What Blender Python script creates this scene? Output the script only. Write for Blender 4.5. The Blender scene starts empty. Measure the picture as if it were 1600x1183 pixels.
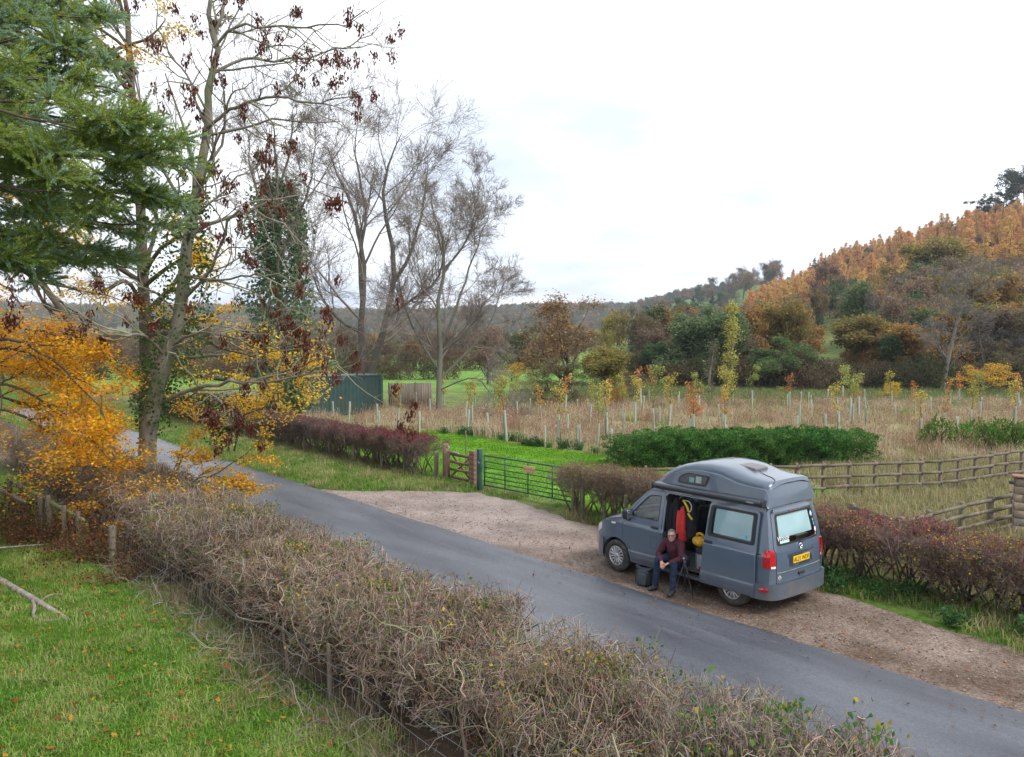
import bpy, bmesh, math, random
import numpy as np
from mathutils import Vector, Matrix
from mathutils.geometry import tessellate_polygon
random.seed(5)
RG = np.random.default_rng(11)
SC = bpy.context.scene
COL = SC.collection
rad = math.radians

# ------------------------------------------------------------------ camera
cam_d = bpy.data.cameras.new('camera')
cam_d.sensor_width = 36; cam_d.lens = 28.8
cam_d.clip_start = .1; cam_d.clip_end = 9000
cam = bpy.data.objects.new('camera', cam_d); COL.objects.link(cam)
cam.location = (0, 0, 5.15); cam.rotation_euler = (rad(90 - 2.93), 0, 0)
SC.camera = cam

# ------------------------------------------------------------------ sky, sun, exposure
SUN_EL, SUN_AZ = 48, 118          # elevation, compass azimuth measured from +Y towards +X
W = bpy.data.worlds.new('World'); SC.world = W; W.use_nodes = True
nt = W.node_tree; nt.nodes.clear()
def nd(tree, typ, **kw):
    n = tree.nodes.new(typ)
    for k, v in kw.items(): setattr(n, k, v)
    return n
wo = nd(nt, 'ShaderNodeOutputWorld'); bg = nd(nt, 'ShaderNodeBackground'); bg.inputs[1].default_value = .1
sky = nd(nt, 'ShaderNodeTexSky', sky_type='NISHITA', sun_disc=False)
sky.sun_elevation = rad(SUN_EL); sky.sun_rotation = rad(SUN_AZ); sky.dust_density = 3
tc = nd(nt, 'ShaderNodeTexCoord'); sep = nd(nt, 'ShaderNodeSeparateXYZ')
nt.links.new(tc.outputs['Generated'], sep.inputs[0])
mx = nd(nt, 'ShaderNodeMath', operation='MAXIMUM'); mx.inputs[1].default_value = 0
nt.links.new(sep.outputs[2], mx.inputs[0])
ad = nd(nt, 'ShaderNodeMath', operation='ADD'); ad.inputs[1].default_value = .16
nt.links.new(mx.outputs[0], ad.inputs[0])
dv = nd(nt, 'ShaderNodeVectorMath', operation='DIVIDE')
cb = nd(nt, 'ShaderNodeCombineXYZ')
for i in range(3): nt.links.new(ad.outputs[0], cb.inputs[i])
nt.links.new(tc.outputs['Generated'], dv.inputs[0]); nt.links.new(cb.outputs[0], dv.inputs[1])
ns = nd(nt, 'ShaderNodeTexNoise'); ns.inputs['Scale'].default_value = .95; ns.inputs['Detail'].default_value = 5; ns.inputs['Roughness'].default_value = .52
nt.links.new(dv.outputs[0], ns.inputs['Vector'])
cr = nd(nt, 'ShaderNodeValToRGB')
e = cr.color_ramp.elements
e[0].position = .33; e[0].color = (.345, .39, .465, 1); e[1].position = .64; e[1].color = (.68, .695, .72, 1)
nt.links.new(ns.outputs[0], cr.inputs[0])
sm = nd(nt, 'ShaderNodeVectorMath', operation='SCALE'); sm.inputs['Scale'].default_value = 10.0
nt.links.new(cr.outputs[0], sm.inputs[0])
mxc = nd(nt, 'ShaderNodeMix', data_type='RGBA'); mxc.inputs[0].default_value = .93
nt.links.new(sky.outputs[0], mxc.inputs[6]); nt.links.new(sm.outputs[0], mxc.inputs[7])
nt.links.new(mxc.outputs[2], bg.inputs[0]); nt.links.new(bg.outputs[0], wo.inputs[0])

sun_d = bpy.data.lights.new('sun', 'SUN'); sun_d.energy = 1.5; sun_d.angle = rad(25); sun_d.color = (1, .975, .94)
sun = bpy.data.objects.new('sun', sun_d); COL.objects.link(sun)
sdir = Vector((math.sin(rad(SUN_AZ)) * math.cos(rad(SUN_EL)), math.cos(rad(SUN_AZ)) * math.cos(rad(SUN_EL)), math.sin(rad(SUN_EL))))
sun.rotation_euler = (-sdir).to_track_quat('-Z', 'Y').to_euler(); sun.location = (0, 0, 60)
SC.view_settings.view_transform = 'Standard'; SC.view_settings.look = 'None'
SC.view_settings.exposure = 1.27; SC.view_settings.gamma = 1; SC.view_settings.use_curve_mapping = False
SC.render.engine = 'CYCLES'
SC.cycles.max_bounces = 5; SC.cycles.diffuse_bounces = 3; SC.cycles.glossy_bounces = 3
SC.cycles.transmission_bounces = 4; SC.cycles.transparent_max_bounces = 6; SC.cycles.volume_bounces = 0
SC.cycles.use_denoising = True
SC.cycles.use_adaptive_sampling = True; SC.cycles.adaptive_threshold = .015
SC.cycles.caustics_reflective = False; SC.cycles.caustics_refractive = False

# ------------------------------------------------------------------ frames of reference
TH = rad(129.4)
U2 = np.array([math.cos(TH), math.sin(TH)]); N2 = np.array([math.sin(TH), -math.cos(TH)])
def rd(s, n, z=0.0):                 # along the road, across the road (away from the camera), up
    return (s * U2[0] + n * N2[0], s * U2[1] + n * N2[1], z)
def sn(X, Y): return X * U2[0] + Y * U2[1], X * N2[0] + Y * N2[1]
def sstep(a, b, x):
    t = np.clip((x - a) / (b - a), 0, 1); return t * t * (3 - 2 * t)
def az(px, Y): return (px - 800) / 1280 * Y      # metres to the right at distance Y
def el(py, Y): return 5.15 + (526 - py) / 1280 * Y
def terrain(X, Y):
    X = np.asarray(X, float); Y = np.asarray(Y, float)
    fx = np.interp(X, [40, 60, 80, 125, 160, 190, 250, 400, 3000], [0, 2.5, 8, 19, 35, 45, 56, 64, 70])
    h1 = fx * sstep(84, 190, Y)
    h2 = 47 * sstep(800, 1500, Y + .15 * np.abs(X)) * (1 + .1 * np.sin(X / 210) + .06 * np.sin(X / 83 + 1))
    s, n = sn(X, Y)
    near = .05 * np.sin(X * .7 + 1) * np.sin(Y * .6) * sstep(0, 2, np.maximum(np.abs(n - 12.3) - 4.6, 0))
    near = near + .35 * sstep(40, 75, Y) * np.sin(X / 23) * np.sin(Y / 17)
    return np.maximum(h1, h2) + near
def tz(X, Y): return float(terrain(X, Y))

# ------------------------------------------------------------------ mesh helpers
def unit(v): return v / np.maximum(np.linalg.norm(v, axis=-1, keepdims=True), 1e-9)
class Bag:
    def __init__(s): s.V = []; s.Q = []; s.T = []; s.C = []; s.n = 0
    def add(s, V, Q=None, T=None, col=(1, 1, 1)):
        V = np.asarray(V, float).reshape(-1, 3)
        s.V.append(V)
        if Q is not None and len(Q): s.Q.append(np.asarray(Q, int) + s.n)
        if T is not None and len(T): s.T.append(np.asarray(T, int) + s.n)
        c = np.asarray(col, float)
        s.C.append(np.broadcast_to(c, (len(V), 3)) if c.ndim == 1 else c)
        s.n += len(V); return s
    def mesh(s, name, mat, smooth=False):
        me = bpy.data.meshes.new(name)
        V = np.concatenate(s.V) if s.V else np.zeros((0, 3))
        Q = np.concatenate(s.Q) if s.Q else np.zeros((0, 4), int)
        T = np.concatenate(s.T) if s.T else np.zeros((0, 3), int)
        me.vertices.add(len(V)); me.vertices.foreach_set('co', V.astype('f').ravel())
        nl = 4 * len(Q) + 3 * len(T)
        me.loops.add(nl); me.loops.foreach_set('vertex_index', np.concatenate([Q.ravel(), T.ravel()]).astype('i'))
        me.polygons.add(len(Q) + len(T))
        st = np.concatenate([np.arange(len(Q)) * 4, 4 * len(Q) + np.arange(len(T)) * 3]).astype('i')
        me.polygons.foreach_set('loop_start', st)
        if smooth: me.polygons.foreach_set('use_smooth', np.ones(len(Q) + len(T), bool))
        ca = me.color_attributes.new('Col', 'FLOAT_COLOR', 'POINT')
        C = np.concatenate(s.C) if s.C else np.zeros((0, 3))
        ca.data.foreach_set('color', np.hstack([C, np.ones((len(C), 1))]).astype('f').ravel())
        me.update(calc_edges=True)
        if mat: me.materials.append(mat)
        return me
def link(name, me, parent=None, loc=(0, 0, 0), rz=0.0, sc=None):
    o = bpy.data.objects.new(name, me); COL.objects.link(o)
    o.location = loc; o.rotation_euler = (0, 0, rz)
    if sc is not None: o.scale = sc if hasattr(sc, '__len__') else (sc, sc, sc)
    if parent: o.parent = parent
    return o
def tag(o, label=None, cat=None, group=None, kind=None):
    if label: o['label'] = label
    if cat: o['category'] = cat
    if group: o['group'] = group
    if kind: o['kind'] = kind
    return o
def empty(name, loc, rz=0.0, label=None, cat=None, group=None, sc=None):
    o = bpy.data.objects.new(name, None); COL.objects.link(o)
    o.location = loc; o.rotation_euler = (0, 0, rz); o.empty_display_size = .2
    if sc is not None: o.scale = (sc, sc, sc) if not hasattr(sc, '__len__') else sc
    return tag(o, label, cat, group)
BOXQ = np.array([[0, 3, 2, 1], [4, 5, 6, 7], [0, 1, 5, 4], [1, 2, 6, 5], [2, 3, 7, 6], [3, 0, 4, 7]])
def boxV(a, b):
    x0, y0, z0 = a; x1, y1, z1 = b
    return np.array([[x0, y0, z0], [x1, y0, z0], [x1, y1, z0], [x0, y1, z0], [x0, y0, z1], [x1, y0, z1], [x1, y1, z1], [x0, y1, z1]])
def beam(bag, p, q, w, h, col=(1, 1, 1), jit=0):
    """box running from p to q, w across, h high"""
    p = np.array(p, float); q = np.array(q, float); d = q - p; L = np.linalg.norm(d); d = d / L
    side = np.cross(d, (0, 0, 1)); 
    if np.linalg.norm(side) < 1e-3: side = np.array([1., 0, 0])
    side = side / np.linalg.norm(side); up = np.cross(side, d)
    V = []
    for e in (p, q):
        for a, b in ((-1, -1), (1, -1), (1, 1), (-1, 1)):
            V.append(e + side * a * w / 2 + up * b * h / 2)
    V = np.array(V) + (RG.normal(0, jit, (8, 3)) if jit else 0)
    bag.add(V, [[0, 3, 2, 1], [4, 5, 6, 7], [0, 1, 5, 4], [1, 2, 6, 5], [2, 3, 7, 6], [3, 0, 4, 7]], col=col)
def tubes(bag, P, R, k=4, col=(1, 1, 1), cap=False):
    P = np.asarray(P, float); R = np.asarray(R, float)
    if P.ndim == 2: P = P[None]; R = R[None]
    B, n, _ = P.shape
    t = unit(np.gradient(P, axis=1)); m = unit(P[:, -1] - P[:, 0])
    ref = np.where(np.abs(m[:, 2:3]) > .8, np.array([[1., .1, 0]]), np.array([[0, .1, 1.]]))[:, None, :]
    a = unit(np.cross(t, ref)); b = np.cross(t, a)
    an = np.arange(k) * 2 * np.pi / k
    V = P[:, :, None] + R[:, :, None, None] * (np.cos(an)[:, None] * a[:, :, None] + np.sin(an)[:, None] * b[:, :, None])
    base = (np.arange(B) * n * k)[:, None, None] + (np.arange(n - 1) * k)[None, :, None]
    j = np.arange(k)[None, None, :]; j2 = (j + 1) % k
    Q = np.stack([base + j, base + j2, base + k + j2, base + k + j], -1).reshape(-1, 4)
    c = np.asarray(col, float)
    if c.ndim == 2: c = np.repeat(c, n * k, axis=0)
    T = None
    if cap and k > 3:
        T = []
        for bi in range(B):
            o = bi * n * k
            for q in range(1, k - 1): T += [[o, o + q + 1, o + q], [o + (n - 1) * k, o + (n - 1) * k + q, o + (n - 1) * k + q + 1]]
    bag.add(V, Q, T, col=c)
def leaves(bag, P, size, col, wid=.55, flat=0.0, dirs=None):
    """a folded rhombus for every leaf"""
    N = len(P); size = np.broadcast_to(np.asarray(size, float), (N,))
    d = unit(RG.normal(size=(N, 3))) if dirs is None else unit(dirs)
    if flat: d = unit(d * np.array([1, 1, 1 - flat]))
    r = unit(np.cross(d, RG.normal(size=(N, 3)) + np.array([0, 0, flat * 3])))
    if flat: r = unit(r * np.array([1, 1, 1 - flat]))
    nn = np.cross(d, r)
    s = size[:, None]
    V = np.stack([P - d * s * .5, P + r * s * wid * .5 + nn * s * .08, P + d * s * .5, P - r * s * wid * .5 + nn * s * .08], 1).reshape(-1, 3)
    Q = np.arange(N * 4).reshape(N, 4)
    col = np.asarray(col, float)
    if col.ndim == 2: col = np.repeat(col, 4, axis=0)
    bag.add(V, Q, col=col)
def pal(cols, N, jit=.12):
    """random pick from a palette with a little brightness spread"""
    cols = np.array(cols, float); w = cols[:, 3] if cols.shape[1] > 3 else np.ones(len(cols))
    i = RG.choice(len(cols), N, p=w / w.sum())
    return np.clip(cols[i, :3] * RG.normal(1, jit, (N, 1)) * RG.normal(1, jit * .4, (N, 3)), .003, 1)
def grow(p0, d0, L, n, wander, trop=(0, 0, 0)):
    B = len(p0); P = np.empty((B, n, 3)); P[:, 0] = p0; d = unit(np.asarray(d0, float)); trop = np.asarray(trop, float)
    for i in range(1, n):
        d = unit(d + RG.normal(0, wander, (B, 3)) + trop)
        P[:, i] = P[:, i - 1] + d * (np.asarray(L) / (n - 1))[:, None]
    return P
def spawn(P, R, L, k, t, ang, lr, rr, fall=.5):
    B, n, _ = P.shape
    tt = RG.uniform(t[0], t[1], (B, k)); f = tt * (n - 1); i = np.minimum(f.astype(int), n - 2); w = (f - i)[..., None]
    b = np.arange(B)[:, None]
    p = P[b, i] * (1 - w) + P[b, i + 1] * w; tan = unit(P[b, i + 1] - P[b, i])
    r = R[b, i] * (1 - w[..., 0]) + R[b, i + 1] * w[..., 0]
    perp = RG.normal(size=p.shape); perp -= (perp * tan).sum(-1, keepdims=True) * tan; perp = unit(perp)
    a = RG.uniform(ang[0], ang[1], (B, k))[..., None]
    d = np.cos(a) * tan + np.sin(a) * perp
    Lc = np.asarray(L)[:, None] * RG.uniform(lr[0], lr[1], (B, k)) * (1 - fall * tt)
    return p.reshape(-1, 3), d.reshape(-1, 3), Lc.ravel(), (r * rr).ravel()
def taper(r0, n, end=.25, pw=.9):
    u = np.linspace(0, 1, n)[None, :]
    return np.asarray(r0)[:, None] * ((1 - u) ** pw * (1 - end) + end)
def branches(bag, P, R, L, levels, col, rmin=.002):
    """grows the levels below a set of limbs into bag; returns the last level"""
    for lv in levels:
        p, d, L, r = spawn(P, R, L, lv['k'], lv.get('t', (.25, 1)), lv.get('ang', (.5, 1.0)), lv.get('lr', (.4, .7)), lv.get('rr', .6), lv.get('fall', .5))
        n = lv.get('n', 4)
        P = grow(p, d, L, n, lv.get('w', .18), lv.get('trop', (0, 0, .05)))
        R = np.maximum(taper(r, n, lv.get('end', .3)), rmin)
        tubes(bag, P, R, lv.get('sides', 3), col=np.clip(np.asarray(lv.get('col', col))[None, :3] * RG.normal(1, .15, (len(P), 1)), 0, 1))
    return P, R, L
def copy_tree(root, loc, rz=0.0, sc=1.0, label=None):
    r = root.copy(); COL.objects.link(r); r.location = loc; r.rotation_euler = (0, 0, rz)
    r.scale = sc if hasattr(sc, '__len__') else (sc, sc, sc)
    if label: r['label'] = label
    for ch in root.children:
        c = ch.copy(); COL.objects.link(c); c.parent = r
        for g in ch.children:
            q = g.copy(); COL.objects.link(q); q.parent = c
    return r

# ------------------------------------------------------------------ materials
MATS = {}
def principled(name):
    m = bpy.data.materials.new(name); m.use_nodes = True
    return m, m.node_tree, m.node_tree.nodes['Principled BSDF']
def mat(name, col, rough=.6, metal=0.0, var=.15, scale=8.0, bump=0.0, coat=0.0, spec=.5, bscale=None, dirt=None, stretch=None):
    if name in MATS: return MATS[name]
    m, t, b = principled(name)
    b.inputs['Roughness'].default_value = rough; b.inputs['Metallic'].default_value = metal
    b.inputs['Coat Weight'].default_value = coat; b.inputs['Specular IOR Level'].default_value = spec
    tc = nd(t, 'ShaderNodeTexCoord'); mp = nd(t, 'ShaderNodeMapping')
    if stretch: mp.inputs['Scale'].default_value = stretch
    t.links.new(tc.outputs['Object'], mp.inputs[0])
    nz = nd(t, 'ShaderNodeTexNoise'); nz.inputs['Scale'].default_value = scale; nz.inputs['Detail'].default_value = 5
    t.links.new(mp.outputs[0], nz.inputs['Vector'])
    r = nd(t, 'ShaderNodeValToRGB'); e = r.color_ramp.elements
    c = np.array(col)
    e[0].position = .3; e[0].color = (*np.clip(c * (1 - var), 0, 1), 1); e[1].position = .7; e[1].color = (*np.clip(c * (1 + var), 0, 1), 1)
    t.links.new(nz.outputs[0], r.inputs[0]); last = r.outputs[0]
    if dirt:
        n2 = nd(t, 'ShaderNodeTexNoise'); n2.inputs['Scale'].default_value = scale * .35; n2.inputs['Detail'].default_value = 8
        t.links.new(mp.outputs[0], n2.inputs['Vector'])
        r2 = nd(t, 'ShaderNodeValToRGB'); r2.color_ramp.elements[0].position = .48; r2.color_ramp.elements[1].position = .68
        t.links.new(n2.outputs[0], r2.inputs[0])
        mx = nd(t, 'ShaderNodeMix', data_type='RGBA'); mx.inputs[7].default_value = (*dirt, 1)
        t.links.new(r2.outputs[0], mx.inputs[0]); t.links.new(last, mx.inputs[6]); last = mx.outputs[2]
    t.links.new(last, b.inputs['Base Color'])
    if bump:
        bp = nd(t, 'ShaderNodeBump'); bp.inputs['Strength'].default_value = bump; bp.inputs['Distance'].default_value = .02
        n3 = nd(t, 'ShaderNodeTexNoise'); n3.inputs['Scale'].default_value = bscale or scale * 4; n3.inputs['Detail'].default_value = 6
        t.links.new(mp.outputs[0], n3.inputs['Vector']); t.links.new(n3.outputs[0], bp.inputs['Height']); t.links.new(bp.outputs[0], b.inputs['Normal'])
    MATS[name] = m; return m
def veg(name, trans=.3, rand=.18, rough=.7, hue=.02):
    """colour from the mesh's own Col attribute, a little different on every plant; lets light through when trans > 0"""
    if name in MATS: return MATS[name]
    m = bpy.data.materials.new(name); m.use_nodes = True; t = m.node_tree; t.nodes.clear()
    o = nd(t, 'ShaderNodeOutputMaterial'); at = nd(t, 'ShaderNodeAttribute', attribute_name='Col')
    oi = nd(t, 'ShaderNodeObjectInfo'); hs = nd(t, 'ShaderNodeHueSaturation')
    m1 = nd(t, 'ShaderNodeMapRange'); m1.inputs[3].default_value = 1 - rand; m1.inputs[4].default_value = 1 + rand
    m2 = nd(t, 'ShaderNodeMapRange'); m2.inputs[3].default_value = .5 - hue; m2.inputs[4].default_value = .5 + hue
    wn = nd(t, 'ShaderNodeTexWhiteNoise', noise_dimensions='1D')
    t.links.new(oi.outputs['Random'], m1.inputs[0]); t.links.new(oi.outputs['Random'], wn.inputs['W']); t.links.new(wn.outputs[0], m2.inputs[0])
    t.links.new(m1.outputs[0], hs.inputs['Value']); t.links.new(m2.outputs[0], hs.inputs['Hue']); t.links.new(at.outputs[0], hs.inputs['Color'])
    if trans <= 0:
        b = nd(t, 'ShaderNodeBsdfPrincipled'); b.inputs['Roughness'].default_value = rough; b.inputs['Specular IOR Level'].default_value = .2
        t.links.new(hs.outputs[0], b.inputs['Base Color']); t.links.new(b.outputs[0], o.inputs[0])
    else:
        b = nd(t, 'ShaderNodeBsdfDiffuse'); tr = nd(t, 'ShaderNodeBsdfTranslucent'); ms = nd(t, 'ShaderNodeMixShader'); ms.inputs[0].default_value = trans
        t.links.new(hs.outputs[0], b.inputs[0]); t.links.new(hs.outputs[0], tr.inputs[0])
        t.links.new(b.outputs[0], ms.inputs[1]); t.links.new(tr.outputs[0], ms.inputs[2]); t.links.new(ms.outputs[0], o.inputs[0])
    MATS[name] = m; return m
LEAF = veg('leaf', .48); WOODV = veg('bark', 0, .12, .85, .01); GRASS = veg('grass_blade', .3, .12); NEEDLE = veg('needles', .3, .1)

def scatter(name, pts, rot, scl, idx, protos, label, cat=None, kind='stuff', parent=None, tilt=None):
    """one object whose points carry copies of a few small meshes"""
    me = bpy.data.meshes.new(name); N = len(pts)
    me.vertices.add(N); me.vertices.foreach_set('co', np.asarray(pts, 'f').ravel())
    a = me.attributes.new('rot', 'FLOAT_VECTOR', 'POINT')
    rv = np.asarray(rot, 'f')
    if rv.ndim == 1: rv = np.stack([np.zeros(N), np.zeros(N), rv], 1)
    a.data.foreach_set('vector', rv.astype('f').ravel())
    a = me.attributes.new('scl', 'FLOAT', 'POINT'); a.data.foreach_set('value', np.asarray(scl, 'f'))
    a = me.attributes.new('pick', 'INT', 'POINT'); a.data.foreach_set('value', np.asarray(idx, 'i'))
    me.update()
    o = link(name, me, parent); tag(o, label, cat, None, kind)
    g = bpy.data.node_groups.new(name, 'GeometryNodeTree')
    g.interface.new_socket('Geometry', in_out='INPUT', socket_type='NodeSocketGeometry'); g.interface.new_socket('Geometry', in_out='OUTPUT', socket_type='NodeSocketGeometry')
    gi = nd(g, 'NodeGroupInput'); go = nd(g, 'NodeGroupOutput'); ip = nd(g, 'GeometryNodeInstanceOnPoints'); jo = nd(g, 'GeometryNodeJoinGeometry')
    for p in protos:
        oi = nd(g, 'GeometryNodeObjectInfo'); oi.inputs[0].default_value = p; oi.inputs['As Instance'].default_value = True
        g.links.new(oi.outputs['Geometry'], jo.inputs[0])
    def attr(n, ty):
        q = nd(g, 'GeometryNodeInputNamedAttribute', data_type=ty); q.inputs[0].default_value = n; return q.outputs[0]
    g.links.new(gi.outputs[0], ip.inputs['Points']); g.links.new(jo.outputs[0], ip.inputs['Instance'])
    ip.inputs['Pick Instance'].default_value = True
    g.links.new(attr('pick', 'INT'), ip.inputs['Instance Index']); g.links.new(attr('rot', 'FLOAT_VECTOR'), ip.inputs['Rotation']); g.links.new(attr('scl', 'FLOAT'), ip.inputs['Scale'])
    g.links.new(ip.outputs[0], go.inputs[0])
    md = o.modifiers.new('scatter', 'NODES'); md.node_group = g
    return o
def proto(me): return bpy.data.objects.new(me.name, me)
# ================================================================== the ground
def lin(r, g, b):
    f = lambda c: ((c / 255 + .055) / 1.055) ** 2.4 if c > 10 else c / 255 / 12.92
    return (f(r), f(g), f(b))
def noise2(X, Y, sc, seed=0):
    rs = np.random.default_rng(seed); v = 0
    for k in range(5):
        a = rs.uniform(0, 6.28); fq = sc * (1.5 ** k); ph = rs.uniform(0, 6.28, 2)
        v = v + np.sin((X * np.cos(a) + Y * np.sin(a)) * fq + ph[0]) * np.sin((Y * np.cos(a) - X * np.sin(a)) * fq + ph[1]) / (1.25 ** k)
    return v / 2
C_LAWN = np.array([.085, .15, .022]); C_DRY = np.array([.27, .20, .115]); C_MOWN = np.array([.12, .255, .022])
C_SOIL = np.array([.085, .062, .042]); C_ROUGH = np.array([.135, .165, .055]); C_PAST = np.array([.13, .235, .045])
def mown_mask(X, Y):
    s, n = sn(X, Y); w = .5 * noise2(X, Y, .5, 3)
    m = sstep(17.0, 17.5, n) * (1 - sstep(25.0 + w, 25.8 + w, n)) * sstep(13.5, 15, s + w) * (1 - sstep(36, 39, s + w))
    p1 = np.exp(-((Y - (47.5 - .30 * (X - 11) )) / 1.1) ** 2) * sstep(7, 9, X) * (1 - sstep(17, 20, X))       # mown ways through the planting
    p2 = np.exp(-((Y - 55 - .05 * (X - 20)) / 1.3) ** 2) * sstep(12, 15, X) * (1 - sstep(32, 36, X))
    p3 = np.exp(-((Y - 36.5 - .12 * (X - 17)) / 1.2) ** 2) * sstep(16.5, 18, X)
    return np.clip(np.maximum.reduce([m, p1, p2, p3]), 0, 1)
def meadow_mask(X, Y):
    s, n = sn(X, Y)
    w = 1.5 * noise2(X, Y, .12, 4)
    m = sstep(25.0, 26.0, n) * (1 - sstep(60, 68, Y + w * 2)) * sstep(-9, -6, X + .25 * (Y - 45)) * (1 - sstep(55, 59, Y + w) * (1 - sstep(1, 8, X)))
    m2 = sstep(18, 19.5, n) * sstep(37, 39, s) * (1 - sstep(49, 51, Y))
    return np.clip(np.maximum(m, m2) * (1 - mown_mask(X, Y)), 0, 1)
def paddock_mask(X, Y):
    s, n = sn(X, Y)
    return sstep(17.3, 17.8, n) * (1 - sstep(13.5, 15, s)) * (1 - sstep(24.5, 26, Y - .22 * np.maximum(X - 12, 0) * 1.3))
def ground_col(X, Y):
    s, n = sn(X, Y); v = noise2(X, Y, .35, 1)[..., None]; v2 = noise2(X, Y, 1.3, 2)[..., None]
    c = np.broadcast_to(C_ROUGH, X.shape + (3,)).copy()
    def mixin(m, col): 
        nonlocal c
        c = c * (1 - m[..., None]) + np.asarray(col) * m[..., None]
    far = sstep(62, 90, Y); mixin(far * sstep(-60, 5, -np.abs(X + 25) + 40), C_PAST)
    st = (np.sin(Y * .045 + X * .01) > .1).astype(float) * sstep(160, 200, Y)
    mixin(st * .6, (.20, .21, .09)); mixin(sstep(250, 500, Y) * .5, (.12, .15, .07))
    mixin(sstep(60, 100, X) * sstep(120, 170, Y), (.10, .16, .045))
    mixin(meadow_mask(X, Y), (.25, .225, .11))
    mixin(paddock_mask(X, Y), (.19, .17, .085))
    mixin(mown_mask(X, Y), C_MOWN)
    mixin((n < 5.4).astype(float) * (Y < 60), C_LAWN * .75)
    mixin(sstep(4.7, 5.1, n) * (1 - sstep(7.8, 8.3, n)), C_SOIL)
    mixin(sstep(8.0, 8.4, n) * (1 - sstep(15.4, 15.8, n)) * (Y < 110), C_LAWN * .8)
    mixin(sstep(15.6, 16, n) * (1 - sstep(17, 17.4, n)) * (Y < 90), C_SOIL * 1.2)
    mixin(sstep(16, 16.2, n) * (1 - sstep(17.2, 17.5, n)) * sstep(16.8, 17.2, s) * (1 - sstep(23.8, 24.4, s)), (.13, .17, .045))
    return np.clip(c * (1 + .18 * v + .12 * v2), .005, 1)
def axis(lo, hi, step, end, gr=1.09):
    a = [np.arange(lo, hi, step)]
    x = hi; d = step
    while x < end: d *= gr; x += d; a.append([x])
    return np.concatenate(a)
gx = axis(-34, 44, .5, 4200); gx = np.concatenate([-axis(34, 34.01, .5, 4200)[::-1][:-1], gx])
gy = np.concatenate([[-300, -120, -60, -30, -15, -8], axis(-4, 88, .5, 6000)])
GX, GY = np.meshgrid(gx, gy); GZ = terrain(GX, GY)
nx, ny = len(gx), len(gy)
ii = (np.arange(ny - 1)[:, None] * nx + np.arange(nx - 1)[None, :])
b = Bag(); b.add(np.stack([GX, GY, GZ], -1), np.stack([ii, ii + 1, ii + nx + 1, ii + nx], -1).reshape(-1, 4), col=ground_col(GX, GY).reshape(-1, 3))
def ground_mat():
    m = bpy.data.materials.new('turf'); m.use_nodes = True; t = m.node_tree; bs = t.nodes['Principled BSDF']
    bs.inputs['Roughness'].default_value = .95; bs.inputs['Specular IOR Level'].default_value = .1
    at = nd(t, 'ShaderNodeAttribute', attribute_name='Col'); ge = nd(t, 'ShaderNodeNewGeometry')
    acc = None
    cols = at.outputs[0]
    for sc_, lo, hi in ((.7, .75, 1.25), (7, .7, 1.3), (60, .65, 1.35)):
        n = nd(t, 'ShaderNodeTexNoise'); n.inputs['Scale'].default_value = sc_; n.inputs['Detail'].default_value = 4
        mr = nd(t, 'ShaderNodeMapRange'); mr.inputs[1].default_value = .3; mr.inputs[2].default_value = .7; mr.inputs[3].default_value = lo; mr.inputs[4].default_value = hi
        vm = nd(t, 'ShaderNodeVectorMath', operation='SCALE')
        t.links.new(ge.outputs['Position'], n.inputs['Vector']); t.links.new(n.outputs[0], mr.inputs[0]); t.links.new(cols, vm.inputs[0]); t.links.new(mr.outputs[0], vm.inputs['Scale']); cols = vm.outputs[0]
        acc = n
    t.links.new(cols, bs.inputs['Base Color'])
    bp = nd(t, 'ShaderNodeBump'); bp.inputs['Strength'].default_value = .6; bp.inputs['Distance'].default_value = .05
    t.links.new(acc.outputs[0], bp.inputs['Height']); t.links.new(bp.outputs[0], bs.inputs['Normal'])
    return m
tag(link('ground', b.mesh('ground', ground_mat(), True)), 'grass, meadow and valley floor rising to the wooded hill', kind='structure')

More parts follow.
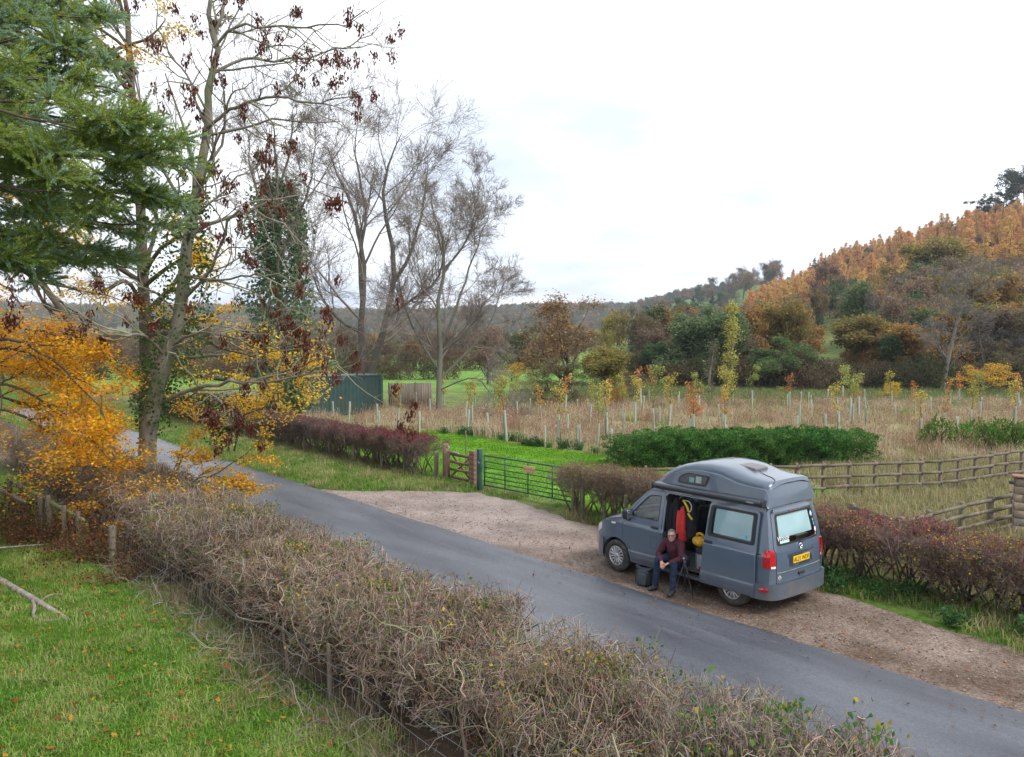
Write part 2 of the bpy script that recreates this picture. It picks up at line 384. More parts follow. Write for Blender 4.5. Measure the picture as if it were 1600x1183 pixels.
# ------------------------------------------------------------------ road and lay-by (built in road coordinates: x along, y = -across)
def strip(name, s, n0, n1, z, material, label, m=9):
    t = np.linspace(0, 1, m)[None, :]
    S = np.repeat(s[:, None], m, 1); Nn = n0[:, None] * (1 - t) + n1[:, None] * t
    Z = np.broadcast_to(z(S, Nn, t), S.shape)
    i = (np.arange(len(s) - 1)[:, None] * m + np.arange(m - 1)[None, :])
    b = Bag(); b.add(np.stack([S, -Nn, Z], -1), np.stack([i, i + m, i + m + 1, i + 1], -1).reshape(-1, 4)[:, ::-1])
    me = b.mesh(name, material, True)
    # upward faces
    o = link(name, me, rz=TH); me.flip_normals() if me.polygons[0].normal.z < 0 else None
    return tag(o, label, kind='structure')
def asphalt():
    m, t, b = principled('asphalt')
    tc = nd(t, 'ShaderNodeTexCoord')
    def noise(sc_, stretch, det=6, ro=.6):
        mp = nd(t, 'ShaderNodeMapping'); mp.inputs['Scale'].default_value = stretch
        n = nd(t, 'ShaderNodeTexNoise'); n.inputs['Scale'].default_value = sc_; n.inputs['Detail'].default_value = det; n.inputs['Roughness'].default_value = ro
        t.links.new(tc.outputs['Object'], mp.inputs[0]); t.links.new(mp.outputs[0], n.inputs['Vector']); return n.outputs[0]
    def ramp(src, p0, c0, p1, c1):
        r = nd(t, 'ShaderNodeValToRGB'); e = r.color_ramp.elements; e[0].position = p0; e[0].color = (*c0, 1); e[1].position = p1; e[1].color = (*c1, 1)
        t.links.new(src, r.inputs[0]); return r.outputs[0]
    mid = ramp(noise(24, (1, 1, 1), 3, .7), .3, (.72, .72, .73), .7, (1.3, 1.3, 1.29))
    base = ramp(noise(1.1, (.22, 1, 1), 5, .55), .36, (.048, .052, .063), .66, (.094, .10, .115))
    fine = ramp(noise(62, (1, 1, 1), 4, .85), .28, (.38, .38, .40), .72, (1.62, 1.62, 1.62))
    mu = nd(t, 'ShaderNodeMix', data_type='RGBA', blend_type='MULTIPLY'); mu.inputs[0].default_value = 1
    mm_ = nd(t, 'ShaderNodeMix', data_type='RGBA', blend_type='MULTIPLY'); mm_.inputs[0].default_value = 1; t.links.new(base, mm_.inputs[6]); t.links.new(mid, mm_.inputs[7])
    t.links.new(mm_.outputs[2], mu.inputs[6]); t.links.new(fine, mu.inputs[7])
    wear = ramp(noise(3.2, (.12, 1.2, 1), 8, .65), .56, (0, 0, 0), .75, (1, 1, 1))
    m2 = nd(t, 'ShaderNodeMix', data_type='RGBA'); m2.inputs[7].default_value = (.145, .15, .17, 1)
    wf = nd(t, 'ShaderNodeMath', operation='MULTIPLY'); wf.inputs[1].default_value = .55
    t.links.new(wear, wf.inputs[0]); t.links.new(wf.outputs[0], m2.inputs[0]); t.links.new(mu.outputs[2], m2.inputs[6]); t.links.new(m2.outputs[2], b.inputs['Base Color'])
    b.inputs['Roughness'].default_value = .42; b.inputs['Specular IOR Level'].default_value = .5
    bp = nd(t, 'ShaderNodeBump'); bp.inputs['Strength'].default_value = .25; bp.inputs['Distance'].default_value = .008
    t.links.new(noise(150, (1, 1, 1), 3, .8), bp.inputs['Height']); t.links.new(bp.outputs[0], b.inputs['Normal'])
    return m
def gravel():
    m, t, b = principled('gravel')
    tc = nd(t, 'ShaderNodeTexCoord')
    def noise(sc_, det, ro=.6):
        n = nd(t, 'ShaderNodeTexNoise'); n.inputs['Scale'].default_value = sc_; n.inputs['Detail'].default_value = det; n.inputs['Roughness'].default_value = ro
        t.links.new(tc.outputs['Object'], n.inputs['Vector']); return n.outputs[0]
    r = nd(t, 'ShaderNodeValToRGB'); e = r.color_ramp.elements
    e[0].position = .36; e[0].color = (.105, .074, .053, 1); e[1].position = .66; e[1].color = (.235, .185, .155, 1)
    t.links.new(noise(.75, 9, .62), r.inputs[0])
    vo = nd(t, 'ShaderNodeTexVoronoi'); vo.inputs['Scale'].default_value = 38; t.links.new(tc.outputs['Object'], vo.inputs['Vector'])
    r2 = nd(t, 'ShaderNodeValToRGB'); e = r2.color_ramp.elements; e[0].position = .05; e[0].color = (.6, .58, .56, 1); e[1].position = .95; e[1].color = (1.45, 1.42, 1.4, 1)
    sp = nd(t, 'ShaderNodeSeparateColor'); t.links.new(vo.outputs['Color'], sp.inputs[0]); t.links.new(sp.outputs[0], r2.inputs[0])
    mu = nd(t, 'ShaderNodeMix', data_type='RGBA', blend_type='MULTIPLY'); mu.inputs[0].default_value = 1
    t.links.new(r.outputs[0], mu.inputs[6]); t.links.new(r2.outputs[0], mu.inputs[7])
    r3 = nd(t, 'ShaderNodeValToRGB'); e = r3.color_ramp.elements; e[0].position = .56; e[0].color = (0, 0, 0, 1); e[1].position = .68; e[1].color = (.75, .75, .75, 1)
    t.links.new(noise(5.5, 8, .75), r3.inputs[0])
    sx = nd(t, 'ShaderNodeSeparateXYZ'); t.links.new(tc.outputs['Object'], sx.inputs[0])     # worn paler stone in front of the gates
    mr = nd(t, 'ShaderNodeMapRange'); mr.inputs[1].default_value = 12.5; mr.inputs[2].default_value = 17; mr.inputs[3].default_value = 0; mr.inputs[4].default_value = .42
    t.links.new(sx.outputs[0], mr.inputs[0]); pm_ = nd(t, 'ShaderNodeMath', operation='MULTIPLY'); t.links.new(mr.outputs[0], pm_.inputs[0]); t.links.new(noise(1.6, 6, .6), pm_.inputs[1])
    pale = nd(t, 'ShaderNodeMix', data_type='RGBA'); pale.inputs[7].default_value = (.62, .55, .53, 1); t.links.new(pm_.outputs[0], pale.inputs[0]); t.links.new(mu.outputs[2], pale.inputs[6]); mu = pale
    m2 = nd(t, 'ShaderNodeMix', data_type='RGBA'); m2.inputs[7].default_value = (.075, .052, .036, 1)
    t.links.new(r3.outputs[0], m2.inputs[0]); t.links.new(mu.outputs[2], m2.inputs[6]); t.links.new(m2.outputs[2], b.inputs['Base Color'])
    b.inputs['Roughness'].default_value = .85; b.inputs['Specular IOR Level'].default_value = .2
    bp = nd(t, 'ShaderNodeBump'); bp.inputs['Strength'].default_value = .8; bp.inputs['Distance'].default_value = .02
    t.links.new(vo.outputs['Distance'], bp.inputs['Height']); t.links.new(bp.outputs[0], b.inputs['Normal'])
    return m
ss = np.arange(-30, 130, .2)
wob = lambda s, k, a: a * (np.sin(s * 1.3 + k) + .6 * np.sin(s * 3.1 + 2 * k) + .4 * np.sin(s * 7.7 + k)) / 2 + RG.normal(0, a * .25, len(s))
strip('road', ss, 8.72 + wob(ss, 1, .05), 12.33 + wob(ss, 4, .05), lambda S, Nn, t: .022 + .045 * (1 - (2 * t - 1) ** 2), asphalt(), 'narrow grey tarmac lane between the hedges')
sl = np.arange(-30, 25.4, .2)
nf = np.interp(sl, [-30, 2, 5, 8.3, 12, 16.3, 19, 21.3, 22.2, 23.3, 24.4, 25.4], [14.2, 14.5, 14.75, 15.25, 15.45, 15.75, 16.1, 16.15, 15.5, 14.3, 12.9, 12.35])
strip('layby', sl, np.full(len(sl), 12.1), nf + wob(sl, 2, .14), lambda S, Nn, t: .012 + .012 * np.sin(S * 2.1) * np.sin(Nn * 3.3) * (t > 0.1) * (t < .9), gravel(), 'pale gravel lay-by beside the lane', 14)

# ------------------------------------------------------------------ grass
def blades(bag, P, h, w, lean, col, seg=2):
    N = len(P); a = RG.uniform(0, 2 * np.pi, N); d = np.stack([np.cos(a), np.sin(a), np.zeros(N)], 1); sd = np.stack([-np.sin(a), np.cos(a), np.zeros(N)], 1)
    h = np.asarray(h)[:, None]; w = np.broadcast_to(np.asarray(w, float), (N,))[:, None]; le = np.abs(RG.normal(0, lean, (N, 1)))
    up = np.array([0, 0, 1.])
    V = np.stack([P - sd * w / 2, P + sd * w / 2, P + up * h * .55 + d * h * le * .3 + sd * w * .4, P + up * h * .55 + d * h * le * .3 - sd * w * .4, P + up * h * np.maximum(1 - le * .4, .3) + d * h * le], 1)
    i = np.arange(N)[:, None] * 5
    c = np.repeat(col, 5, 0).reshape(N, 5, 3).copy(); c = c.reshape(-1, 3)
    bag.add(V, np.hstack([i, i + 1, i + 2, i + 3]), np.hstack([i + 3, i + 2, i + 4]), col=c)
def patch(name, size, N, h, w, lean, palette, heads=None):
    bg_ = Bag(); P = np.zeros((N, 3)); P[:, :2] = RG.uniform(-size / 2, size / 2, (N, 2)) + RG.normal(0, size * .06, (N, 2))
    hh = RG.uniform(h[0], h[1], N) * RG.uniform(.7, 1, N)
    blades(bg_, P, hh, w, lean, pal(palette, N))
    if heads:
        k = heads['n']; j = RG.choice(N, k, replace=False)
        q = P[j] + np.array([0, 0, 1]) * hh[j][:, None] * RG.uniform(.85, 1.0, (k, 1)) + RG.normal(0, .03, (k, 3))
        leaves(bg_, q, RG.uniform(*heads['size'], k), pal(heads['pal'], k), .35, dirs=RG.normal(0, .4, (k, 3)) + np.array([0, 0, 1]))
    return proto(bg_.mesh(name, GRASS))
def jgrid(x0, x1, y0, y1, step):
    X, Y = np.meshgrid(np.arange(x0, x1, step), np.arange(y0, y1, step)); X = X.ravel(); Y = Y.ravel()
    return X + RG.uniform(-.5, .5, len(X)) * step, Y + RG.uniform(-.5, .5, len(X)) * step
def inview(X, Y, m=.1, ymin=3): return (Y > ymin) & (np.abs(X / np.maximum(Y, .1)) < .625 + m)
def sow(name, X, Y, protos, s0, s1, label, dz=0.0, cat=None):
    N = len(X); return scatter(name, np.stack([X, Y, terrain(X, Y) + dz], 1), RG.uniform(0, 6.28, N), RG.uniform(s0, s1, N), RG.integers(0, len(protos), N), protos, label, cat)
G1 = [(.12, .26, .03, 3), (.18, .32, .045, 3), (.085, .19, .025, 2.5), (.28, .34, .08, 1.0), (.36, .30, .15, .5)]
lawn_p = [patch('lawn_patch', .55, 420, (.04, .11), .007, .9, G1) for _ in range(3)] + [patch('lawn_patch', .5, 300, (.06, .16), .007, 1.0, [(.22, .33, .07, 3), (.34, .36, .12, 2), (.40, .34, .18, 1)]), patch('lawn_patch', .55, 380, (.03, .08), .007, .9, [(.09, .20, .028, 3), (.13, .25, .03, 2), (.16, .11, .06, .5)])]
X, Y = jgrid(-22, 4, 4, 30, .3); s, n = sn(X, Y); k = (n < 4.9 + .25 * noise2(X, Y, 2, 8)) & inview(X, Y, .2, 5) & (n > -6)
sow('lawn_grass', X[k], Y[k], lawn_p, .8, 1.5, 'bright green lawn grass in front of the bare hedge')
VG = [(.13, .27, .035, 3), (.09, .19, .03, 2), (.21, .32, .07, 2), (.36, .31, .16, 1.3)]
verge_p = [patch('verge_patch', .6, 170, (.08, .24), .011, .8, VG) for _ in range(3)] + [patch('verge_patch', .5, 110, (.12, .36), .010, .9, [(.34, .32, .14, 3), (.22, .28, .08, 2), (.42, .35, .2, 1)])]
X, Y = jgrid(-45, 16, 6, 62, .38); s, n = sn(X, Y)
nfar = np.interp(s, [-30, 2, 5, 8.3, 12, 16.3, 19, 21.3, 22.2, 23.3, 24.4, 25.4], [14.2, 14.5, 14.75, 15.25, 15.45, 15.75, 16.1, 16.15, 15.5, 14.3, 12.9, 12.35])
w = .22 * noise2(X, Y, 2.2, 5)
k = inview(X, Y, .15) & (((n > np.where(s < 25.4, nfar, 12.35) + .12 + w) & (n < 17.0)) | ((n > 8.0) & (n < 8.62 + w * .3))) & ~((s > 16.5) & (s < 22) & (n > 15.5) & (RG.random(len(s)) < .45))
sow('verge_grass', X[k], Y[k], verge_p, .7, 1.4, 'rough green verge grass along the lane')
MG = [(.13, .29, .022, 4), (.10, .23, .02, 2), (.18, .33, .035, 1)]
mown_p = [patch('mown_patch', 1.0, 260, (.03, .08), .016, .7, MG) for _ in range(3)]
X, Y = jgrid(-16, 34, 22, 60, .75); k = inview(X, Y) & (mown_mask(X, Y) > .5)
sow('mown_grass', X[k], Y[k], mown_p, .8, 1.3, 'bright mown grass strip behind the gates')
DG = [(.56, .46, .31, 4), (.64, .55, .39, 3), (.43, .33, .22, 2.5), (.30, .31, .13, 2.2), (.43, .30, .22, 1)]
HD = dict(n=45, size=(.07, .16), pal=[(.42, .30, .21, 2), (.30, .19, .13, 2), (.50, .41, .30, 1)])
dry_p = [patch('meadow_patch', 1.1, 170, (.35, .95), .016, .32, DG, HD) for _ in range(4)] + [patch('meadow_patch', 1.1, 170, (.2, .6), .017, .5, [(.28, .33, .10, 3), (.20, .27, .07, 2), (.45, .40, .22, 2)]), patch('meadow_patch', .9, 60, (.7, 1.3), .014, .2, [(.36, .23, .16, 2), (.28, .17, .12, 1)], dict(n=40, size=(.08, .18), pal=[(.30, .17, .12, 1), (.38, .24, .17, 1)]))]
X, Y = jgrid(-24, 62, 33, 78, .72); mm = meadow_mask(X, Y); k = inview(X, Y) & (mm > RG.uniform(.25, .6, len(X))) & (noise2(X, Y, .45, 12) > -.28)
sow('meadow_grass', X[k], Y[k], dry_p, .5, 1.05, 'tall straw coloured meadow grass around the planted saplings')
FG = [(.17, .22, .08, 3), (.28, .24, .14, 2), (.12, .19, .06, 3), (.24, .17, .11, 1)]
far_p = [patch('rough_patch', 2.0, 150, (.2, .55), .035, .4, FG) for _ in range(3)]
X, Y = jgrid(2, 64, 59, 92, 1.5); k = inview(X, Y)
sow('rough_pasture', X[k], Y[k], far_p, .8, 1.4, 'rough tussocky pasture below the wood')
PG = [(.38, .31, .19, 3), (.30, .27, .12, 3), (.16, .20, .06, 2), (.45, .38, .25, 1.5)]
pad_p = [patch('paddock_patch', .8, 170, (.2, .6), .014, .7, PG) for _ in range(3)]
X, Y = jgrid(2, 30, 14, 40, .5); pm = paddock_mask(X, Y); s, n = sn(X, Y)
k = inview(X, Y) & ((pm > .5) | ((n > 18) & (n < 40) & (Y < 33) & (X > 11) & (mown_mask(X, Y) < .5))) & ~((X > 11) & (Y < 20.5) & (n < 21))
sow('paddock_grass', X[k], Y[k], pad_p, .7, 1.3, 'tangled yellowed grass between the rail fences')
NETT = [(.06, .14, .05, 2), (.085, .18, .055, 2), (.13, .21, .08, 1)]
def herb(name):
    bg_ = Bag(); p = np.zeros((26, 3)); p[:, :2] = RG.normal(0, .16, (26, 2)); P = grow(p, RG.normal(0, .25, (26, 3)) + np.array([0, 0, 1]), RG.uniform(.25, .6, 26), 4, .12)
    tubes(bg_, P, taper(np.full(26, .006), 4), 3, col=(.06, .10, .03)); q = P[:, 1:].reshape(-1, 3); q = np.repeat(q, 5, 0) + RG.normal(0, .06, (len(q) * 5, 3))
    leaves(bg_, q, RG.uniform(.06, .13, len(q)), pal(NETT, len(q)), .6); return proto(bg_.mesh(name, LEAF))
herb_p = [herb('nettle') for _ in range(3)]
X = []; Y = []
for s_ in np.arange(14, 37, .28):                       # nettles along the edge of the mown strip
    if RG.random() < .6: q = rd(s_, 25.7 + RG.normal(0, .3)); X.append(q[0]); Y.append(q[1])
for s_ in np.arange(1, 9.5, .22):                       # and at the foot of the red hedge
    if RG.random() < .5: q = rd(s_, 15.75 + RG.normal(0, .28)); X.append(q[0]); Y.append(q[1])
sow('nettles', np.array(X), np.array(Y), herb_p, .4, .85, 'dark green nettles along the grass edges')
# fallen leaves
bl = Bag(); X = RG.uniform(-16, 2, 3200); Y = RG.uniform(7, 24, 3200); s, n = sn(X, Y); k = n < 4.9
P = np.stack([X[k], Y[k], terrain(X[k], Y[k]) + RG.uniform(.06, .10, k.sum())], 1)
leaves(bl, P, RG.uniform(.05, .12, len(P)), pal([(.45, .19, .04, 3), (.5, .30, .05, 2), (.33, .12, .04, 2)], len(P)), .65, .6)
s = RG.uniform(1, 34, 2400); n = 12.35 + np.abs(RG.normal(0, 1.4, 2400)) * RG.choice([1, 1, 1, 1, -.4], 2400); n = np.clip(n, 9, 15)
q = np.array([rd(a, c, .05 if c > 12.3 else .085) for a, c in zip(s, n)])
leaves(bl, q, RG.uniform(.03, .07, 2400), pal([(.34, .15, .05, 3), (.22, .11, .055, 4), (.42, .28, .08, 1), (.10, .06, .04, 2)], 2400), .65, .85)
tag(link('fallen_leaves', bl.mesh('fallen_leaves', LEAF)), 'orange and brown fallen leaves on lawn and lane edge', kind='stuff')
# loose stones on the lay-by
bs_ = Bag(); ico = np.array([[1, 0, 0], [-1, 0, 0], [0, 1, 0], [0, -1, 0], [0, 0, 1], [0, 0, -1]], float); icoT = np.array([[0, 2, 4], [2, 1, 4], [1, 3, 4], [3, 0, 4], [2, 0, 5], [1, 2, 5], [3, 1, 5], [0, 3, 5]])
for _ in range(1600):
    a = RG.uniform(1, 23); c = RG.uniform(12.4, 15.2); r = RG.uniform(.008, .028) * (1.5 if RG.random() < .05 else 1)
    bs_.add(ico * r * RG.uniform(.6, 1.3, (6, 3)) * np.array([1, 1, .6]) + np.array(rd(a, c, .022)), None, icoT, col=np.array([.30, .25, .22]) * RG.uniform(.4, 1.3))
tag(link('loose_stones', bs_.mesh('loose_stones', WOODV)), 'loose stones scattered over the gravel lay-by', kind='stuff')
# ================================================================== hedges
def hedge_meshes(name, Ln, Wd, Ht, nst, nbr, ntw, wood, twig, leafpal=None, nleaf=0, leafsize=(.03, .06), topleaf=None, ntop=0, flare=.1, twl=(.25, .5), gap=.0, r0=.022, topbias=0.0, rt=.0026, arcs=0, rag=.07, openlow=0.0):
    """a length of flailed hedge centred on the origin: upright stems, tangled branches, cut twigs, the last leaves"""
    out = {}; tw = list(twig) if hasattr(twig[0], '__len__') else [twig]
    def clampP(P, jit=.10):
        lim = Ht + noise2(P[..., 0] * 1.0, P[..., 1], 2.3, 6) * rag + RG.normal(0, jit * .5, P.shape[:-1])
        P[..., 2] = np.where(P[..., 2] > lim, lim - np.abs(RG.normal(0, jit, lim.shape)), P[..., 2]); P[..., 2] = np.maximum(P[..., 2], .02)
        wl = Wd / 2 * (1 - flare * (P[..., 2] / Ht - .5)) + RG.normal(0, jit * .6, lim.shape)
        P[..., 1] = np.clip(P[..., 1], -wl, wl)
    p = np.zeros((nst, 3)); p[:, 0] = RG.uniform(-Ln / 2, Ln / 2, nst); p[:, 1] = RG.normal(0, Wd * .2, nst).clip(-Wd * .38, Wd * .38)
    d = RG.normal(0, .35, (nst, 3)) + np.array([0, 0, 1.]); L = RG.uniform(.8, 1.15, nst) * Ht
    P = grow(p, d, L, 6, .22, (0, 0, .08)); clampP(P, .03); R = taper(RG.uniform(.5, 1.3, nst) * r0, 6, .35)
    b = Bag(); tubes(b, P, R, 5, col=pal([wood], nst, .2))
    tt = (.3, 1) if not topbias else (.3 + .3 * topbias, 1)
    p, d, L2, r = spawn(P, R, L, nbr, tt, (.5, 1.4), (.3, .75), .6, .3)
    P2 = grow(p, d, L2, 6, .32, (0, 0, .03)); clampP(P2); R2 = np.maximum(taper(r, 6, .35), .003)
    if openlow: k = (P2[:, :, 2].mean(1) > Ht * .52) | (RG.random(len(P2)) > openlow); P2, R2, L2 = P2[k], R2[k], L2[k]
    tubes(b, P2, R2, 4, col=pal(tw, len(P2), .22)); out['stems'] = b.mesh(name + '_stems', WOODV)
    b = Bag()
    p, d, L3, r = spawn(P2, R2, L2, ntw, (.15, 1), (.4, 1.5), (.45, .9), .7, .2)
    L3 = np.clip(L3, *twl); P3 = grow(p, d, L3, 4, .35, (0, 0, .05)); clampP(P3, .13); R3 = np.maximum(taper(r, 4, .55), rt)
    if openlow: k = (P3[:, :, 2].mean(1) > Ht * RG.uniform(.42, .62, len(P3))) | (RG.random(len(P3)) > openlow); P3, R3, L3 = P3[k], R3[k], L3[k]
    tubes(b, P3, R3, 3, col=pal(tw, len(P3), .25))
    # short spurs
    q = RG.choice(len(P3), len(P3) * 2); p, d, L4, r = spawn(P3[q], R3[q], L3[q], 1, (.3, 1), (.5, 1.4), (.25, .5), .8, 0)
    P4 = grow(p, d, np.clip(L4, .05, .2), 3, .3); tubes(b, P4, np.maximum(taper(r, 3, .7), rt * .85), 3, col=np.clip(pal(tw, len(P4), .3) * 1.2, 0, 1))
    if arcs:                                             # long bowed shoots over the outside
        p = np.zeros((arcs, 3)); p[:, 0] = RG.uniform(-Ln / 2, Ln / 2, arcs); p[:, 1] = RG.normal(0, Wd * .3, arcs).clip(-Wd * .5, Wd * .5); p[:, 2] = RG.uniform(.25, .95, arcs) * Ht
        d = RG.normal(0, .8, (arcs, 3)) + np.array([0, 0, .5]); d[:, 1] += np.sign(p[:, 1]) * .4
        PA = grow(p, d, RG.uniform(.4, 1.1, arcs), 8, .24, (0, 0, -.02)); clampP(PA, .12); RA = taper(RG.uniform(.006, .012, arcs), 8, .45); tubes(b, PA, RA, 4, col=pal([(.29, .235, .175, 2), (.21, .165, .13, 3), (.20, .19, .10, 1.5)], arcs, .2))
        p, d, LA, r = spawn(PA, RA, np.full(arcs, .7), 4, (.2, 1), (.5, 1.2), (.2, .5), .6, .2); PB = grow(p, d, LA, 4, .25, (0, 0, .08)); clampP(PB, .14); tubes(b, PB, np.maximum(taper(r, 4, .5), rt), 3, col=pal([(.29, .23, .175, 2), (.23, .15, .12, 1)], len(PB), .25))
    out['twigs'] = b.mesh(name + '_twigs', WOODV)
    if nleaf or ntop:
        b = Bag()
        src = np.concatenate([P3[:, 2:].reshape(-1, 3), P4[:, 1:].reshape(-1, 3)])
        if nleaf:
            # leaves hang on in clumps
            cc = src[RG.choice(len(src), max(nleaf // 28, 1))]; k = RG.choice(len(cc), nleaf)
            q = cc[k] + RG.normal(0, .10, (nleaf, 3)); q[:, 2] = np.clip(q[:, 2], .05, Ht + .05)
            leaves(b, q, RG.uniform(*leafsize, nleaf), pal(leafpal, nleaf), .65)
        if ntop:
            w = np.exp((src[:, 2] - Ht) * 9); w /= w.sum(); q = src[RG.choice(len(src), ntop, p=w)] + RG.normal(0, .025, (ntop, 3))
            leaves(b, q, RG.uniform(*leafsize, ntop), pal(topleaf, ntop), .6)
        out['leaves'] = b.mesh(name + '_leaves', LEAF)
    return out
def hedge(label, s0, s1, n0, step, kinds, jitter=.1, group=None, scz=lambda s: 1.0, n_of=None):
    """sections of hedge planted along the road from s0 to s1"""
    root = empty('hedge', rd((s0 + s1) / 2, n0), TH, label, 'hedge', group)
    s = s0 + step / 2; i = 0
    while s < s1:
        me = kinds[i % len(kinds)] if RG.random() < .6 else kinds[RG.integers(len(kinds))]
        nn = n0 if n_of is None else n_of(s)
        fl = RG.choice([0, math.pi]); sz = scz(s) * RG.uniform(.96, 1.05)
        for part, mesh in me.items():
            o = link(part, mesh, root, (s - (s0 + s1) / 2, -(nn - n0) + RG.normal(0, jitter * .3), 0), fl, (RG.uniform(.95, 1.08), RG.uniform(.95, 1.05), sz))
        s += step; i += 1
    return root
NT = [(.27, .205, .15, 3), (.23, .14, .105, 3), (.18, .14, .11, 2), (.34, .29, .235, 1.3), (.20, .19, .09, 1.2)]
YL = [(.50, .35, .05, 2), (.42, .20, .05, 1), (.25, .27, .05, 3), (.10, .18, .04, 4), (.06, .12, .035, 2)]
near_k = [hedge_meshes('bare_hedge', 1.8, 2.45, 1.36, 36, 6, 7, (.14, .115, .075), NT, YL, 1300, (.035, .07), flare=.25, twl=(.2, .62), r0=.026, rt=.0036, arcs=105, rag=.18) for _ in range(4)]
near_r = [hedge_meshes('bare_hedge', 1.8, 2.3, 1.36, 36, 6, 7, (.14, .115, .075), NT, [(.42, .03, .03, 3), (.45, .25, .03, 2), (.30, .07, .03, 1)], 420, (.03, .06), flare=.25, twl=(.2, .6), r0=.026, rt=.0036, arcs=105, rag=.18)]
near_g = [hedge_meshes('bare_hedge', 1.8, 2.2, 1.40, 40, 7, 7, (.17, .14, .10), (.31, .25, .20), [(.07, .16, .04, 3), (.12, .21, .05, 2), (.40, .30, .06, .5)], 1900, (.06, .10), flare=.25, twl=(.2, .6), r0=.026, rt=.0042)]
root = hedge('broad bare twiggy hedge with grey cut twigs beside the lawn', 1.2, 38, 6.3, 1.5, near_k + near_r, .25, n_of=lambda s: 6.3 + .16 * math.sin(s), scz=lambda s: 1 + .07 * math.sin(s * .9) + .05 * math.sin(s * 2.3))
# the green bramble at its end
g = empty('bramble_bush', rd(4.6, 6.7), TH, 'green leafed bramble growing through the bare hedge', 'bush')
for part, mesh in near_g[0].items(): link(part, mesh, g, (0, 0, 0), .4, (.75, .6, 1.12))
PUR = [(.20, .125, .115, 3), (.16, .12, .09, 2), (.25, .19, .15, 1)]
red_k = [hedge_meshes('red_hedge', 1.8, 1.15, 1.34, 26, 9, 15, (.09, .068, .05), PUR, [(.60, .42, .05, 3), (.36, .22, .05, 1), (.14, .20, .05, 4), (.24, .045, .03, 1)], 2200, (.03, .06), [(.24, .075, .075, 3), (.20, .11, .09, 3), (.33, .16, .08, 1)], 2300, flare=-.25, twl=(.12, .32), r0=.03, topbias=.8, openlow=.35) for _ in range(3)]
hedge('clipped purple red hedge beside the back of the camper van', .6, 9.6, 16.5, 1.5, red_k)
brn_k = [hedge_meshes('brown_hedge', 1.8, 1.15, 1.42, 26, 9, 15, (.12, .10, .065), (.20, .155, .115), [(.42, .27, .06, 3), (.34, .15, .05, 1), (.17, .21, .06, 3)], 2200, (.025, .05), [(.30, .14, .07, 2), (.20, .13, .07, 3)], 900, flare=-.1, twl=(.12, .32), r0=.028, topbias=.6, openlow=.35) for _ in range(2)]
hedge('brown clipped hedge between the metal gate and the camper van', 9.6, 17.3, 16.6, 1.5, brn_k)
hedge('clipped red tipped hedge end beside the wooden wicket gate', 25.3, 29.6, 16.55, 1.45, [hedge_meshes('wine_hedge', 1.8, 1.3, 1.42, 26, 9, 14, (.10, .08, .055), (.15, .11, .085), [(.20, .2, .05, 2), (.3, .25, .05, 1)], 300, (.025, .05), [(.25, .035, .05, 4), (.16, .06, .05, 2)], 4200, flare=-.2, twl=(.12, .3), r0=.03, topbias=.9, openlow=.5) for _ in range(2)])
hedge('long brown purple hedge along the far verge of the lane', 29.9, 62, 16.4, 1.5, [hedge_meshes('far_hedge', 1.8, 1.3, 1.36, 24, 9, 13, (.10, .075, .055), (.155, .11, .095), [(.3, .15, .05, 2), (.12, .16, .04, 2)], 500, (.03, .06), [(.19, .085, .075, 4), (.14, .08, .06, 2)], 2200, flare=-.1, twl=(.12, .3), r0=.028, topbias=.7, openlow=.4) for _ in range(2)])
# straw and dead stems at the foot of the hedges
foot_p = [patch('straw_patch', .6, 60, (.08, .42), .007, 1.0, [(.36, .28, .18, 3), (.25, .19, .11, 3), (.16, .20, .07, 2), (.30, .18, .10, 1)]) for _ in range(3)]
X = []; Y = []
for a, b_, n_, w_, dn in ((1.5, 30, 4.95, .3, .2), (.6, 9.5, 15.95, .2, .35), (10, 17.2, 16.0, .2, .3), (25.3, 50, 15.8, .25, .25), (1.5, 26, 7.7, .2, .3)):
    for s_ in np.arange(a, b_, dn): q = rd(s_, n_ + RG.normal(0, w_)); X.append(q[0]); Y.append(q[1])
sow('hedge_foot_straw', np.array(X), np.array(Y), foot_p, .6, 1.3, 'dry straw and dead stems along the hedge bottoms')
bt = Bag(); n_ = 900                                    # brushwood trodden out onto the lawn edge
q = np.array([rd(a, c, RG.uniform(.03, .12)) for a, c in zip(RG.uniform(1.5, 30, n_), 4.9 - np.abs(RG.normal(0, .28, n_)))])
P = grow(q, RG.normal(0, 1, (n_, 3)) * np.array([1, 1, .35]), RG.uniform(.2, .7, n_), 5, .28); P[..., 2] = np.maximum(P[..., 2], .02)
tubes(bt, P, taper(RG.uniform(.003, .009, n_), 5, .5), 3, col=pal([(.33, .28, .23, 2), (.24, .19, .15, 2), (.40, .36, .31, 1)], n_, .2))
tag(link('brushwood', bt.mesh('brushwood', WOODV)), 'dead twigs and brushwood along the lawn edge of the hedge', kind='stuff')
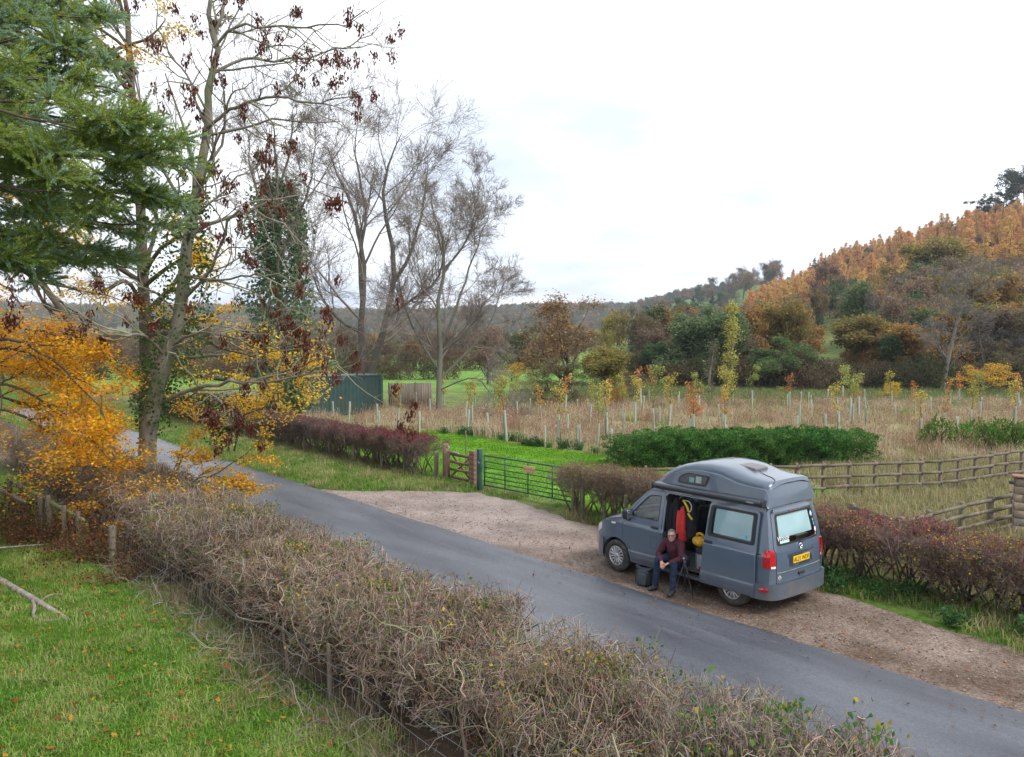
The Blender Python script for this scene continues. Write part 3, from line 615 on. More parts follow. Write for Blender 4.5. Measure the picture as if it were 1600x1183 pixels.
# ================================================================== trees
PT = rad(2.93)
def at(px, py, Y):
    u = (px - 800) / 1280; v = (py - 591.5) / 1280
    fw = math.cos(PT) - v * math.sin(PT); t = Y / fw
    return np.array([u * t, Y, 5.15 - (v * math.cos(PT) + math.sin(PT)) * t])
def smooth_path(pts, n):
    pts = np.array(pts, float); m = len(pts); t = np.linspace(0, m - 1, n); i = np.minimum(t.astype(int), m - 2); f = (t - i)[:, None]
    p0 = pts[np.maximum(i - 1, 0)]; p1 = pts[i]; p2 = pts[i + 1]; p3 = pts[np.minimum(i + 2, m - 1)]
    return .5 * (2 * p1 + (p2 - p0) * f + (2 * p0 - 5 * p1 + 4 * p2 - p3) * f ** 2 + (3 * p1 - p0 - 3 * p2 + p3) * f ** 3)
def limb_set(bag, specs, n=12, sides=6, col=(.2, .18, .14), wob=.03):
    """limbs given as (points, r0, r1); returns arrays for the levels below"""
    P = []; R = []; L = []
    for pts, r0, r1 in specs:
        q = smooth_path(pts, n) + RG.normal(0, wob, (n, 3)) * np.linspace(0, 1, n)[:, None]
        P.append(q); R.append(np.linspace(r0, r1, n)); L.append(np.linalg.norm(np.diff(q, axis=0), axis=1).sum())
    P = np.array(P); R = np.array(R); tubes(bag, P, R, sides, col=pal([col], len(P), .08))
    return P, R, np.array(L)

# ------------------------------------------------------------------ far trees: one of each kind, ten metres tall, copied over the slope
def broadleaf(name, lp=None, nleaf=0, lsize=(.28, .5), bark=(.10, .085, .07), twig=(.17, .14, .12), fork=.13, wide=.42, extra=0, k1=16, up=.12, sz=.45, rmin=.012, rr1=.62):
    tr = Bag(); P0 = grow(np.zeros((1, 3)), [[0, 0, 1]], np.array([8.2]), 9, .07, (0, 0, .05)); R0 = taper([.17], 9, .10); tubes(tr, P0, R0, 7, col=bark)
    cr = Bag(); P, R, L = branches(cr, P0, R0, np.array([10.]), [dict(k=k1, t=(fork, .98), ang=(.55, 1.25), lr=(wide * .8, wide * 1.15), rr=rr1, n=6, w=.14, trop=(0, 0, up), fall=.45, sides=4, col=bark)], bark, rmin)
    lv = [dict(k=6, t=(.3, 1), ang=(.4, 1.1), lr=(.3, .55), n=4, w=.2, trop=(0, 0, .05), fall=.3), dict(k=5, t=(.3, 1), ang=(.4, 1.1), lr=(.4, .65), n=3, w=.2, trop=(0, 0, .03), fall=.3)]
    if extra: lv.append(dict(k=extra, t=(.2, 1), ang=(.3, .9), lr=(.5, .8), n=3, w=.2, trop=(0, 0, .06), fall=.3))
    P, R, L = branches(cr, P, R, L, lv, twig, rmin)
    if nleaf:
        q = P[RG.integers(0, len(P), nleaf), RG.integers(1, P.shape[1], nleaf)] + RG.normal(0, sz * .45, (nleaf, 3)); q[:, 2] = np.maximum(q[:, 2], .6)
        leaves(cr, q, RG.uniform(*lsize, nleaf), pal(lp, nleaf, .2), .75)
    return tr.mesh(name + '_trunk', WOODV, True), cr.mesh(name + '_crown', LEAF)
def conifer(name, lp, nleaf, lsize, spread=.2, bare=.08, bark=(.10, .075, .06), nb=70, droop=-.03):
    tr = Bag(); P0 = grow(np.zeros((1, 3)), [[0, 0, 1]], np.array([10.]), 8, .02); R0 = taper([.15], 8, .05); tubes(tr, P0, R0, 6, col=bark)
    cr = Bag(); t = RG.uniform(bare, .99, nb); a = RG.uniform(0, 6.28, nb); p = np.stack([np.zeros(nb), np.zeros(nb), t * 10], 1)
    L = 10 * spread * (1 - t) ** .8 * RG.uniform(.8, 1.15, nb) + .25
    d = np.stack([np.cos(a), np.sin(a), RG.uniform(-.1, .3, nb)], 1); P = grow(p, d, L, 5, .08, (0, 0, droop)); R = taper(np.full(nb, .035), 5, .3); tubes(cr, P, R, 3, col=bark)
    w = L / L.sum(); i = RG.choice(nb, nleaf, p=w); f = RG.uniform(.1, 1, nleaf) * 4; j = np.minimum(f.astype(int), 3); f = (f - j)[:, None]
    q = P[i, j] * (1 - f) + P[i, j + 1] * f + RG.normal(0, .16, (nleaf, 3))
    leaves(cr, q, RG.uniform(*lsize, nleaf), pal(lp, nleaf, .16), .5); return tr.mesh(name + '_trunk', WOODV, True), cr.mesh(name + '_crown', LEAF)
def scots(name):
    tr = Bag(); P0 = grow(np.zeros((1, 3)), [[.05, 0, 1]], np.array([9.5]), 8, .05); R0 = taper([.2], 8, .2); tubes(tr, P0, R0, 6, col=(.12, .07, .05))
    cr = Bag(); P, R, L = branches(cr, P0, R0, np.array([10.]), [dict(k=11, t=(.62, 1), ang=(.9, 1.4), lr=(.24, .4), rr=.5, n=5, w=.12, trop=(0, 0, .08), fall=.2, sides=4), dict(k=6, t=(.35, 1), lr=(.3, .5), n=3, trop=(0, 0, .1))], (.12, .08, .06), .012)
    q = P[RG.integers(0, len(P), 1500), RG.integers(1, 3, 1500)] + RG.normal(0, .22, (1500, 3)) * np.array([1, 1, .5])
    leaves(cr, q, RG.uniform(.2, .4, 1500), pal([(.07, .09, .065, 2), (.09, .105, .07, 1)], 1500), .7); return tr.mesh(name + '_trunk', WOODV, True), cr.mesh(name + '_crown', LEAF)
def fluffy(name, cols, n=6500, h=1.75, r=.95, size=(.07, .14), clip=False):
    b = Bag(); st = grow(np.repeat([[0, 0, 0.]], 9, 0), RG.normal(0, .35, (9, 3)) + np.array([0, 0, 1]), np.full(9, h * .9), 5, .1); tubes(b, st, taper(np.full(9, .03), 5), 4, col=(.06, .05, .035)); w = b.mesh(name + '_stems', WOODV)
    b = Bag(); a = RG.uniform(0, 6.28, n); z = RG.uniform(0, 1, n) ** .8; lump = 1 + .26 * np.sin(a * 5 + z * 9) + .2 * np.sin(a * 9 - z * 15); rr = r * np.minimum(1, (1 - z) * (7.0 if clip else 3.0) + (.55 if clip else .25)) * lump * RG.uniform(.6, 1, n) ** .5
    P = np.stack([np.cos(a) * rr, np.sin(a) * rr, z * h * (1 + (.04 if clip else .13) * np.sin(a * 4) + (.03 if clip else .08) * np.sin(a * 11))], 1); d = np.stack([np.cos(a) * .7, np.sin(a) * .7, np.full(n, .8)], 1) + RG.normal(0, .35, (n, 3))
    leaves(b, P, RG.uniform(*size, n), pal(cols, n, .2), .45, dirs=d); return w, b.mesh(name + '_foliage', LEAF)
KIND = {
 'oak_tree': [broadleaf('russet_oak', [(0.366, 0.213, 0.073, 3), (0.293, 0.165, 0.061, 2), (0.390, 0.256, 0.085, 2), (0.207, 0.177, 0.073, 1)], 13000, (.17, .32), sz=.75, up=.2) for _ in range(2)],
 'olive_tree': [broadleaf('olive_oak', [(0.281, 0.244, 0.085, 3), (0.207, 0.201, 0.073, 3), (0.366, 0.268, 0.085, 2), (0.317, 0.189, 0.073, 1)], 13000, (.17, .32), sz=.75, up=.2) for _ in range(2)],
 'alder_tree': [broadleaf('green_alder', [(0.116, 0.177, 0.085, 3), (0.159, 0.220, 0.104, 3), (0.085, 0.128, 0.067, 2), (0.207, 0.220, 0.098, 1)], 15000, (.16, .30), wide=.38, fork=.08, sz=.8, up=.2) for _ in range(2)],
 'willow_tree': [broadleaf('pale_willow', [(0.146, 0.226, 0.085, 3), (0.195, 0.268, 0.104, 2), (0.110, 0.171, 0.067, 2)], 13000, (.15, .28), wide=.5, fork=.08, sz=.75)],
 'brown_tree': [broadleaf('brown_tree', [(0.268, 0.189, 0.140, 2), (0.232, 0.177, 0.134, 2), (0.317, 0.207, 0.122, 1)], 4500, (.13, .26), twig=(.21, .17, .145), extra=5, wide=.42, sz=.7, up=.2, rmin=.010) for _ in range(2)],
 'broad_oak': [broadleaf('broad_oak', [(0.378, 0.226, 0.091, 3), (0.305, 0.201, 0.104, 2), (0.256, 0.207, 0.104, 2)], 7500, (.10, .20), bark=(.11, .095, .075), twig=(.19, .15, .12), extra=5, wide=.5, sz=.6, up=.22, fork=.12, k1=20, rmin=.009)],
 'bare_tree': [broadleaf('grey_bare', None, 0, bark=(.25, .235, .205), twig=(.28, .255, .235), extra=6, wide=.42, up=.22, rmin=.010, rr1=.42, k1=20) for _ in range(2)],
 'thorn_tree': [broadleaf('thorn', [(0.232, 0.201, 0.098, 2), (0.195, 0.165, 0.104, 2), (0.268, 0.195, 0.098, 1)], 6000, (.12, .24), bark=(.10, .085, .07), twig=(.16, .135, .115), extra=5, wide=.5, fork=.06, sz=.6, rmin=.009)],
 'yellow_tree': [broadleaf('yellow', [(0.634, 0.403, 0.061, 3), (0.549, 0.329, 0.061, 2), (0.366, 0.305, 0.073, 1)], 4200, (.15, .28), wide=.5, fork=.08, sz=.6)],
 'larch_tree': [conifer('larch', [(.66, .38, .155, 4), (.72, .44, .18, 2), (.59, .33, .13, 2), (.54, .40, .16, 1)], 4600, (.16, .34), .19, nb=120) for _ in range(3)],
 'spruce_tree': [conifer('spruce', [(.035, .065, .04, 2), (.05, .085, .05, 2)], 3600, (.2, .36), .28)],
 'pine_tree': [scots('pine') for _ in range(2)],
}
def plant(kind, X, Y, H, wide=1.0, label='', group=None, cat='tree', z=None, var=None):
    tm, cm = KIND[kind][RG.integers(len(KIND[kind])) if var is None else var]
    s = H / 10
    r = empty(kind, (X, Y, (tz(X, Y) if z is None else z) - .1), RG.uniform(0, 6.28), label, cat, group, (s * wide, s * wide, s))
    link('trunk', tm, r); link('crown', cm, r); return r
def plant_px(kind, px, top, Y, width, label, group=None, var=None):
    X = az(px, Y); g = tz(X, Y); H = (at(px, top, Y)[2] - g) / .98
    return plant(kind, X, Y, H, (width / 1280 * Y) / (H * (.38 if kind in ('spruce_tree', 'larch_tree') else .80)), label, group, var=var)
G_ = 'trees along the foot of the wooded hill'
for a in [
 ('brown_tree', 762, 515, 88, 95, 'brown leafless tree beyond the green field left of the broad russet oak'),
 ('alder_tree', 818, 516, 120, 55, 'small dark green tree half hidden behind the broad russet oak'),
 ('broad_oak', 892, 474, 70, 190, 'broad russet oak standing in the planted meadow'),
 ('thorn_tree', 872, 560, 62, 130, 'dark twiggy thorn tree in front of the broad russet oak'),
 ('olive_tree', 945, 540, 60, 110, 'olive leaved thorn beside the broad russet oak'),
 ('brown_tree', 1008, 500, 98, 100, 'grey brown leafless tree between the russet oak and the green alders'),
 ('alder_tree', 1060, 486, 90, 130, 'rounded dark green alder at the edge of the wood, taller of the pair'),
 ('alder_tree', 1120, 479, 88, 140, 'dark green alder behind the thin ivy clad tree'),
 ('oak_tree', 1222, 472, 104, 145, 'russet oak rising behind the pale green willow'),
 ('willow_tree', 1214, 532, 84, 120, 'pale green rounded willow at the field edge'),
 ('olive_tree', 1352, 492, 96, 150, 'olive brown oak to the right of the little green clearing'),
 ('oak_tree', 1418, 505, 90, 140, 'low russet oak at the foot of the grey bare tree'),
 ('bare_tree', 1474, 418, 82, 195, 'tall pale grey bare tree standing out at the field edge'),
 ('yellow_tree', 1536, 568, 78, 95, 'small bright yellow tree at the field edge'),
 ('brown_tree', 1560, 486, 96, 150, 'dark brown leafless tree behind the small yellow tree'),
 ('bare_tree', 1592, 398, 125, 200, 'large grey bare tree high on the slope at the edge of the wood'),
 ('bare_tree', 1402, 425, 140, 130, 'grey bare tree on the slope below the yellow green oak'),
 ('olive_tree', 1462, 372, 178, 150, 'large yellow green oak high on the slope below the larches'),
 ('brown_tree', 1284, 413, 215, 92, 'round dark brown beech above the little green clearing'),
 ('brown_tree', 1340, 455, 165, 110, 'grey brown tree beside the little green clearing'),
 ('thorn_tree', 1392, 465, 175, 90, 'dark twiggy tree on the middle of the wooded slope'),
 ('alder_tree', 1250, 470, 190, 40, 'narrow grey green tree left of the little clearing'),
 ('spruce_tree', 1009, 478, 165, 30, 'dark pointed spruce above the alders, taller one'),
 ('spruce_tree', 994, 489, 168, 20, 'dark pointed spruce above the alders, shorter one'),
 ('olive_tree', 1180, 500, 125, 70, 'olive tree between the alders and the russet oak'),
 ('alder_tree', 1160, 520, 92, 80, 'low dark alder between the thin ivy clad tree and the willow'),
 ('olive_tree', 960, 486, 130, 70, 'olive tree at the far end of the valley wood'),
 ('yellow_tree', 800, 566, 95, 60, 'low golden bush at the far side of the green field'),
 ('thorn_tree', 1000, 585, 66, 60, 'small dark hawthorn standing in the rough pasture'),
 ('yellow_tree', 965, 598, 58, 34, 'small orange maple below the olive leaved thorn'),
 ('yellow_tree', 1390, 596, 66, 38, 'little orange tree standing alone in the pasture'),
 ('olive_tree', 1500, 520, 100, 120, 'olive brown tree behind the tall pale bare tree'),
 ('thorn_tree', 1590, 545, 84, 120, 'dark thicket tree at the foot of the large bare tree'),
]: plant_px(*a)
# ranks behind, on the lower slope
lower = {'oak_tree': 'russet tree on the lower slope of the wooded hill', 'olive_tree': 'olive green tree on the lower slope of the wooded hill', 'brown_tree': 'brown leafless tree on the lower slope of the wooded hill', 'bare_tree': 'grey bare tree on the lower slope of the wooded hill', 'alder_tree': 'dark green tree on the lower slope of the wooded hill', 'thorn_tree': 'dark twiggy tree on the lower slope of the wooded hill'}
for i in range(520):
    Y = RG.uniform(92, 255); px = RG.uniform(1040, 1720) if Y > 120 else RG.uniform(980, 1700)
    if 1242 < px < 1342 and Y < 200: continue
    X = az(px, Y); H = RG.uniform(9, 13.5) if Y > 110 else RG.uniform(8, 10.5)
    lim = np.interp(px, [1000, 1200, 1300, 1400, 1500, 1600, 1700], [482, 470, 440, 425, 400, 385, 380])       # the larches stand above this
    top = 526 - (tz(X, Y) + H - 5.15) / Y * 1280
    if top < lim: continue
    kd = RG.choice(['oak_tree', 'olive_tree', 'brown_tree', 'bare_tree', 'alder_tree', 'thorn_tree'], p=[.14, .31, .18, .14, .18, .05])
    plant(kd, X, Y, H, RG.uniform(.9, 1.25), lower[kd], kd.replace('_', ' ') + 's on the lower slope')
nl = 0
for i in range(3500):
    Y = RG.uniform(185, 470); px = RG.uniform(1165, 1730); X = az(px, Y); g = tz(X, Y)
    H = RG.uniform(10, 15); top = 526 - (g + H - 5.15) / Y * 1280
    hi = np.interp(px, [1165, 1200, 1300, 1400, 1500, 1600, 1730], [452, 436, 384, 345, 318, 300, 288]); lo = np.interp(px, [1165, 1200, 1300, 1400, 1500, 1600, 1730], [470, 466, 440, 425, 400, 392, 385])
    if not (hi < top < lo): continue
    if RG.random() < .07: plant('brown_tree', X, Y, H * .8, 1.1, 'brown tree standing among the orange larches', 'brown trees among the larches')
    elif RG.random() < .03: plant('spruce_tree', X, Y, H, 1, 'dark spruce standing among the orange larches', 'spruces among the larches')
    else: plant('larch_tree', X, Y, H, RG.uniform(1.05, 1.5), 'orange larch in the plantation on the upper hillside', 'larches on the upper hillside'); nl += 1
    if nl >= 290: break
Yc = np.linspace(200, 600, 400)
for px, H in ((1466, 7), (1478, 6.5), (1510, 8), (1521, 11.5), (1532, 11), (1560, 11), (1569, 13), (1578, 15), (1590, 14.5), (1599, 16), (1612, 14)):
    Xc = az(px, Yc); Y = float(Yc[np.argmax((terrain(Xc, Yc) - 5) / Yc)]) - 6; plant('pine_tree', az(px, Y), Y, H * 1.35, 1.0, 'dark flat topped pine on the crest above the larches', 'pines on the hill crest')
edge = {'thorn_tree': 'low dark thorn bush in the thicket along the wood edge', 'brown_tree': 'low brown bush in the thicket along the wood edge', 'alder_tree': 'low green alder bush in the thicket along the wood edge', 'olive_tree': 'low olive bush in the thicket along the wood edge', 'oak_tree': 'low russet bush in the thicket along the wood edge'}
for px in np.arange(975, 1660, 17):
    if 1250 < px < 1335: continue
    Y = RG.uniform(88, 104); kd = str(RG.choice(list(edge), p=[.3, .25, .25, .12, .08])); plant(kd, az(px + RG.normal(0, 8), Y), Y, RG.uniform(3.2, 6.5), RG.uniform(1.2, 1.7), edge[kd], kd.replace('_', ' ') + 's in the wood edge thicket')
BUSH = [fluffy('field_bush', c_, 2600, 2.6, 1.7, (.13, .28)) for c_ in ([(.15, .115, .075, 3), (.11, .09, .06, 2), (.19, .14, .08, 1)], [(.11, .125, .06, 3), (.085, .09, .05, 2), (.15, .13, .07, 1)], [(.22, .15, .10, 3), (.17, .12, .09, 2), (.26, .16, .09, 1)])]
def bush(X, Y, s_, k, label, group):
    r = empty('field_bush', (X, Y, tz(X, Y) - .05), RG.uniform(0, 6.28), label, 'bush', group, (s_ * RG.uniform(.9, 1.3), s_ * RG.uniform(.9, 1.3), s_ * RG.uniform(.75, 1.15)))
    for nme, me in zip(('stems', 'foliage'), BUSH[k]): link(nme, me, r)
BN = ('brown', 'dull green', 'grey brown')
for Y0, x0, x1, st in ((98, -75, -6, 2.6), (128, -95, 6, 3.2), (175, -120, 14, 4.0), (250, -165, 24, 5.5), (350, -230, 40, 8)):
    for X in np.arange(x0, x1, st):
        Y = Y0 + .10 * X + RG.normal(0, .6); k = int(RG.choice(3, p=[.4, .2, .4])); bush(X + RG.normal(0, .5), Y, st / 3.0 * RG.uniform(.75, 1.15), k, BN[k] + ' bush in a far field hedge on the valley floor', BN[k] + ' bushes in the far field hedges')
for px in np.arange(960, 1670, 13):
    Y = RG.uniform(83, 91); k = int(RG.choice(3, p=[.4, .35, .25])); bush(az(px + RG.normal(0, 5), Y), Y, RG.uniform(.7, 1.25), k, BN[k] + ' bush in the undergrowth along the wood edge', BN[k] + ' bushes along the wood edge')
X = []; Y = []
for i in range(14000):
    y_ = RG.uniform(190, 520); px = RG.uniform(1165, 1730); x_ = az(px, y_); top = 526 - (tz(x_, y_) + 11 - 5.15) / y_ * 1280
    if np.interp(px, [1165, 1200, 1300, 1400, 1500, 1600, 1730], [456, 440, 388, 349, 322, 304, 292]) < top < np.interp(px, [1165, 1200, 1300, 1400, 1500, 1600, 1730], [466, 460, 432, 415, 392, 384, 378]): X.append(x_); Y.append(y_)
    if len(X) > 1100: break
X = np.array(X); Y = np.array(Y); scatter('larch_plantation', np.stack([X, Y, terrain(X, Y) - .2], 1), RG.uniform(0, 6.28, len(X)), RG.uniform(.7, 1.15, len(X)), RG.integers(0, 3, len(X)), [proto(k[1]) for k in KIND['larch_tree']], 'mass of orange larches filling the upper hillside', 'wood')
# mid distance ridge and the left side of the valley
for i in range(60):
    Y = RG.uniform(400, 720); px = RG.uniform(985, 1215); X = az(px, Y); H = RG.uniform(12, 17)
    if 1040 < px < 1085 and 520 < Y: continue
    kd = RG.choice(['brown_tree', 'bare_tree', 'alder_tree', 'spruce_tree'], p=[.5, .3, .12, .08])
    plant(kd, X, Y, H, 1.2, {'brown_tree': 'brown tree on the middle ridge of the valley', 'bare_tree': 'bare tree on the middle ridge of the valley', 'alder_tree': 'green tree on the middle ridge of the valley', 'spruce_tree': 'dark spruce on the middle ridge of the valley'}[kd], kd.replace('_', ' ') + 's on the middle ridge')
for i in range(120):
    Y = RG.uniform(85, 420) ; px = RG.uniform(-120, 1010); X = az(px, Y)
    kd = RG.choice(['brown_tree', 'thorn_tree', 'oak_tree', 'bare_tree'], p=[.45, .3, .12, .13])
    if 700 < px < 850 and Y < 112: continue
    if px > 640 and Y < 120: continue
    plant(kd, X, Y, RG.uniform(3.5, 8.5), 1.3, {'brown_tree': 'brown hedgerow tree far across the fields on the left', 'thorn_tree': 'dark thorn tree far across the fields on the left', 'oak_tree': 'russet hedgerow tree far across the fields on the left', 'bare_tree': 'grey bare hedgerow tree far across the fields on the left'}[kd], kd.replace('_', ' ') + 's across the left fields')
# the far wooded ridge reads as one mass
X = RG.uniform(-1500, 900, 9000); Y = RG.uniform(950, 1640, 9000); k = inview(X, Y, .1) & (terrain(X, Y) > 6)
far_tree = [proto(KIND[a][0][1]) for a in ('brown_tree', 'thorn_tree', 'oak_tree', 'alder_tree')]
ix = RG.choice([0, 0, 0, 1, 1, 2, 3], k.sum())
scatter('far_wood', np.stack([X[k], Y[k], terrain(X[k], Y[k]) - 1.5], 1), RG.uniform(0, 6.28, k.sum()), RG.uniform(1.0, 1.7, k.sum()), ix, far_tree, 'far blue brown wood covering the ridge at the end of the valley', 'wood')

# ------------------------------------------------------------------ the bare trees behind the container
def bare_big(name, label, specs, levels, bark, twig, rmin=.0078, ivy=None, ivypal=None, ivy_n=0):
    pts0 = np.array(specs[0][0][0]); r = empty(name, (pts0[0], pts0[1], tz(pts0[0], pts0[1])), 0, label, 'tree')
    off = np.array(r.location)
    specs = [([np.array(q) - off for q in s[0]], s[1], s[2]) for s in specs]
    specs = [(s_[0], s_[1] * .8, s_[2] * .8) for s_ in specs]
    b = Bag(); P, R, L = limb_set(b, specs, 12, 7, bark, .06); link('trunk', b.mesh(name + '_limbs', WOODV, True), r)
    b = Bag(); P, R, L = branches(b, P, R, L, levels, twig, rmin); link('crown', b.mesh(name + '_twigs', WOODV), r)
    return r, off
def pp(Y, *pts): return [at(p[0], p[1], Y + (p[2] if len(p) > 2 else 0)) for p in pts]
LV = [dict(k=10, t=(.2, 1), ang=(.45, 1.05), lr=(.28, .48), rr=.5, n=8, w=.13, trop=(0, 0, .06), fall=.3, sides=4),
      dict(k=6, t=(.15, 1), ang=(.35, .85), lr=(.4, .7), rr=.55, n=6, w=.14, trop=(0, 0, .04), fall=.3),
      dict(k=5, t=(.1, 1), ang=(.4, 1.0), lr=(.45, .8), rr=.6, n=5, w=.17, trop=(0, 0, .03), fall=.3),
      dict(k=6, t=(.1, 1), ang=(.4, 1.0), lr=(.5, .85), rr=.7, n=4, w=.15, trop=(0, 0, .06), fall=.2)]
bare_big('ash_tree', 'tall bare ash with two dark trunks rising behind the green container', [
    (pp(60, (572, 640), (575, 590), (592, 545), (603, 500), (616, 440), (612, 380), (600, 330), (602, 280), (615, 235), (628, 205)), .42, .03),
    (pp(60, (568, 640), (566, 560), (564, 500), (570, 430), (560, 360), (545, 310), (525, 265), (512, 230)), .38, .03),
    (pp(60, (566, 470), (562, 400), (572, 340), (562, 280), (556, 225), (560, 190)), .2, .025),
    (pp(60, (616, 440), (640, 400), (655, 350), (664, 300), (668, 255)), .2, .025),
    (pp(60, (600, 500), (640, 470, -1), (680, 440, -2), (700, 380, -2), (705, 330)), .16, .02),
    (pp(60, (565, 520), (530, 500, 1), (500, 460, 2), (480, 400, 2), (470, 330)), .16, .02)],
    LV, (.12, .105, .09), (.23, .19, .17))
bare_big('ash_tree', 'lichen grey bare ash beside the close boarded fence panel', [
    (pp(53, (686, 660), (686, 600), (688, 540), (684, 480), (694, 420), (690, 375), (680, 335), (675, 300)), .27, .02),
    (pp(53, (688, 540), (710, 490), (730, 430), (748, 380), (765, 330)), .14, .018),
    (pp(53, (690, 590), (720, 560), (745, 535), (770, 495), (785, 450)), .11, .015),
    (pp(53, (687, 580), (660, 540), (640, 500), (625, 450), (628, 390)), .12, .015),
    (pp(53, (694, 420), (720, 390), (742, 340), (735, 280)), .10, .015),
    (pp(53, (686, 610), (740, 590, -1), (770, 620, -1.5), (800, 640, -2)), .07, .012)],
    [dict(LV[0], k=10), dict(LV[1], k=7), dict(LV[2], k=6), dict(LV[3], k=5)], (.17, .17, .13), (.22, .185, .16))
# ivy clad tree
r, off = bare_big('ivy_tree', 'tree trunk wrapped in dark green ivy behind the lane hedge', [
    (pp(45, (440, 680), (440, 560), (438, 450), (436, 360), (432, 290), (430, 230), (426, 190)), .3, .03),
    (pp(45, (437, 400), (465, 340), (485, 285), (495, 230)), .12, .02), (pp(45, (437, 380), (405, 310), (390, 250), (385, 200)), .12, .02), (pp(45, (434, 300), (452, 240), (458, 190), (464, 165)), .1, .02)],
    LV[:3] + [dict(LV[3], k=4)], (.12, .11, .09), (.20, .165, .145))
def ivy(path, n, rad_, pal_, size):
    b = Bag(); q = smooth_path(path, 60); i = RG.integers(0, 60, n); u = i / 59
    a = RG.uniform(0, 6.28, n); rr = rad_(u) * (1 + .35 * np.sin(a * 3 + u * 17) * np.sin(u * 23)) * np.sqrt(RG.uniform(.15, 1, n))
    P = q[i] + np.stack([np.cos(a) * rr, np.sin(a) * rr, RG.normal(0, .25, n)], 1)
    leaves(b, P, RG.uniform(*size, n), pal(pal_, n, .2), .85); return b.mesh('ivy', LEAF)
IVY = [(.10, .17, .085, 3), (.14, .21, .11, 2), (.20, .26, .15, 1.3)]
link('ivy', ivy([np.array(q) - off for q in pp(45, (440, 640), (440, 560), (438, 450), (436, 360), (433, 290))], 12000, lambda u: 1.7 * (.45 + .55 * np.sin(np.clip(.15 + .85 * (1 - u), 0, 1) * 2.7)) * (1 + .25 * np.sin(u * 31) * np.sin(u * 13 + 1)), IVY, (.13, .26)), r)

# ------------------------------------------------------------------ foreground ash with its keys
YA = 22.5
specs = [
 (pp(YA, (228, 800), (230, 700), (240, 630), (262, 560), (283, 480), (290, 400), (303, 310), (320, 220), (331, 140), (334, 60), (325, 0), (312, -70)), .27, .05),
 (pp(YA, (334, 60), (348, 20), (365, -30), (370, -90)), .08, .03),
 (pp(YA, (324, 200), (360, 172, -.5), (400, 158, -1), (450, 152, -1.4), (500, 165, -2), (545, 150, -2.3)), .085, .02),
 (pp(YA, (333, 115), (380, 93, .3), (430, 95, .5), (480, 88, .8), (540, 70, 1), (590, 45, 1.3)), .075, .018),
 (pp(YA, (335, 75), (370, 40, -.4), (420, 42, -.8), (480, 40, -1), (540, 42, -1.4), (575, 25, -1.8)), .07, .016),
 (pp(YA, (326, 180), (300, 130, .5), (270, 90, .8), (250, 40, 1), (240, -10, 1.2)), .06, .016),
 (pp(YA, (310, 260), (270, 240, -.5), (235, 180, -1), (210, 120, -1.2), (200, 60, -1.4)), .05, .014),
 (pp(YA, (258, 628), (300, 608, -.6), (360, 600, -1.2), (411, 594, -1.8), (475, 583, -2.2), (525, 560, -2.5)), .10, .02),
 (pp(YA, (285, 470), (330, 420, -.5), (360, 345, -1), (395, 330, -1.3), (440, 350, -1.6), (500, 400, -2)), .08, .016),
 (pp(YA, (270, 540), (310, 520, -1), (370, 530, -1.6), (430, 545, -2), (500, 540, -2.4)), .07, .014),
 (pp(YA, (288, 430), (340, 440, -.9), (400, 430, -1.6), (450, 450, -2), (520, 470, -2.2)), .06, .014),
 (pp(YA, (262, 560), (225, 525, -1), (180, 525, -1.8), (140, 505, -2.2), (65, 455, -2.6), (10, 420, -3)), .065, .014),
 (pp(YA, (280, 490), (230, 450, -.8), (180, 440, -1.3), (120, 470, -1.7)), .05, .012),
 (pp(YA, (365, 600, -1.2), (362, 650, -1.5), (372, 680, -1.7), (398, 690, -1.8)), .022, .008),
 (pp(YA, (298, 340), (350, 300, .4), (400, 260, .8), (450, 240, 1)), .06, .014),
]
ash = empty('ash_tree', (specs[0][0][0][0], YA, 0), 0, 'near ash with pale trunk and hanging brown seed keys beside the lane', 'tree')
off = np.array(ash.location); specs = [([np.array(q) - off for q in s[0]], s[1] * (.95 if i == 0 else .62), s[2] * .7) for i, s in enumerate(specs)]
b = Bag(); P, R, L = limb_set(b, specs, 16, 9, (.215, .195, .155), .09)
link('trunk', b.mesh('ash_limbs', mat('ash_bark', (.21, .185, .145), .9, var=.35, scale=5, bump=.5, stretch=(1, 1, .35), dirt=(.12, .14, .06)), True), ash)
b = Bag(); sel = [i for i in range(len(specs)) if i != 0]
P0, R0, L0 = P[sel], R[sel], L[sel]
Pt, Rt, Lt = P[:1, 6:], R[:1, 6:], L[:1] * .6
A1 = branches(b, P0, R0, L0, [dict(k=12, t=(.12, 1), ang=(.4, 1.1), lr=(.25, .55), rr=.7, n=7, w=.3, trop=(0, 0, .03), fall=.3, sides=4)], (.26, .245, .16), .005)
A1t = branches(b, Pt, Rt, Lt, [dict(k=14, t=(.1, 1), ang=(.5, 1.1), lr=(.25, .5), rr=.4, n=7, w=.2, trop=(0, 0, .08), fall=.3, sides=4)], (.20, .175, .14), .005)
A1 = [np.concatenate([x, y]) for x, y in zip(A1, A1t)]
A2 = branches(b, *A1, [dict(k=4, t=(.2, 1), ang=(.4, 1.1), lr=(.35, .65), rr=.65, n=6, w=.3, trop=(0, 0, .06), fall=.3)], (.27, .25, .165), .004)
A3 = branches(b, *A2, [dict(k=3, t=(.3, 1), ang=(.4, 1.0), lr=(.35, .6), rr=.75, n=4, w=.25, trop=(0, 0, .12), fall=.2)], (.25, .22, .16), .0035)
link('crown', b.mesh('ash_twigs', WOODV), ash)
b = Bag(); nk = 260; c = A2[0][RG.integers(0, len(A2[0]), nk), RG.integers(2, 6, nk)]; m = 38
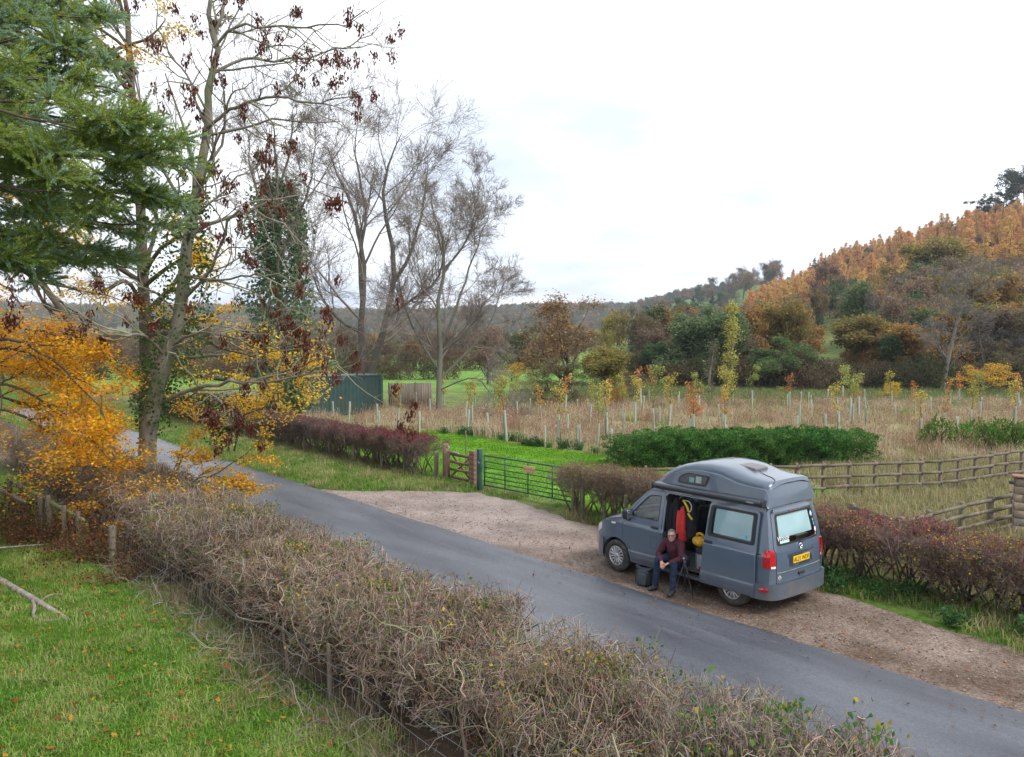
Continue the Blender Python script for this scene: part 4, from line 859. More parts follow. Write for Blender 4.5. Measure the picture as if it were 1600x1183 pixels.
q = np.repeat(c, m, 0); dn = np.abs(RG.normal(0, .12, nk * m)); q = q + RG.normal(0, .06, (nk * m, 3)) - np.array([0, 0, 1]) * (dn[:, None] + .03)
leaves(b, q, RG.uniform(.09, .14, nk * m), pal([(.15, .045, .035, 3), (.11, .035, .03, 2), (.21, .08, .055, 1)], nk * m), .42, dirs=RG.normal(0, .35, (nk * m, 3)) + np.array([0, 0, 1])); link('seed_keys', b.mesh('ash_keys', LEAF), ash)
link('ivy', ivy([np.array(q) - off for q in pp(YA, (236, 655), (250, 600), (270, 530), (285, 460), (292, 390), (302, 310))], 3400, lambda u: .42 + .55 * np.sin(u * 3.1) ** 1.0, [(.045, .095, .025, 3), (.07, .13, .035, 2), (.10, .16, .04, 1)], (.06, .12)), ash)

# ------------------------------------------------------------------ autumn leaved trees on the left
def leafy(name, label, base, limbs, levels, npal, nleaf, size, bark, flat=.5, spread=.1, cat='tree', sides=6):
    r = empty(name, (base[0], base[1], tz(base[0], base[1])), 0, label, cat); off = np.array(r.location)
    specs = [([np.array(q) - off for q in s[0]], s[1], s[2]) for s in limbs]
    b = Bag(); P, R, L = limb_set(b, specs, 12, sides, bark, .03); link('trunk', b.mesh(name + '_limbs', WOODV, True), r)
    b = Bag(); P, R, L = branches(b, P, R, L, levels, bark, .003); tag(link('branches', b.mesh(name + '_branches', WOODV), r), kind='stuff')
    b = Bag(); w = RG.uniform(0, 1, nleaf); i = RG.integers(0, len(P), nleaf); j = RG.integers(1, P.shape[1], nleaf)
    q = P[i, j] + RG.normal(0, spread, (nleaf, 3)) * np.array([1, 1, .45]); leaves(b, q, RG.uniform(*size, nleaf), pal(npal, nleaf, .15), .62, flat)
    link('leaves', b.mesh(name + '_leaves', LEAF), r); return r
YB = 21.5; tb = (-16.6, 22.0)
def from_trunk(z0, *pts, r=.05): return ([np.array([tb[0], tb[1], z0])] + pp(YB, *pts), r, .012)
FL = [dict(k=8, t=(.15, 1), ang=(.4, 1.0), lr=(.16, .32), rr=.6, n=6, w=.14, trop=(0, 0, -.02), fall=.4, sides=4), dict(k=6, t=(.15, 1), ang=(.4, .9), lr=(.35, .6), rr=.6, n=5, w=.14, trop=(0, 0, -.02), fall=.3)]
leafy('beech_tree', 'golden yellow beech overhanging the lawn corner', tb, [
    ([np.array([tb[0], tb[1], -.05]), np.array([tb[0] - .1, tb[1], 4]), np.array([tb[0], tb[1] + .2, 9])], .30, .12),
    from_trunk(4.4, (0, 545), (60, 560), (110, 590), (160, 620)), from_trunk(5.2, (-20, 505), (40, 515), (90, 525), (150, 570)), from_trunk(4.6, (0, 530, -1), (70, 555, -1.4), (120, 600, -1.7), (165, 650, -1.8)),
    from_trunk(3.6, (0, 600), (60, 625), (110, 660), (165, 705)), from_trunk(2.9, (0, 640), (70, 670), (120, 700), (170, 735), r=.05), from_trunk(3.2, (-10, 620, 1.5), (60, 640, 2), (130, 650, 2.4), (190, 690, 2.6)), from_trunk(4.0, (-10, 570, 1), (60, 590, 1.5), (110, 570, 2), (160, 560, 2.4))],
    FL, [(.74, .45, .025, 5), (.72, .36, .02, 3), (.50, .42, .06, 1.5), (.74, .28, .03, 1.5)], 27000, (.07, .115), (.085, .07, .055), .55, .22)
leafy('maple_shrub', 'orange leaved field maple growing through the hedge by the ash trunk', (-9.7, 21.6), [
    ([np.array([-9.7, 21.6, 0.])] + pp(21, (250, 790), (300, 760), (345, 735), (385, 705)), .05, .01), ([np.array([-9.7, 21.6, .0])] + pp(20.6, (235, 800), (205, 780), (165, 775), (140, 795)), .05, .01),
    ([np.array([-9.7, 21.6, .0])] + pp(20.5, (260, 800), (300, 790), (330, 775), (360, 760)), .04, .01), ([np.array([-9.7, 21.6, 0.])] + pp(22, (262, 780), (275, 740), (285, 715), (300, 700)), .04, .01)],
    [dict(FL[0], k=7, lr=(.3, .5)), dict(FL[1], k=4)], [(.68, .38, .04, 4), (.64, .27, .05, 3), (.50, .22, .07, 1)], 6500, (.06, .105), (.12, .09, .06), .4, .11, 'shrub')
tm = (-12.6, 28.0)
def fm(z0, Y, *pts): return ([np.array([tm[0], tm[1], z0])] + pp(Y, *pts), .09, .012)
leafy('maple_tree', 'amber and orange maple behind the ivy covered ash trunk', tm, [
    ([np.array([tm[0], tm[1], -.05]), np.array([tm[0] + .1, tm[1], 5]), np.array([tm[0], tm[1] - .2, 12]), np.array([tm[0] - .4, tm[1], 17])], .28, .06),
    fm(5, 27, (270, 500), (320, 500), (350, 480)), fm(4.4, 26, (280, 560), (340, 555), (400, 560), (450, 575)), fm(5.2, 25, (290, 520), (350, 545), (400, 560), (440, 580)), fm(8, 27, (150, 400), (60, 340), (0, 310)), fm(7, 26, (120, 380), (60, 370), (10, 360)),
    fm(6.8, 27, (260, 420), (290, 405), (320, 440)), fm(14, 26, (150, 60), (100, 15), (60, -10)), fm(13, 26, (170, 90), (230, 60), (260, 30)), fm(3.4, 26, (290, 640), (340, 650), (380, 640)), fm(3.2, 25.5, (320, 660), (370, 650), (410, 640)), fm(6, 26, (200, 440), (150, 460), (110, 450)), fm(7.2, 26, (260, 380), (310, 370), (345, 400)), fm(4.2, 24.5, (330, 590), (400, 595), (460, 575), (500, 560))],
    [dict(FL[0], k=6), dict(FL[1], k=4)], [(.66, .39, .03, 4), (.66, .46, .05, 3), (.68, .24, .04, 1.5), (.45, .36, .07, 1)], 11500, (.08, .13), (.10, .08, .06), .4, .2)
# dark holly under it
leafy('holly_bush', 'dark green holly beyond the pale ash trunk at the lane edge', rd(37.5, 7.2)[:2], [(pp(33.0, (352 + a, 705), (352 + a * 1.6, 665), (352 + a * 2.2, 625)), .05, .015) for a in (-14, -5, 5, 14)], [dict(FL[0], k=9), dict(FL[1], k=5)], [(.03, .065, .02, 3), (.05, .09, .03, 2), (.30, .22, .04, 1)], 3200, (.08, .14), (.06, .05, .04), .2, .16, 'bush')
# the big dark limb and thin stems of the old tree hanging in from the left
leafy('leaning_tree', 'brown leaning trunk crossing above the golden beech', (-17.4, 24), [
    ([np.array([-17.4, 24, -.05])] + pp(24, (-160, 600), (-130, 420), (-60, 400), (20, 415), (62, 440), (100, 490), (128, 532)), .17, .07), (pp(24, (-60, 400), (10, 450), (30, 470)), .05, .015), (pp(24, (62, 440), (120, 452), (170, 462), (215, 480)), .035, .01)],
    [dict(FL[0], k=4, w=.25), dict(FL[1], k=3, w=.25)], [(.10, .03, .022, 1)], 260, (.05, .09), (.13, .095, .07), 0, .05)

# ------------------------------------------------------------------ fir branches reaching in from the left
tf = np.array([-13.2, 14.6, 0.])
fir = empty('fir_tree', tuple(tf), 0, 'blue green fir with long needle branches hanging over the beech', 'tree')
tips = [(((p[0] - 38 if p[0] > 90 else p[0]), p[1]), y) for p, y in [((110, 45), 15.5), ((215, 30), 15.6), ((190, 95), 15), ((240, 150), 13.4), ((255, 205), 12.8), ((205, 165), 12.2), ((150, 205), 11.6), ((285, 250), 13.8), ((280, 320), 15.2), ((255, 355), 14.6), ((265, 215), 15.6), ((235, 300), 13.8), ((215, 400), 15), ((150, 380), 13.6), ((90, 300), 12.2), ((180, 330), 14.6), ((60, 130), 13), ((120, 120), 15.4), ((60, 400), 13.2), ((110, 430), 14.8), ((30, 230), 12), ((200, 250), 12.6), ((30, 60), 14), ((250, 420), 15.8), ((40, 10), 15.8), ((165, 10), 16.2)]]
specs = []
for (px, py), Y in tips:
    T = at(px, py, Y) - tf; z0 = max(T[2] + RG.uniform(.2, 1.1), 3); S = np.array([0, 0, z0])
    mid = S * .5 + T * .5 + np.array([0, 0, .25]) + RG.normal(0, .15, 3); specs.append(([S, S * .75 + mid * .25 + np.array([0, 0, .1]), mid, T]) + () if False else ([S, mid, T], .055, .012))
b = Bag(); tubes(b, np.array([[0, 0, -.05], [.05, 0, 6], [0, .05, 12], [0, 0, 18]])[None], np.array([[.32, .26, .18, .08]]), 10, col=(.10, .075, .06))
P, R, L = limb_set(b, specs, 12, 5, (.10, .075, .055), .04); link('trunk', b.mesh('fir_limbs', WOODV, True), fir)
b = Bag()
def flat_spawn(P, R, L, k, t, lr, rr, fall, n, droop, zj=.12):
    B, m, _ = P.shape; tt = RG.uniform(t[0], t[1], (B, k)); f = tt * (m - 1); i = np.minimum(f.astype(int), m - 2); w = (f - i)[..., None]; bb = np.arange(B)[:, None]
    p = P[bb, i] * (1 - w) + P[bb, i + 1] * w; tan = unit(P[bb, i + 1] - P[bb, i]); side = unit(np.cross(tan, np.array([0, 0, 1.]))) * RG.choice([-1, 1], (B, k, 1))
    d = unit(tan * RG.uniform(.5, 1.1, (B, k, 1)) + side + RG.normal(0, zj, (B, k, 3))); Lc = (L[:, None] * RG.uniform(*lr, (B, k)) * (1 - fall * tt)).ravel()
    Q = grow(p.reshape(-1, 3), d.reshape(-1, 3), Lc, n, .06, (0, 0, droop)); return Q, taper((R[bb, i] * rr).ravel(), n, .4), Lc
P1, R1, L1 = flat_spawn(P, R, L, 11, (.38, 1), (.18, .36), .5, .55, 6, -.02); tubes(b, P1, np.maximum(R1, .004), 3, col=(.12, .085, .06))
P2, R2, L2 = flat_spawn(P1, R1, L1, 7, (.2, 1), (.3, .6), .5, .4, 4, .02); tubes(b, P2, np.maximum(R2, .003), 3, col=(.13, .10, .06)); link('branches', b.mesh('fir_twigs', WOODV), fir)
def needle_twig(name, cols):
    bg_ = Bag(); Ln = .30; N = 130; x = RG.uniform(0, Ln, N); a = RG.uniform(0, 6.28, N); tubes(bg_, np.array([[0, 0, 0], [Ln * .5, 0, .005], [Ln, 0, 0]])[None], np.array([[.004, .003, .002]]), 3, col=(.11, .09, .05))
    d = np.stack([np.full(N, .75), np.cos(a), np.sin(a) * .7 + .15], 1); q = np.stack([x, np.zeros(N), np.zeros(N)], 1) + unit(d) * .017; leaves(bg_, q, RG.uniform(.030, .048, N), pal(cols, N, .15), .16, dirs=d); return proto(bg_.mesh(name, NEEDLE))
FC = [(.27, .36, .07, 3), (.35, .44, .09, 2), (.30, .38, .15, 1)]
FB = [(.32, .46, .29, 3), (.38, .52, .35, 2), (.25, .38, .21, 1)]
tw = [needle_twig('needle_twig', FC), needle_twig('needle_twig', FC), needle_twig('needle_twig_pale', FB)]
A = []; D = []; K = []
frontY = (P2[:, 0, 1] + tf[1]) < 13.3
for j in range(P2.shape[1] - 1):
    for f in (.0, .5):
        A.append(P2[:, j] * (1 - f) + P2[:, j + 1] * f); D.append(P2[:, j + 1] - P2[:, j]); K.append(np.where(frontY & (RG.random(len(P2)) < .7), 2, RG.integers(0, 2, len(P2))))
for j in range(1, P1.shape[1] - 1):
    for f in (.0, .5):
        A.append(P1[:, j] * (1 - f) + P1[:, j + 1] * f); D.append(P1[:, j + 1] - P1[:, j]); K.append(RG.integers(0, 2, len(P1)))
A = np.concatenate(A); D = unit(unit(np.concatenate(D)) + RG.normal(0, .5, (len(A), 3)) + np.array([0, 0, .22])); K = np.concatenate(K)
rv = np.stack([RG.uniform(-.5, .5, len(A)), -np.arcsin(np.clip(D[:, 2], -1, 1)), np.arctan2(D[:, 1], D[:, 0])], 1)
scatter('needles', A, rv, RG.uniform(.8, 1.3, len(A)), K, tw, None, parent=fir)
b = Bag(); ci = RG.integers(0, len(P2), 26)
for q in P2[ci, -1]:
    pth = np.array([q + np.array([0, 0, -.02]), q + np.array([0, 0, -.06]), q + np.array([0, 0, -.10]), q + np.array([0, 0, -.13])]); tubes(b, pth[None], np.array([[.012, .026, .022, .006]]), 6, col=(.23, .10, .05))
tag(link('cones', b.mesh('fir_cones', WOODV, True), fir), kind='stuff')

# ------------------------------------------------------------------ conifer hedge, young shrubs, thin trees
CG = [(.07, .17, .04, 3), (.095, .21, .05, 3), (.13, .26, .07, 2), (.045, .11, .03, 1)]
fl = [fluffy('cypress', CG, 9000, 1.6, .98, (.06, .12), True) for _ in range(3)]
ch = empty('conifer_hedge', (9.5, 32.6, 0), 0, 'dense dark green conifer hedge behind the rail fence', 'hedge')
for i, x in enumerate(np.arange(4.9, 14.4, .95)):
    m = fl[i % 3]; s = .85 if x < 5.5 else 1.0; s *= RG.uniform(.94, 1.06)
    for nme, me in zip(('stems', 'foliage'), m): link(nme, me, ch, (x - 9.5, RG.normal(0, .12), 0), RG.uniform(0, 6), (1.02, 1.0, s * (.90 if x < 13.5 else .86)))
lg = [fluffy('young_shrub', [(.12, .22, .04, 3), (.16, .27, .06, 2), (.08, .15, .03, 1)], 1400, 1.2, .55, (.07, .13))]
for i, (px, Y, s) in enumerate([(1470, 37, 1.15), (1452, 38, .75), (1510, 36, 1.0), (1528, 36.5, 1.1), (1550, 36, 1.0), (1568, 36.4, 1.15), (1590, 36, 1.1), (1612, 36, 1.1)]):
    r = empty('young_shrub', (az(px, Y), Y, tz(az(px, Y), Y)), i, 'light green young shrub behind the rail fence', 'shrub', 'young shrubs behind the rail fence', s)
    for nme, me in zip(('stems', 'foliage'), lg[0]): link(nme, me, r)
def thin_tree(px, top, Y, label, lp, n, bark):
    X = az(px, Y); g = tz(X, Y); H = at(px, top, Y)[2] - g
    r = empty('slender_tree', (X, Y, g), 0, label, 'tree'); b = Bag(); P0 = grow(np.zeros((1, 3)), [[0, 0, 1]], np.array([H]), 10, .04); R0 = taper([.14], 10, .15); tubes(b, P0, R0, 6, col=bark); link('trunk', b.mesh('slender_trunk', WOODV, True), r)
    b = Bag(); P, R, L = branches(b, P0, R0, np.array([H]), [dict(k=46, t=(.08, 1), ang=(.3, .8), lr=(.10, .22), rr=.35, n=4, trop=(0, 0, .15), fall=.5), dict(k=6, lr=(.4, .7), n=3)], bark, .008)
    q = P[RG.integers(0, len(P), n), RG.integers(0, 3, n)] + RG.normal(0, .14, (n, 3)); leaves(b, q, RG.uniform(.08, .16, n), pal(lp, n, .2), .7); link('crown', b.mesh('slender_crown', LEAF), r)
thin_tree(1135, 486, 58, 'slender ivy clad tree with yellow leaves standing in the meadow', [(.46, .42, .12, 3), (.30, .31, .10, 3), (.58, .48, .10, 1.5)], 3200, (.17, .16, .13))
thin_tree(1108, 536, 59, 'shorter grey twiggy tree beside the slender ivy clad tree', [(.30, .29, .19, 1), (.22, .22, .14, 1)], 700, (.34, .31, .27))

# ------------------------------------------------------------------ saplings in tubes
b = Bag(); an = np.linspace(0, 2 * np.pi, 9)[:-1]
def tube_guard():
    b = Bag(); z = np.array([0, .6, 1.15, 1.2]); r = np.array([.052, .05, .05, .056]); V = np.stack([np.stack([np.cos(an) * rr, np.sin(an) * rr, np.full(8, zz)], 1) for zz, rr in zip(z, r)]).reshape(-1, 3)
    j = np.arange(8); Q = np.concatenate([np.stack([j + 8 * k, (j + 1) % 8 + 8 * k, (j + 1) % 8 + 8 * k + 8, j + 8 * k + 8], 1) for k in range(3)]); b.add(V, Q, col=(.50, .57, .47)); return b.mesh('tree_guard', veg('guard_plastic', .35, .12, .5), True)
gm = tube_guard(); b = Bag(); beam(b, (.065, 0, -.02), (.065, 0, 1.05), .03, .03, (.22, .17, .12)); km = b.mesh('guard_stake', WOODV)
def sapling_crown(cols, n, h, nm):
    b = Bag(); P0 = grow(np.array([[0, 0, 1.1]]), [[0, 0, 1]], np.array([h]), 6, .08); R0 = taper([.018], 6, .3); tubes(b, np.concatenate([np.array([[[0, 0, .05]]]), P0], 1), np.hstack([[[.02]], R0]), 4, col=(.14, .11, .08))
    P, R, L = branches(b, P0, R0, np.array([h]), [dict(k=12, t=(.05, 1), ang=(.4, 1.0), lr=(.3, .55), n=4, trop=(0, 0, .08)), dict(k=3, n=3, lr=(.3, .6))], (.14, .11, .08), .004); st = b.mesh(nm + '_stem', WOODV)
    b = Bag(); q = P[RG.integers(0, len(P), n), RG.integers(0, 3, n)] + RG.normal(0, .07, (n, 3)); leaves(b, q, RG.uniform(.05, .10, n), pal(cols, n, .18), .7); return st, b.mesh(nm + '_leaves', LEAF)
SAP = {'yellow': sapling_crown([(.58, .46, .10, 2), (.42, .40, .11, 2)], 330, 1.3, 'yellow'), 'green': sapling_crown([(.30, .36, .11, 3), (.42, .40, .11, 1)], 480, 1.5, 'green'), 'orange': sapling_crown([(.66, .32, .09, 3), (.55, .24, .08, 1)], 200, 1.0, 'orange')}
def sapling(X, Y, kind):
    r = empty('sapling', (X, Y, tz(X, Y)), RG.uniform(0, 6.28), {None: 'pale plastic tree guard on a stake with no leaves showing', 'yellow': 'yellow leaved sapling growing out of a pale tree guard', 'green': 'green leaved sapling growing out of a pale tree guard', 'orange': 'small orange leaved sapling growing out of a pale tree guard'}[kind], 'sapling', {None: 'bare tree guards in the meadow'}.get(kind, f'{kind} saplings in the meadow'), RG.uniform(.8, 1.1) * (RG.uniform(.85, 1.35) if kind else 1))
    r.rotation_euler[0] = RG.normal(0, .035); r.rotation_euler[1] = RG.normal(0, .035)
    link('guard', gm, r); link('stake', km, r)
    if kind: link('stem', SAP[kind][0], r); link('leaves', SAP[kind][1], r)
for s_ in np.arange(24.5, 46, 1.75):
    q = rd(s_ + RG.normal(0, .3), 26.1 + RG.normal(0, .45) - (2.5 if s_ > 36 else 0)); sapling(q[0], q[1], None if RG.random() < .85 else 'yellow')
cnt = 0
for s_ in np.arange(8, 62, 3.3):
    for n_ in np.arange(28.6, 66, 3.0):
        q = rd(s_ + RG.normal(0, .9), n_ + RG.normal(0, .8)); X, Y = q[0], q[1]
        if not inview(np.array([X]), np.array([Y]), .02)[0] or Y > 66 or Y < 36.5 or meadow_mask(np.array([X]), np.array([Y]))[0] < .5: continue
        sapling(X, Y, RG.choice(['none', 'yellow', 'green', 'orange'], p=[.56, .13, .14, .17]) if True else None) if False else sapling(X, Y, (lambda k: None if k == 'none' else k)(str(RG.choice(['none', 'yellow', 'green', 'orange'], p=[.56, .13, .14, .17])))); cnt += 1
for px, Y, kd in ((935, 37.5, 'green'), (950, 40, 'yellow'), (1022, 39.5, 'green'), (738, 46, 'yellow'), (1335, 46, 'green'), (1130, 45, 'yellow')): sapling(az(px, Y), Y, kd)
# ================================================================== the camper van
PAINT = mat('grey_paint', (.080, .113, .158), .32, var=.05, scale=3, coat=1.0, spec=.5, dirt=None)
def add_grime(m):
    """road film thickening towards the sills, as thin dust with its own blotches"""
    t = m.node_tree; b = t.nodes['Principled BSDF']; src = b.inputs['Base Color'].links[0].from_socket
    tc = nd(t, 'ShaderNodeTexCoord'); sp = nd(t, 'ShaderNodeSeparateXYZ'); t.links.new(tc.outputs['Object'], sp.inputs[0])
    mr = nd(t, 'ShaderNodeMapRange'); mr.inputs[1].default_value = .25; mr.inputs[2].default_value = .95; mr.inputs[3].default_value = .42; mr.inputs[4].default_value = .0
    t.links.new(sp.outputs[2], mr.inputs[0])
    n = nd(t, 'ShaderNodeTexNoise'); n.inputs['Scale'].default_value = 5; n.inputs['Detail'].default_value = 7; t.links.new(tc.outputs['Object'], n.inputs['Vector'])
    mu = nd(t, 'ShaderNodeMath', operation='MULTIPLY'); t.links.new(mr.outputs[0], mu.inputs[0]); t.links.new(n.outputs[0], mu.inputs[1])
    mx = nd(t, 'ShaderNodeMix', data_type='RGBA'); mx.inputs[7].default_value = (.23, .205, .175, 1)
    t.links.new(mu.outputs[0], mx.inputs[0]); t.links.new(src, mx.inputs[6]); t.links.new(mx.outputs[2], b.inputs['Base Color'])
    ro = nd(t, 'ShaderNodeMapRange'); ro.inputs[3].default_value = .28; ro.inputs[4].default_value = .62; t.links.new(mu.outputs[0], ro.inputs[0]); t.links.new(ro.outputs[0], b.inputs['Roughness'])
add_grime(PAINT)
TRIM = mat('black_plastic', (.022, .023, .025), .55, var=.2, scale=12)
RUBBER = mat('tyre_rubber', (.035, .034, .034), .85, var=.25, scale=20, dirt=(.10, .085, .07))
ALLOY = mat('silver_trim', (.50, .51, .53), .38, metal=.55, var=.12, scale=10, dirt=(.26, .24, .22))
CHROME = mat('chrome', (.75, .76, .78), .15, metal=1, var=.03)
DARK = mat('cabin_lining', (.018, .018, .02), .8, var=.2)
SEATM = mat('seat_cloth', (.035, .036, .04), .9, var=.25, scale=30)
REDL = mat('red_lens', (.42, .008, .012), .18, var=.12, scale=14, coat=.6)
WHITEL = mat('clear_lens', (.75, .74, .72), .2, var=.05, coat=.5)
BLIND = mat('window_blind', (.74, .92, .98), .75, var=.05, scale=3)
YELP = mat('plate_yellow', (.75, .47, .03), .4, var=.03)
BLK = mat('black_print', (.012, .012, .012), .5, var=.02)
WHT = mat('white_print', (.8, .8, .8), .5, var=.02)
def glass_mat(name, col, alpha):
    if name in MATS: return MATS[name]
    m = bpy.data.materials.new(name); m.use_nodes = True; t = m.node_tree; t.nodes.clear()
    o = nd(t, 'ShaderNodeOutputMaterial'); tr = nd(t, 'ShaderNodeBsdfTransparent'); gl = nd(t, 'ShaderNodeBsdfGlossy'); gl.inputs['Roughness'].default_value = .03; ms = nd(t, 'ShaderNodeMixShader'); fr = nd(t, 'ShaderNodeFresnel'); fr.inputs[0].default_value = 1.5
    tr.inputs[0].default_value = (*col, 1); ad = nd(t, 'ShaderNodeMath', operation='ADD'); ad.inputs[1].default_value = alpha; t.links.new(fr.outputs[0], ad.inputs[0])
    t.links.new(ad.outputs[0], ms.inputs[0]); t.links.new(tr.outputs[0], ms.inputs[1]); t.links.new(gl.outputs[0], ms.inputs[2]); t.links.new(ms.outputs[0], o.inputs[0]); MATS[name] = m; return m
GLASS = glass_mat('tinted_glass', (.74, .93, .88), .06); PRIV = glass_mat('privacy_glass', (.86, .95, .95), .02)

van = empty('camper_van', rd(9.22, 13.93, .018), TH, 'grey high top camper van with its side door slid open in the lay-by', 'van')
def wid(x, z):
    w = np.interp(z, [.22, .32, .45, .52, .575, .62, .9, 1.09, 1.105, 1.13, 1.25, 1.6, 1.9, 2.0], [.90, .93, .956, .962, .944, .945, .950, .953, .951, .932, .912, .855, .785, .755])
    x = np.asarray(x, float)
    f = 1 - .33 * np.clip((x - 2.6) / 1.3, 0, 2) ** 3
    f = f * (1 - .125 * np.clip((-.55 - x) / .33, 0, 2) ** 2.3)
    return w * f
def rearx(y, z): return np.interp(z, [.3, .5, .62, 1.0, 1.15, 1.45, 1.88, 2.0], [-.80, -.865, -.87, -.865, -.85, -.79, -.68, -.64]) + .115 * (np.abs(y) / .9) ** 4.5
def rounded(pts, r, k=5):
    out = []; n = len(pts)
    rs = r if hasattr(r, '__len__') else [r] * n
    for i in range(n):
        p = np.array(pts[i], float); a = np.array(pts[i - 1], float) - p; b_ = np.array(pts[(i + 1) % n], float) - p; la, lb = np.linalg.norm(a), np.linalg.norm(b_); q = min(rs[i], la * .45, lb * .45)
        if q < 1e-4: out.append(tuple(p)); continue
        A = p + a / la * q; B = p + b_ / lb * q
        for j in range(k + 1): t = j / k; out.append(tuple((1 - t) ** 2 * A + 2 * t * (1 - t) * p + t * t * B))
    return out
def flatmesh(loops, step=(.09, .07)):
    """outline with holes, cut into a fine grid; returns bmesh in the XZ plane (as x, 0, z)"""
    vl = [[Vector((p[0], p[1], 0)) for p in l] for l in loops]; tri = tessellate_polygon(vl); flat = [p for l in vl for p in l]
    bm = bmesh.new(); bv = [bm.verts.new((p.x, 0, p.y)) for p in flat]
    for t in tri:
        try: bm.faces.new([bv[i] for i in t])
        except ValueError: pass
    xs = [p.x for p in flat]; zs = [p.y for p in flat]
    for ax, lo, hi, st in ((0, min(xs), max(xs), step[0]), (2, min(zs), max(zs), step[1])):
        c = math.ceil(lo / st) * st
        while c < hi:
            co = [0, 0, 0]; co[ax] = c + .0003; no = [0, 0, 0]; no[ax] = 1
            bmesh.ops.bisect_plane(bm, geom=bm.verts[:] + bm.edges[:] + bm.faces[:], dist=1e-5, plane_co=co, plane_no=no); c += st
    return bm
def solid(bm, name, material, parent, thick=.02, loc=(0, 0, 0), flip=False, bev=0.0):
    bmesh.ops.remove_doubles(bm, verts=bm.verts, dist=1e-5)
    if flip: bmesh.ops.reverse_faces(bm, faces=bm.faces)
    for f in bm.faces: f.smooth = True
    me = bpy.data.meshes.new(name); bm.to_mesh(me); bm.free(); me.materials.append(material); o = link(name, me, parent, loc)
    if thick: md = o.modifiers.new('thickness', 'SOLIDIFY'); md.thickness = thick; md.offset = -1; md.use_even_offset = False
    if thick: es = o.modifiers.new('edges', 'EDGE_SPLIT'); es.split_angle = rad(40)
    return o
def side_part(name, loops, material, parent, side=1, out=0.0, dx=0.0, thick=.02, step=(.09, .0275)):
    bm = flatmesh(loops, step)
    for v in bm.verts:
        x, z = v.co.x, v.co.z; v.co = (x + dx, side * (float(wid(x, z)) + out), z)
    bm.normal_update(); s = sum((f.normal.y * f.calc_area() for f in bm.faces))
    return solid(bm, name, material, parent, thick, flip=(s * side < 0))
def rear_part(name, loops, material, parent, out=0.0, thick=.02, step=(.08, .07)):
    bm = flatmesh(loops, step)
    for v in bm.verts:
        y, z = v.co.x, v.co.z; v.co = (float(rearx(y, z)) - out, y, z)
    bm.normal_update(); s = sum((f.normal.x * f.calc_area() for f in bm.faces))
    return solid(bm, name, material, parent, thick, flip=s > 0)
def boxpart(name, a, b_, material, parent, bev=.01, rot=None, seg=2):
    bm = bmesh.new(); bmesh.ops.create_cube(bm, size=1); c = (np.array(a) + np.array(b_)) / 2; d = np.array(b_, float) - np.array(a)
    for v in bm.verts: v.co = Vector((v.co.x * d[0], v.co.y * d[1], v.co.z * d[2]))
    if bev: bmesh.ops.bevel(bm, geom=bm.edges[:], offset=min(bev, min(abs(d)) * .45), segments=seg, affect='EDGES', profile=.6)
    for f in bm.faces: f.smooth = True
    me = bpy.data.meshes.new(name); bm.to_mesh(me); bm.free(); me.materials.append(material); o = link(name, me, parent, tuple(c))
    if rot: o.rotation_euler = rot
    return o
def loft(name, rings, material, parent, closed=False, caps=False, smooth=True, split=None):
    rings = np.array(rings, float); m, n, _ = rings.shape; b = Bag(); i = np.arange(m - 1)[:, None] * n; j = np.arange(n if closed else n - 1)[None, :]
    b.add(rings, np.stack([i + j, i + (j + 1) % n, i + n + (j + 1) % n, i + n + j], -1).reshape(-1, 4))
    me = b.mesh(name, material, smooth)
    if caps:
        bm = bmesh.new(); bm.from_mesh(me); bm.verts.ensure_lookup_table()
        for k in (0, m - 1): 
            try: bm.faces.new([bm.verts[k * n + q] for q in range(n)])
            except ValueError: pass
        bmesh.ops.recalc_face_normals(bm, faces=bm.faces); bm.to_mesh(me); bm.free()
    o = link(name, me, parent)
    if split: es = o.modifiers.new('edges', 'EDGE_SPLIT'); es.split_angle = rad(split)
    return o
def text(name, body, size, material, parent, loc, rot, ext=.002, width=None):
    cu = bpy.data.curves.new(name, 'FONT'); cu.body = body; cu.size = size; cu.extrude = ext; cu.align_x = 'CENTER'; cu.align_y = 'CENTER'; cu.materials.append(material)
    o = bpy.data.objects.new(name, cu); COL.objects.link(o); o.parent = parent; o.location = loc; o.rotation_euler = rot
    me = bpy.data.meshes.new_from_object(o.evaluated_get(bpy.context.evaluated_depsgraph_get())); bpy.data.objects.remove(o); o = link(name, me, parent, loc); o.rotation_euler = rot
    if width: o.scale = (width, 1, 1)
    return o
def arc(cx, cz, r, a0, a1, k=14): return [(cx + r * math.cos(rad(a0 + (a1 - a0) * i / k)), cz + r * math.sin(rad(a0 + (a1 - a0) * i / k))) for i in range(k + 1)]
AX, AR = .352, .405
outline = [(3.78, .34), (3.42, .30)] + arc(3.0, AX, AR, -6, 186) + [(2.58, .30), (.42, .30)] + arc(0, AX, AR, -6, 186) + [(-.42, .30), (-.70, .36), (-.775, .6), (-.785, .95), (-.77, 1.12), (-.715, 1.45), (-.625, 1.88), (-.60, 1.955), (2.10, 1.955), (2.26, 1.85), (2.90, 1.235), (3.28, 1.125), (3.56, 1.01), (3.74, .88), (3.82, .72), (3.82, .5)]
door_o = [(2.80, 1.235), (2.80, .74)] + arc(3.0, AX, .47, 122, 178, 6) + [(2.50, .37), (1.79, .37), (1.765, .9), (1.755, 1.905), (2.12, 1.905), (2.20, 1.86)]
win_o = rounded([(2.66, 1.305), (2.17, 1.80), (1.845, 1.83), (1.845, 1.30)], [.03, .10, .05, .05])
open_o = rounded([(1.70, .36), (.58, .36), (.58, 1.90), (1.70, 1.90)], [.03, .03, .06, .06])
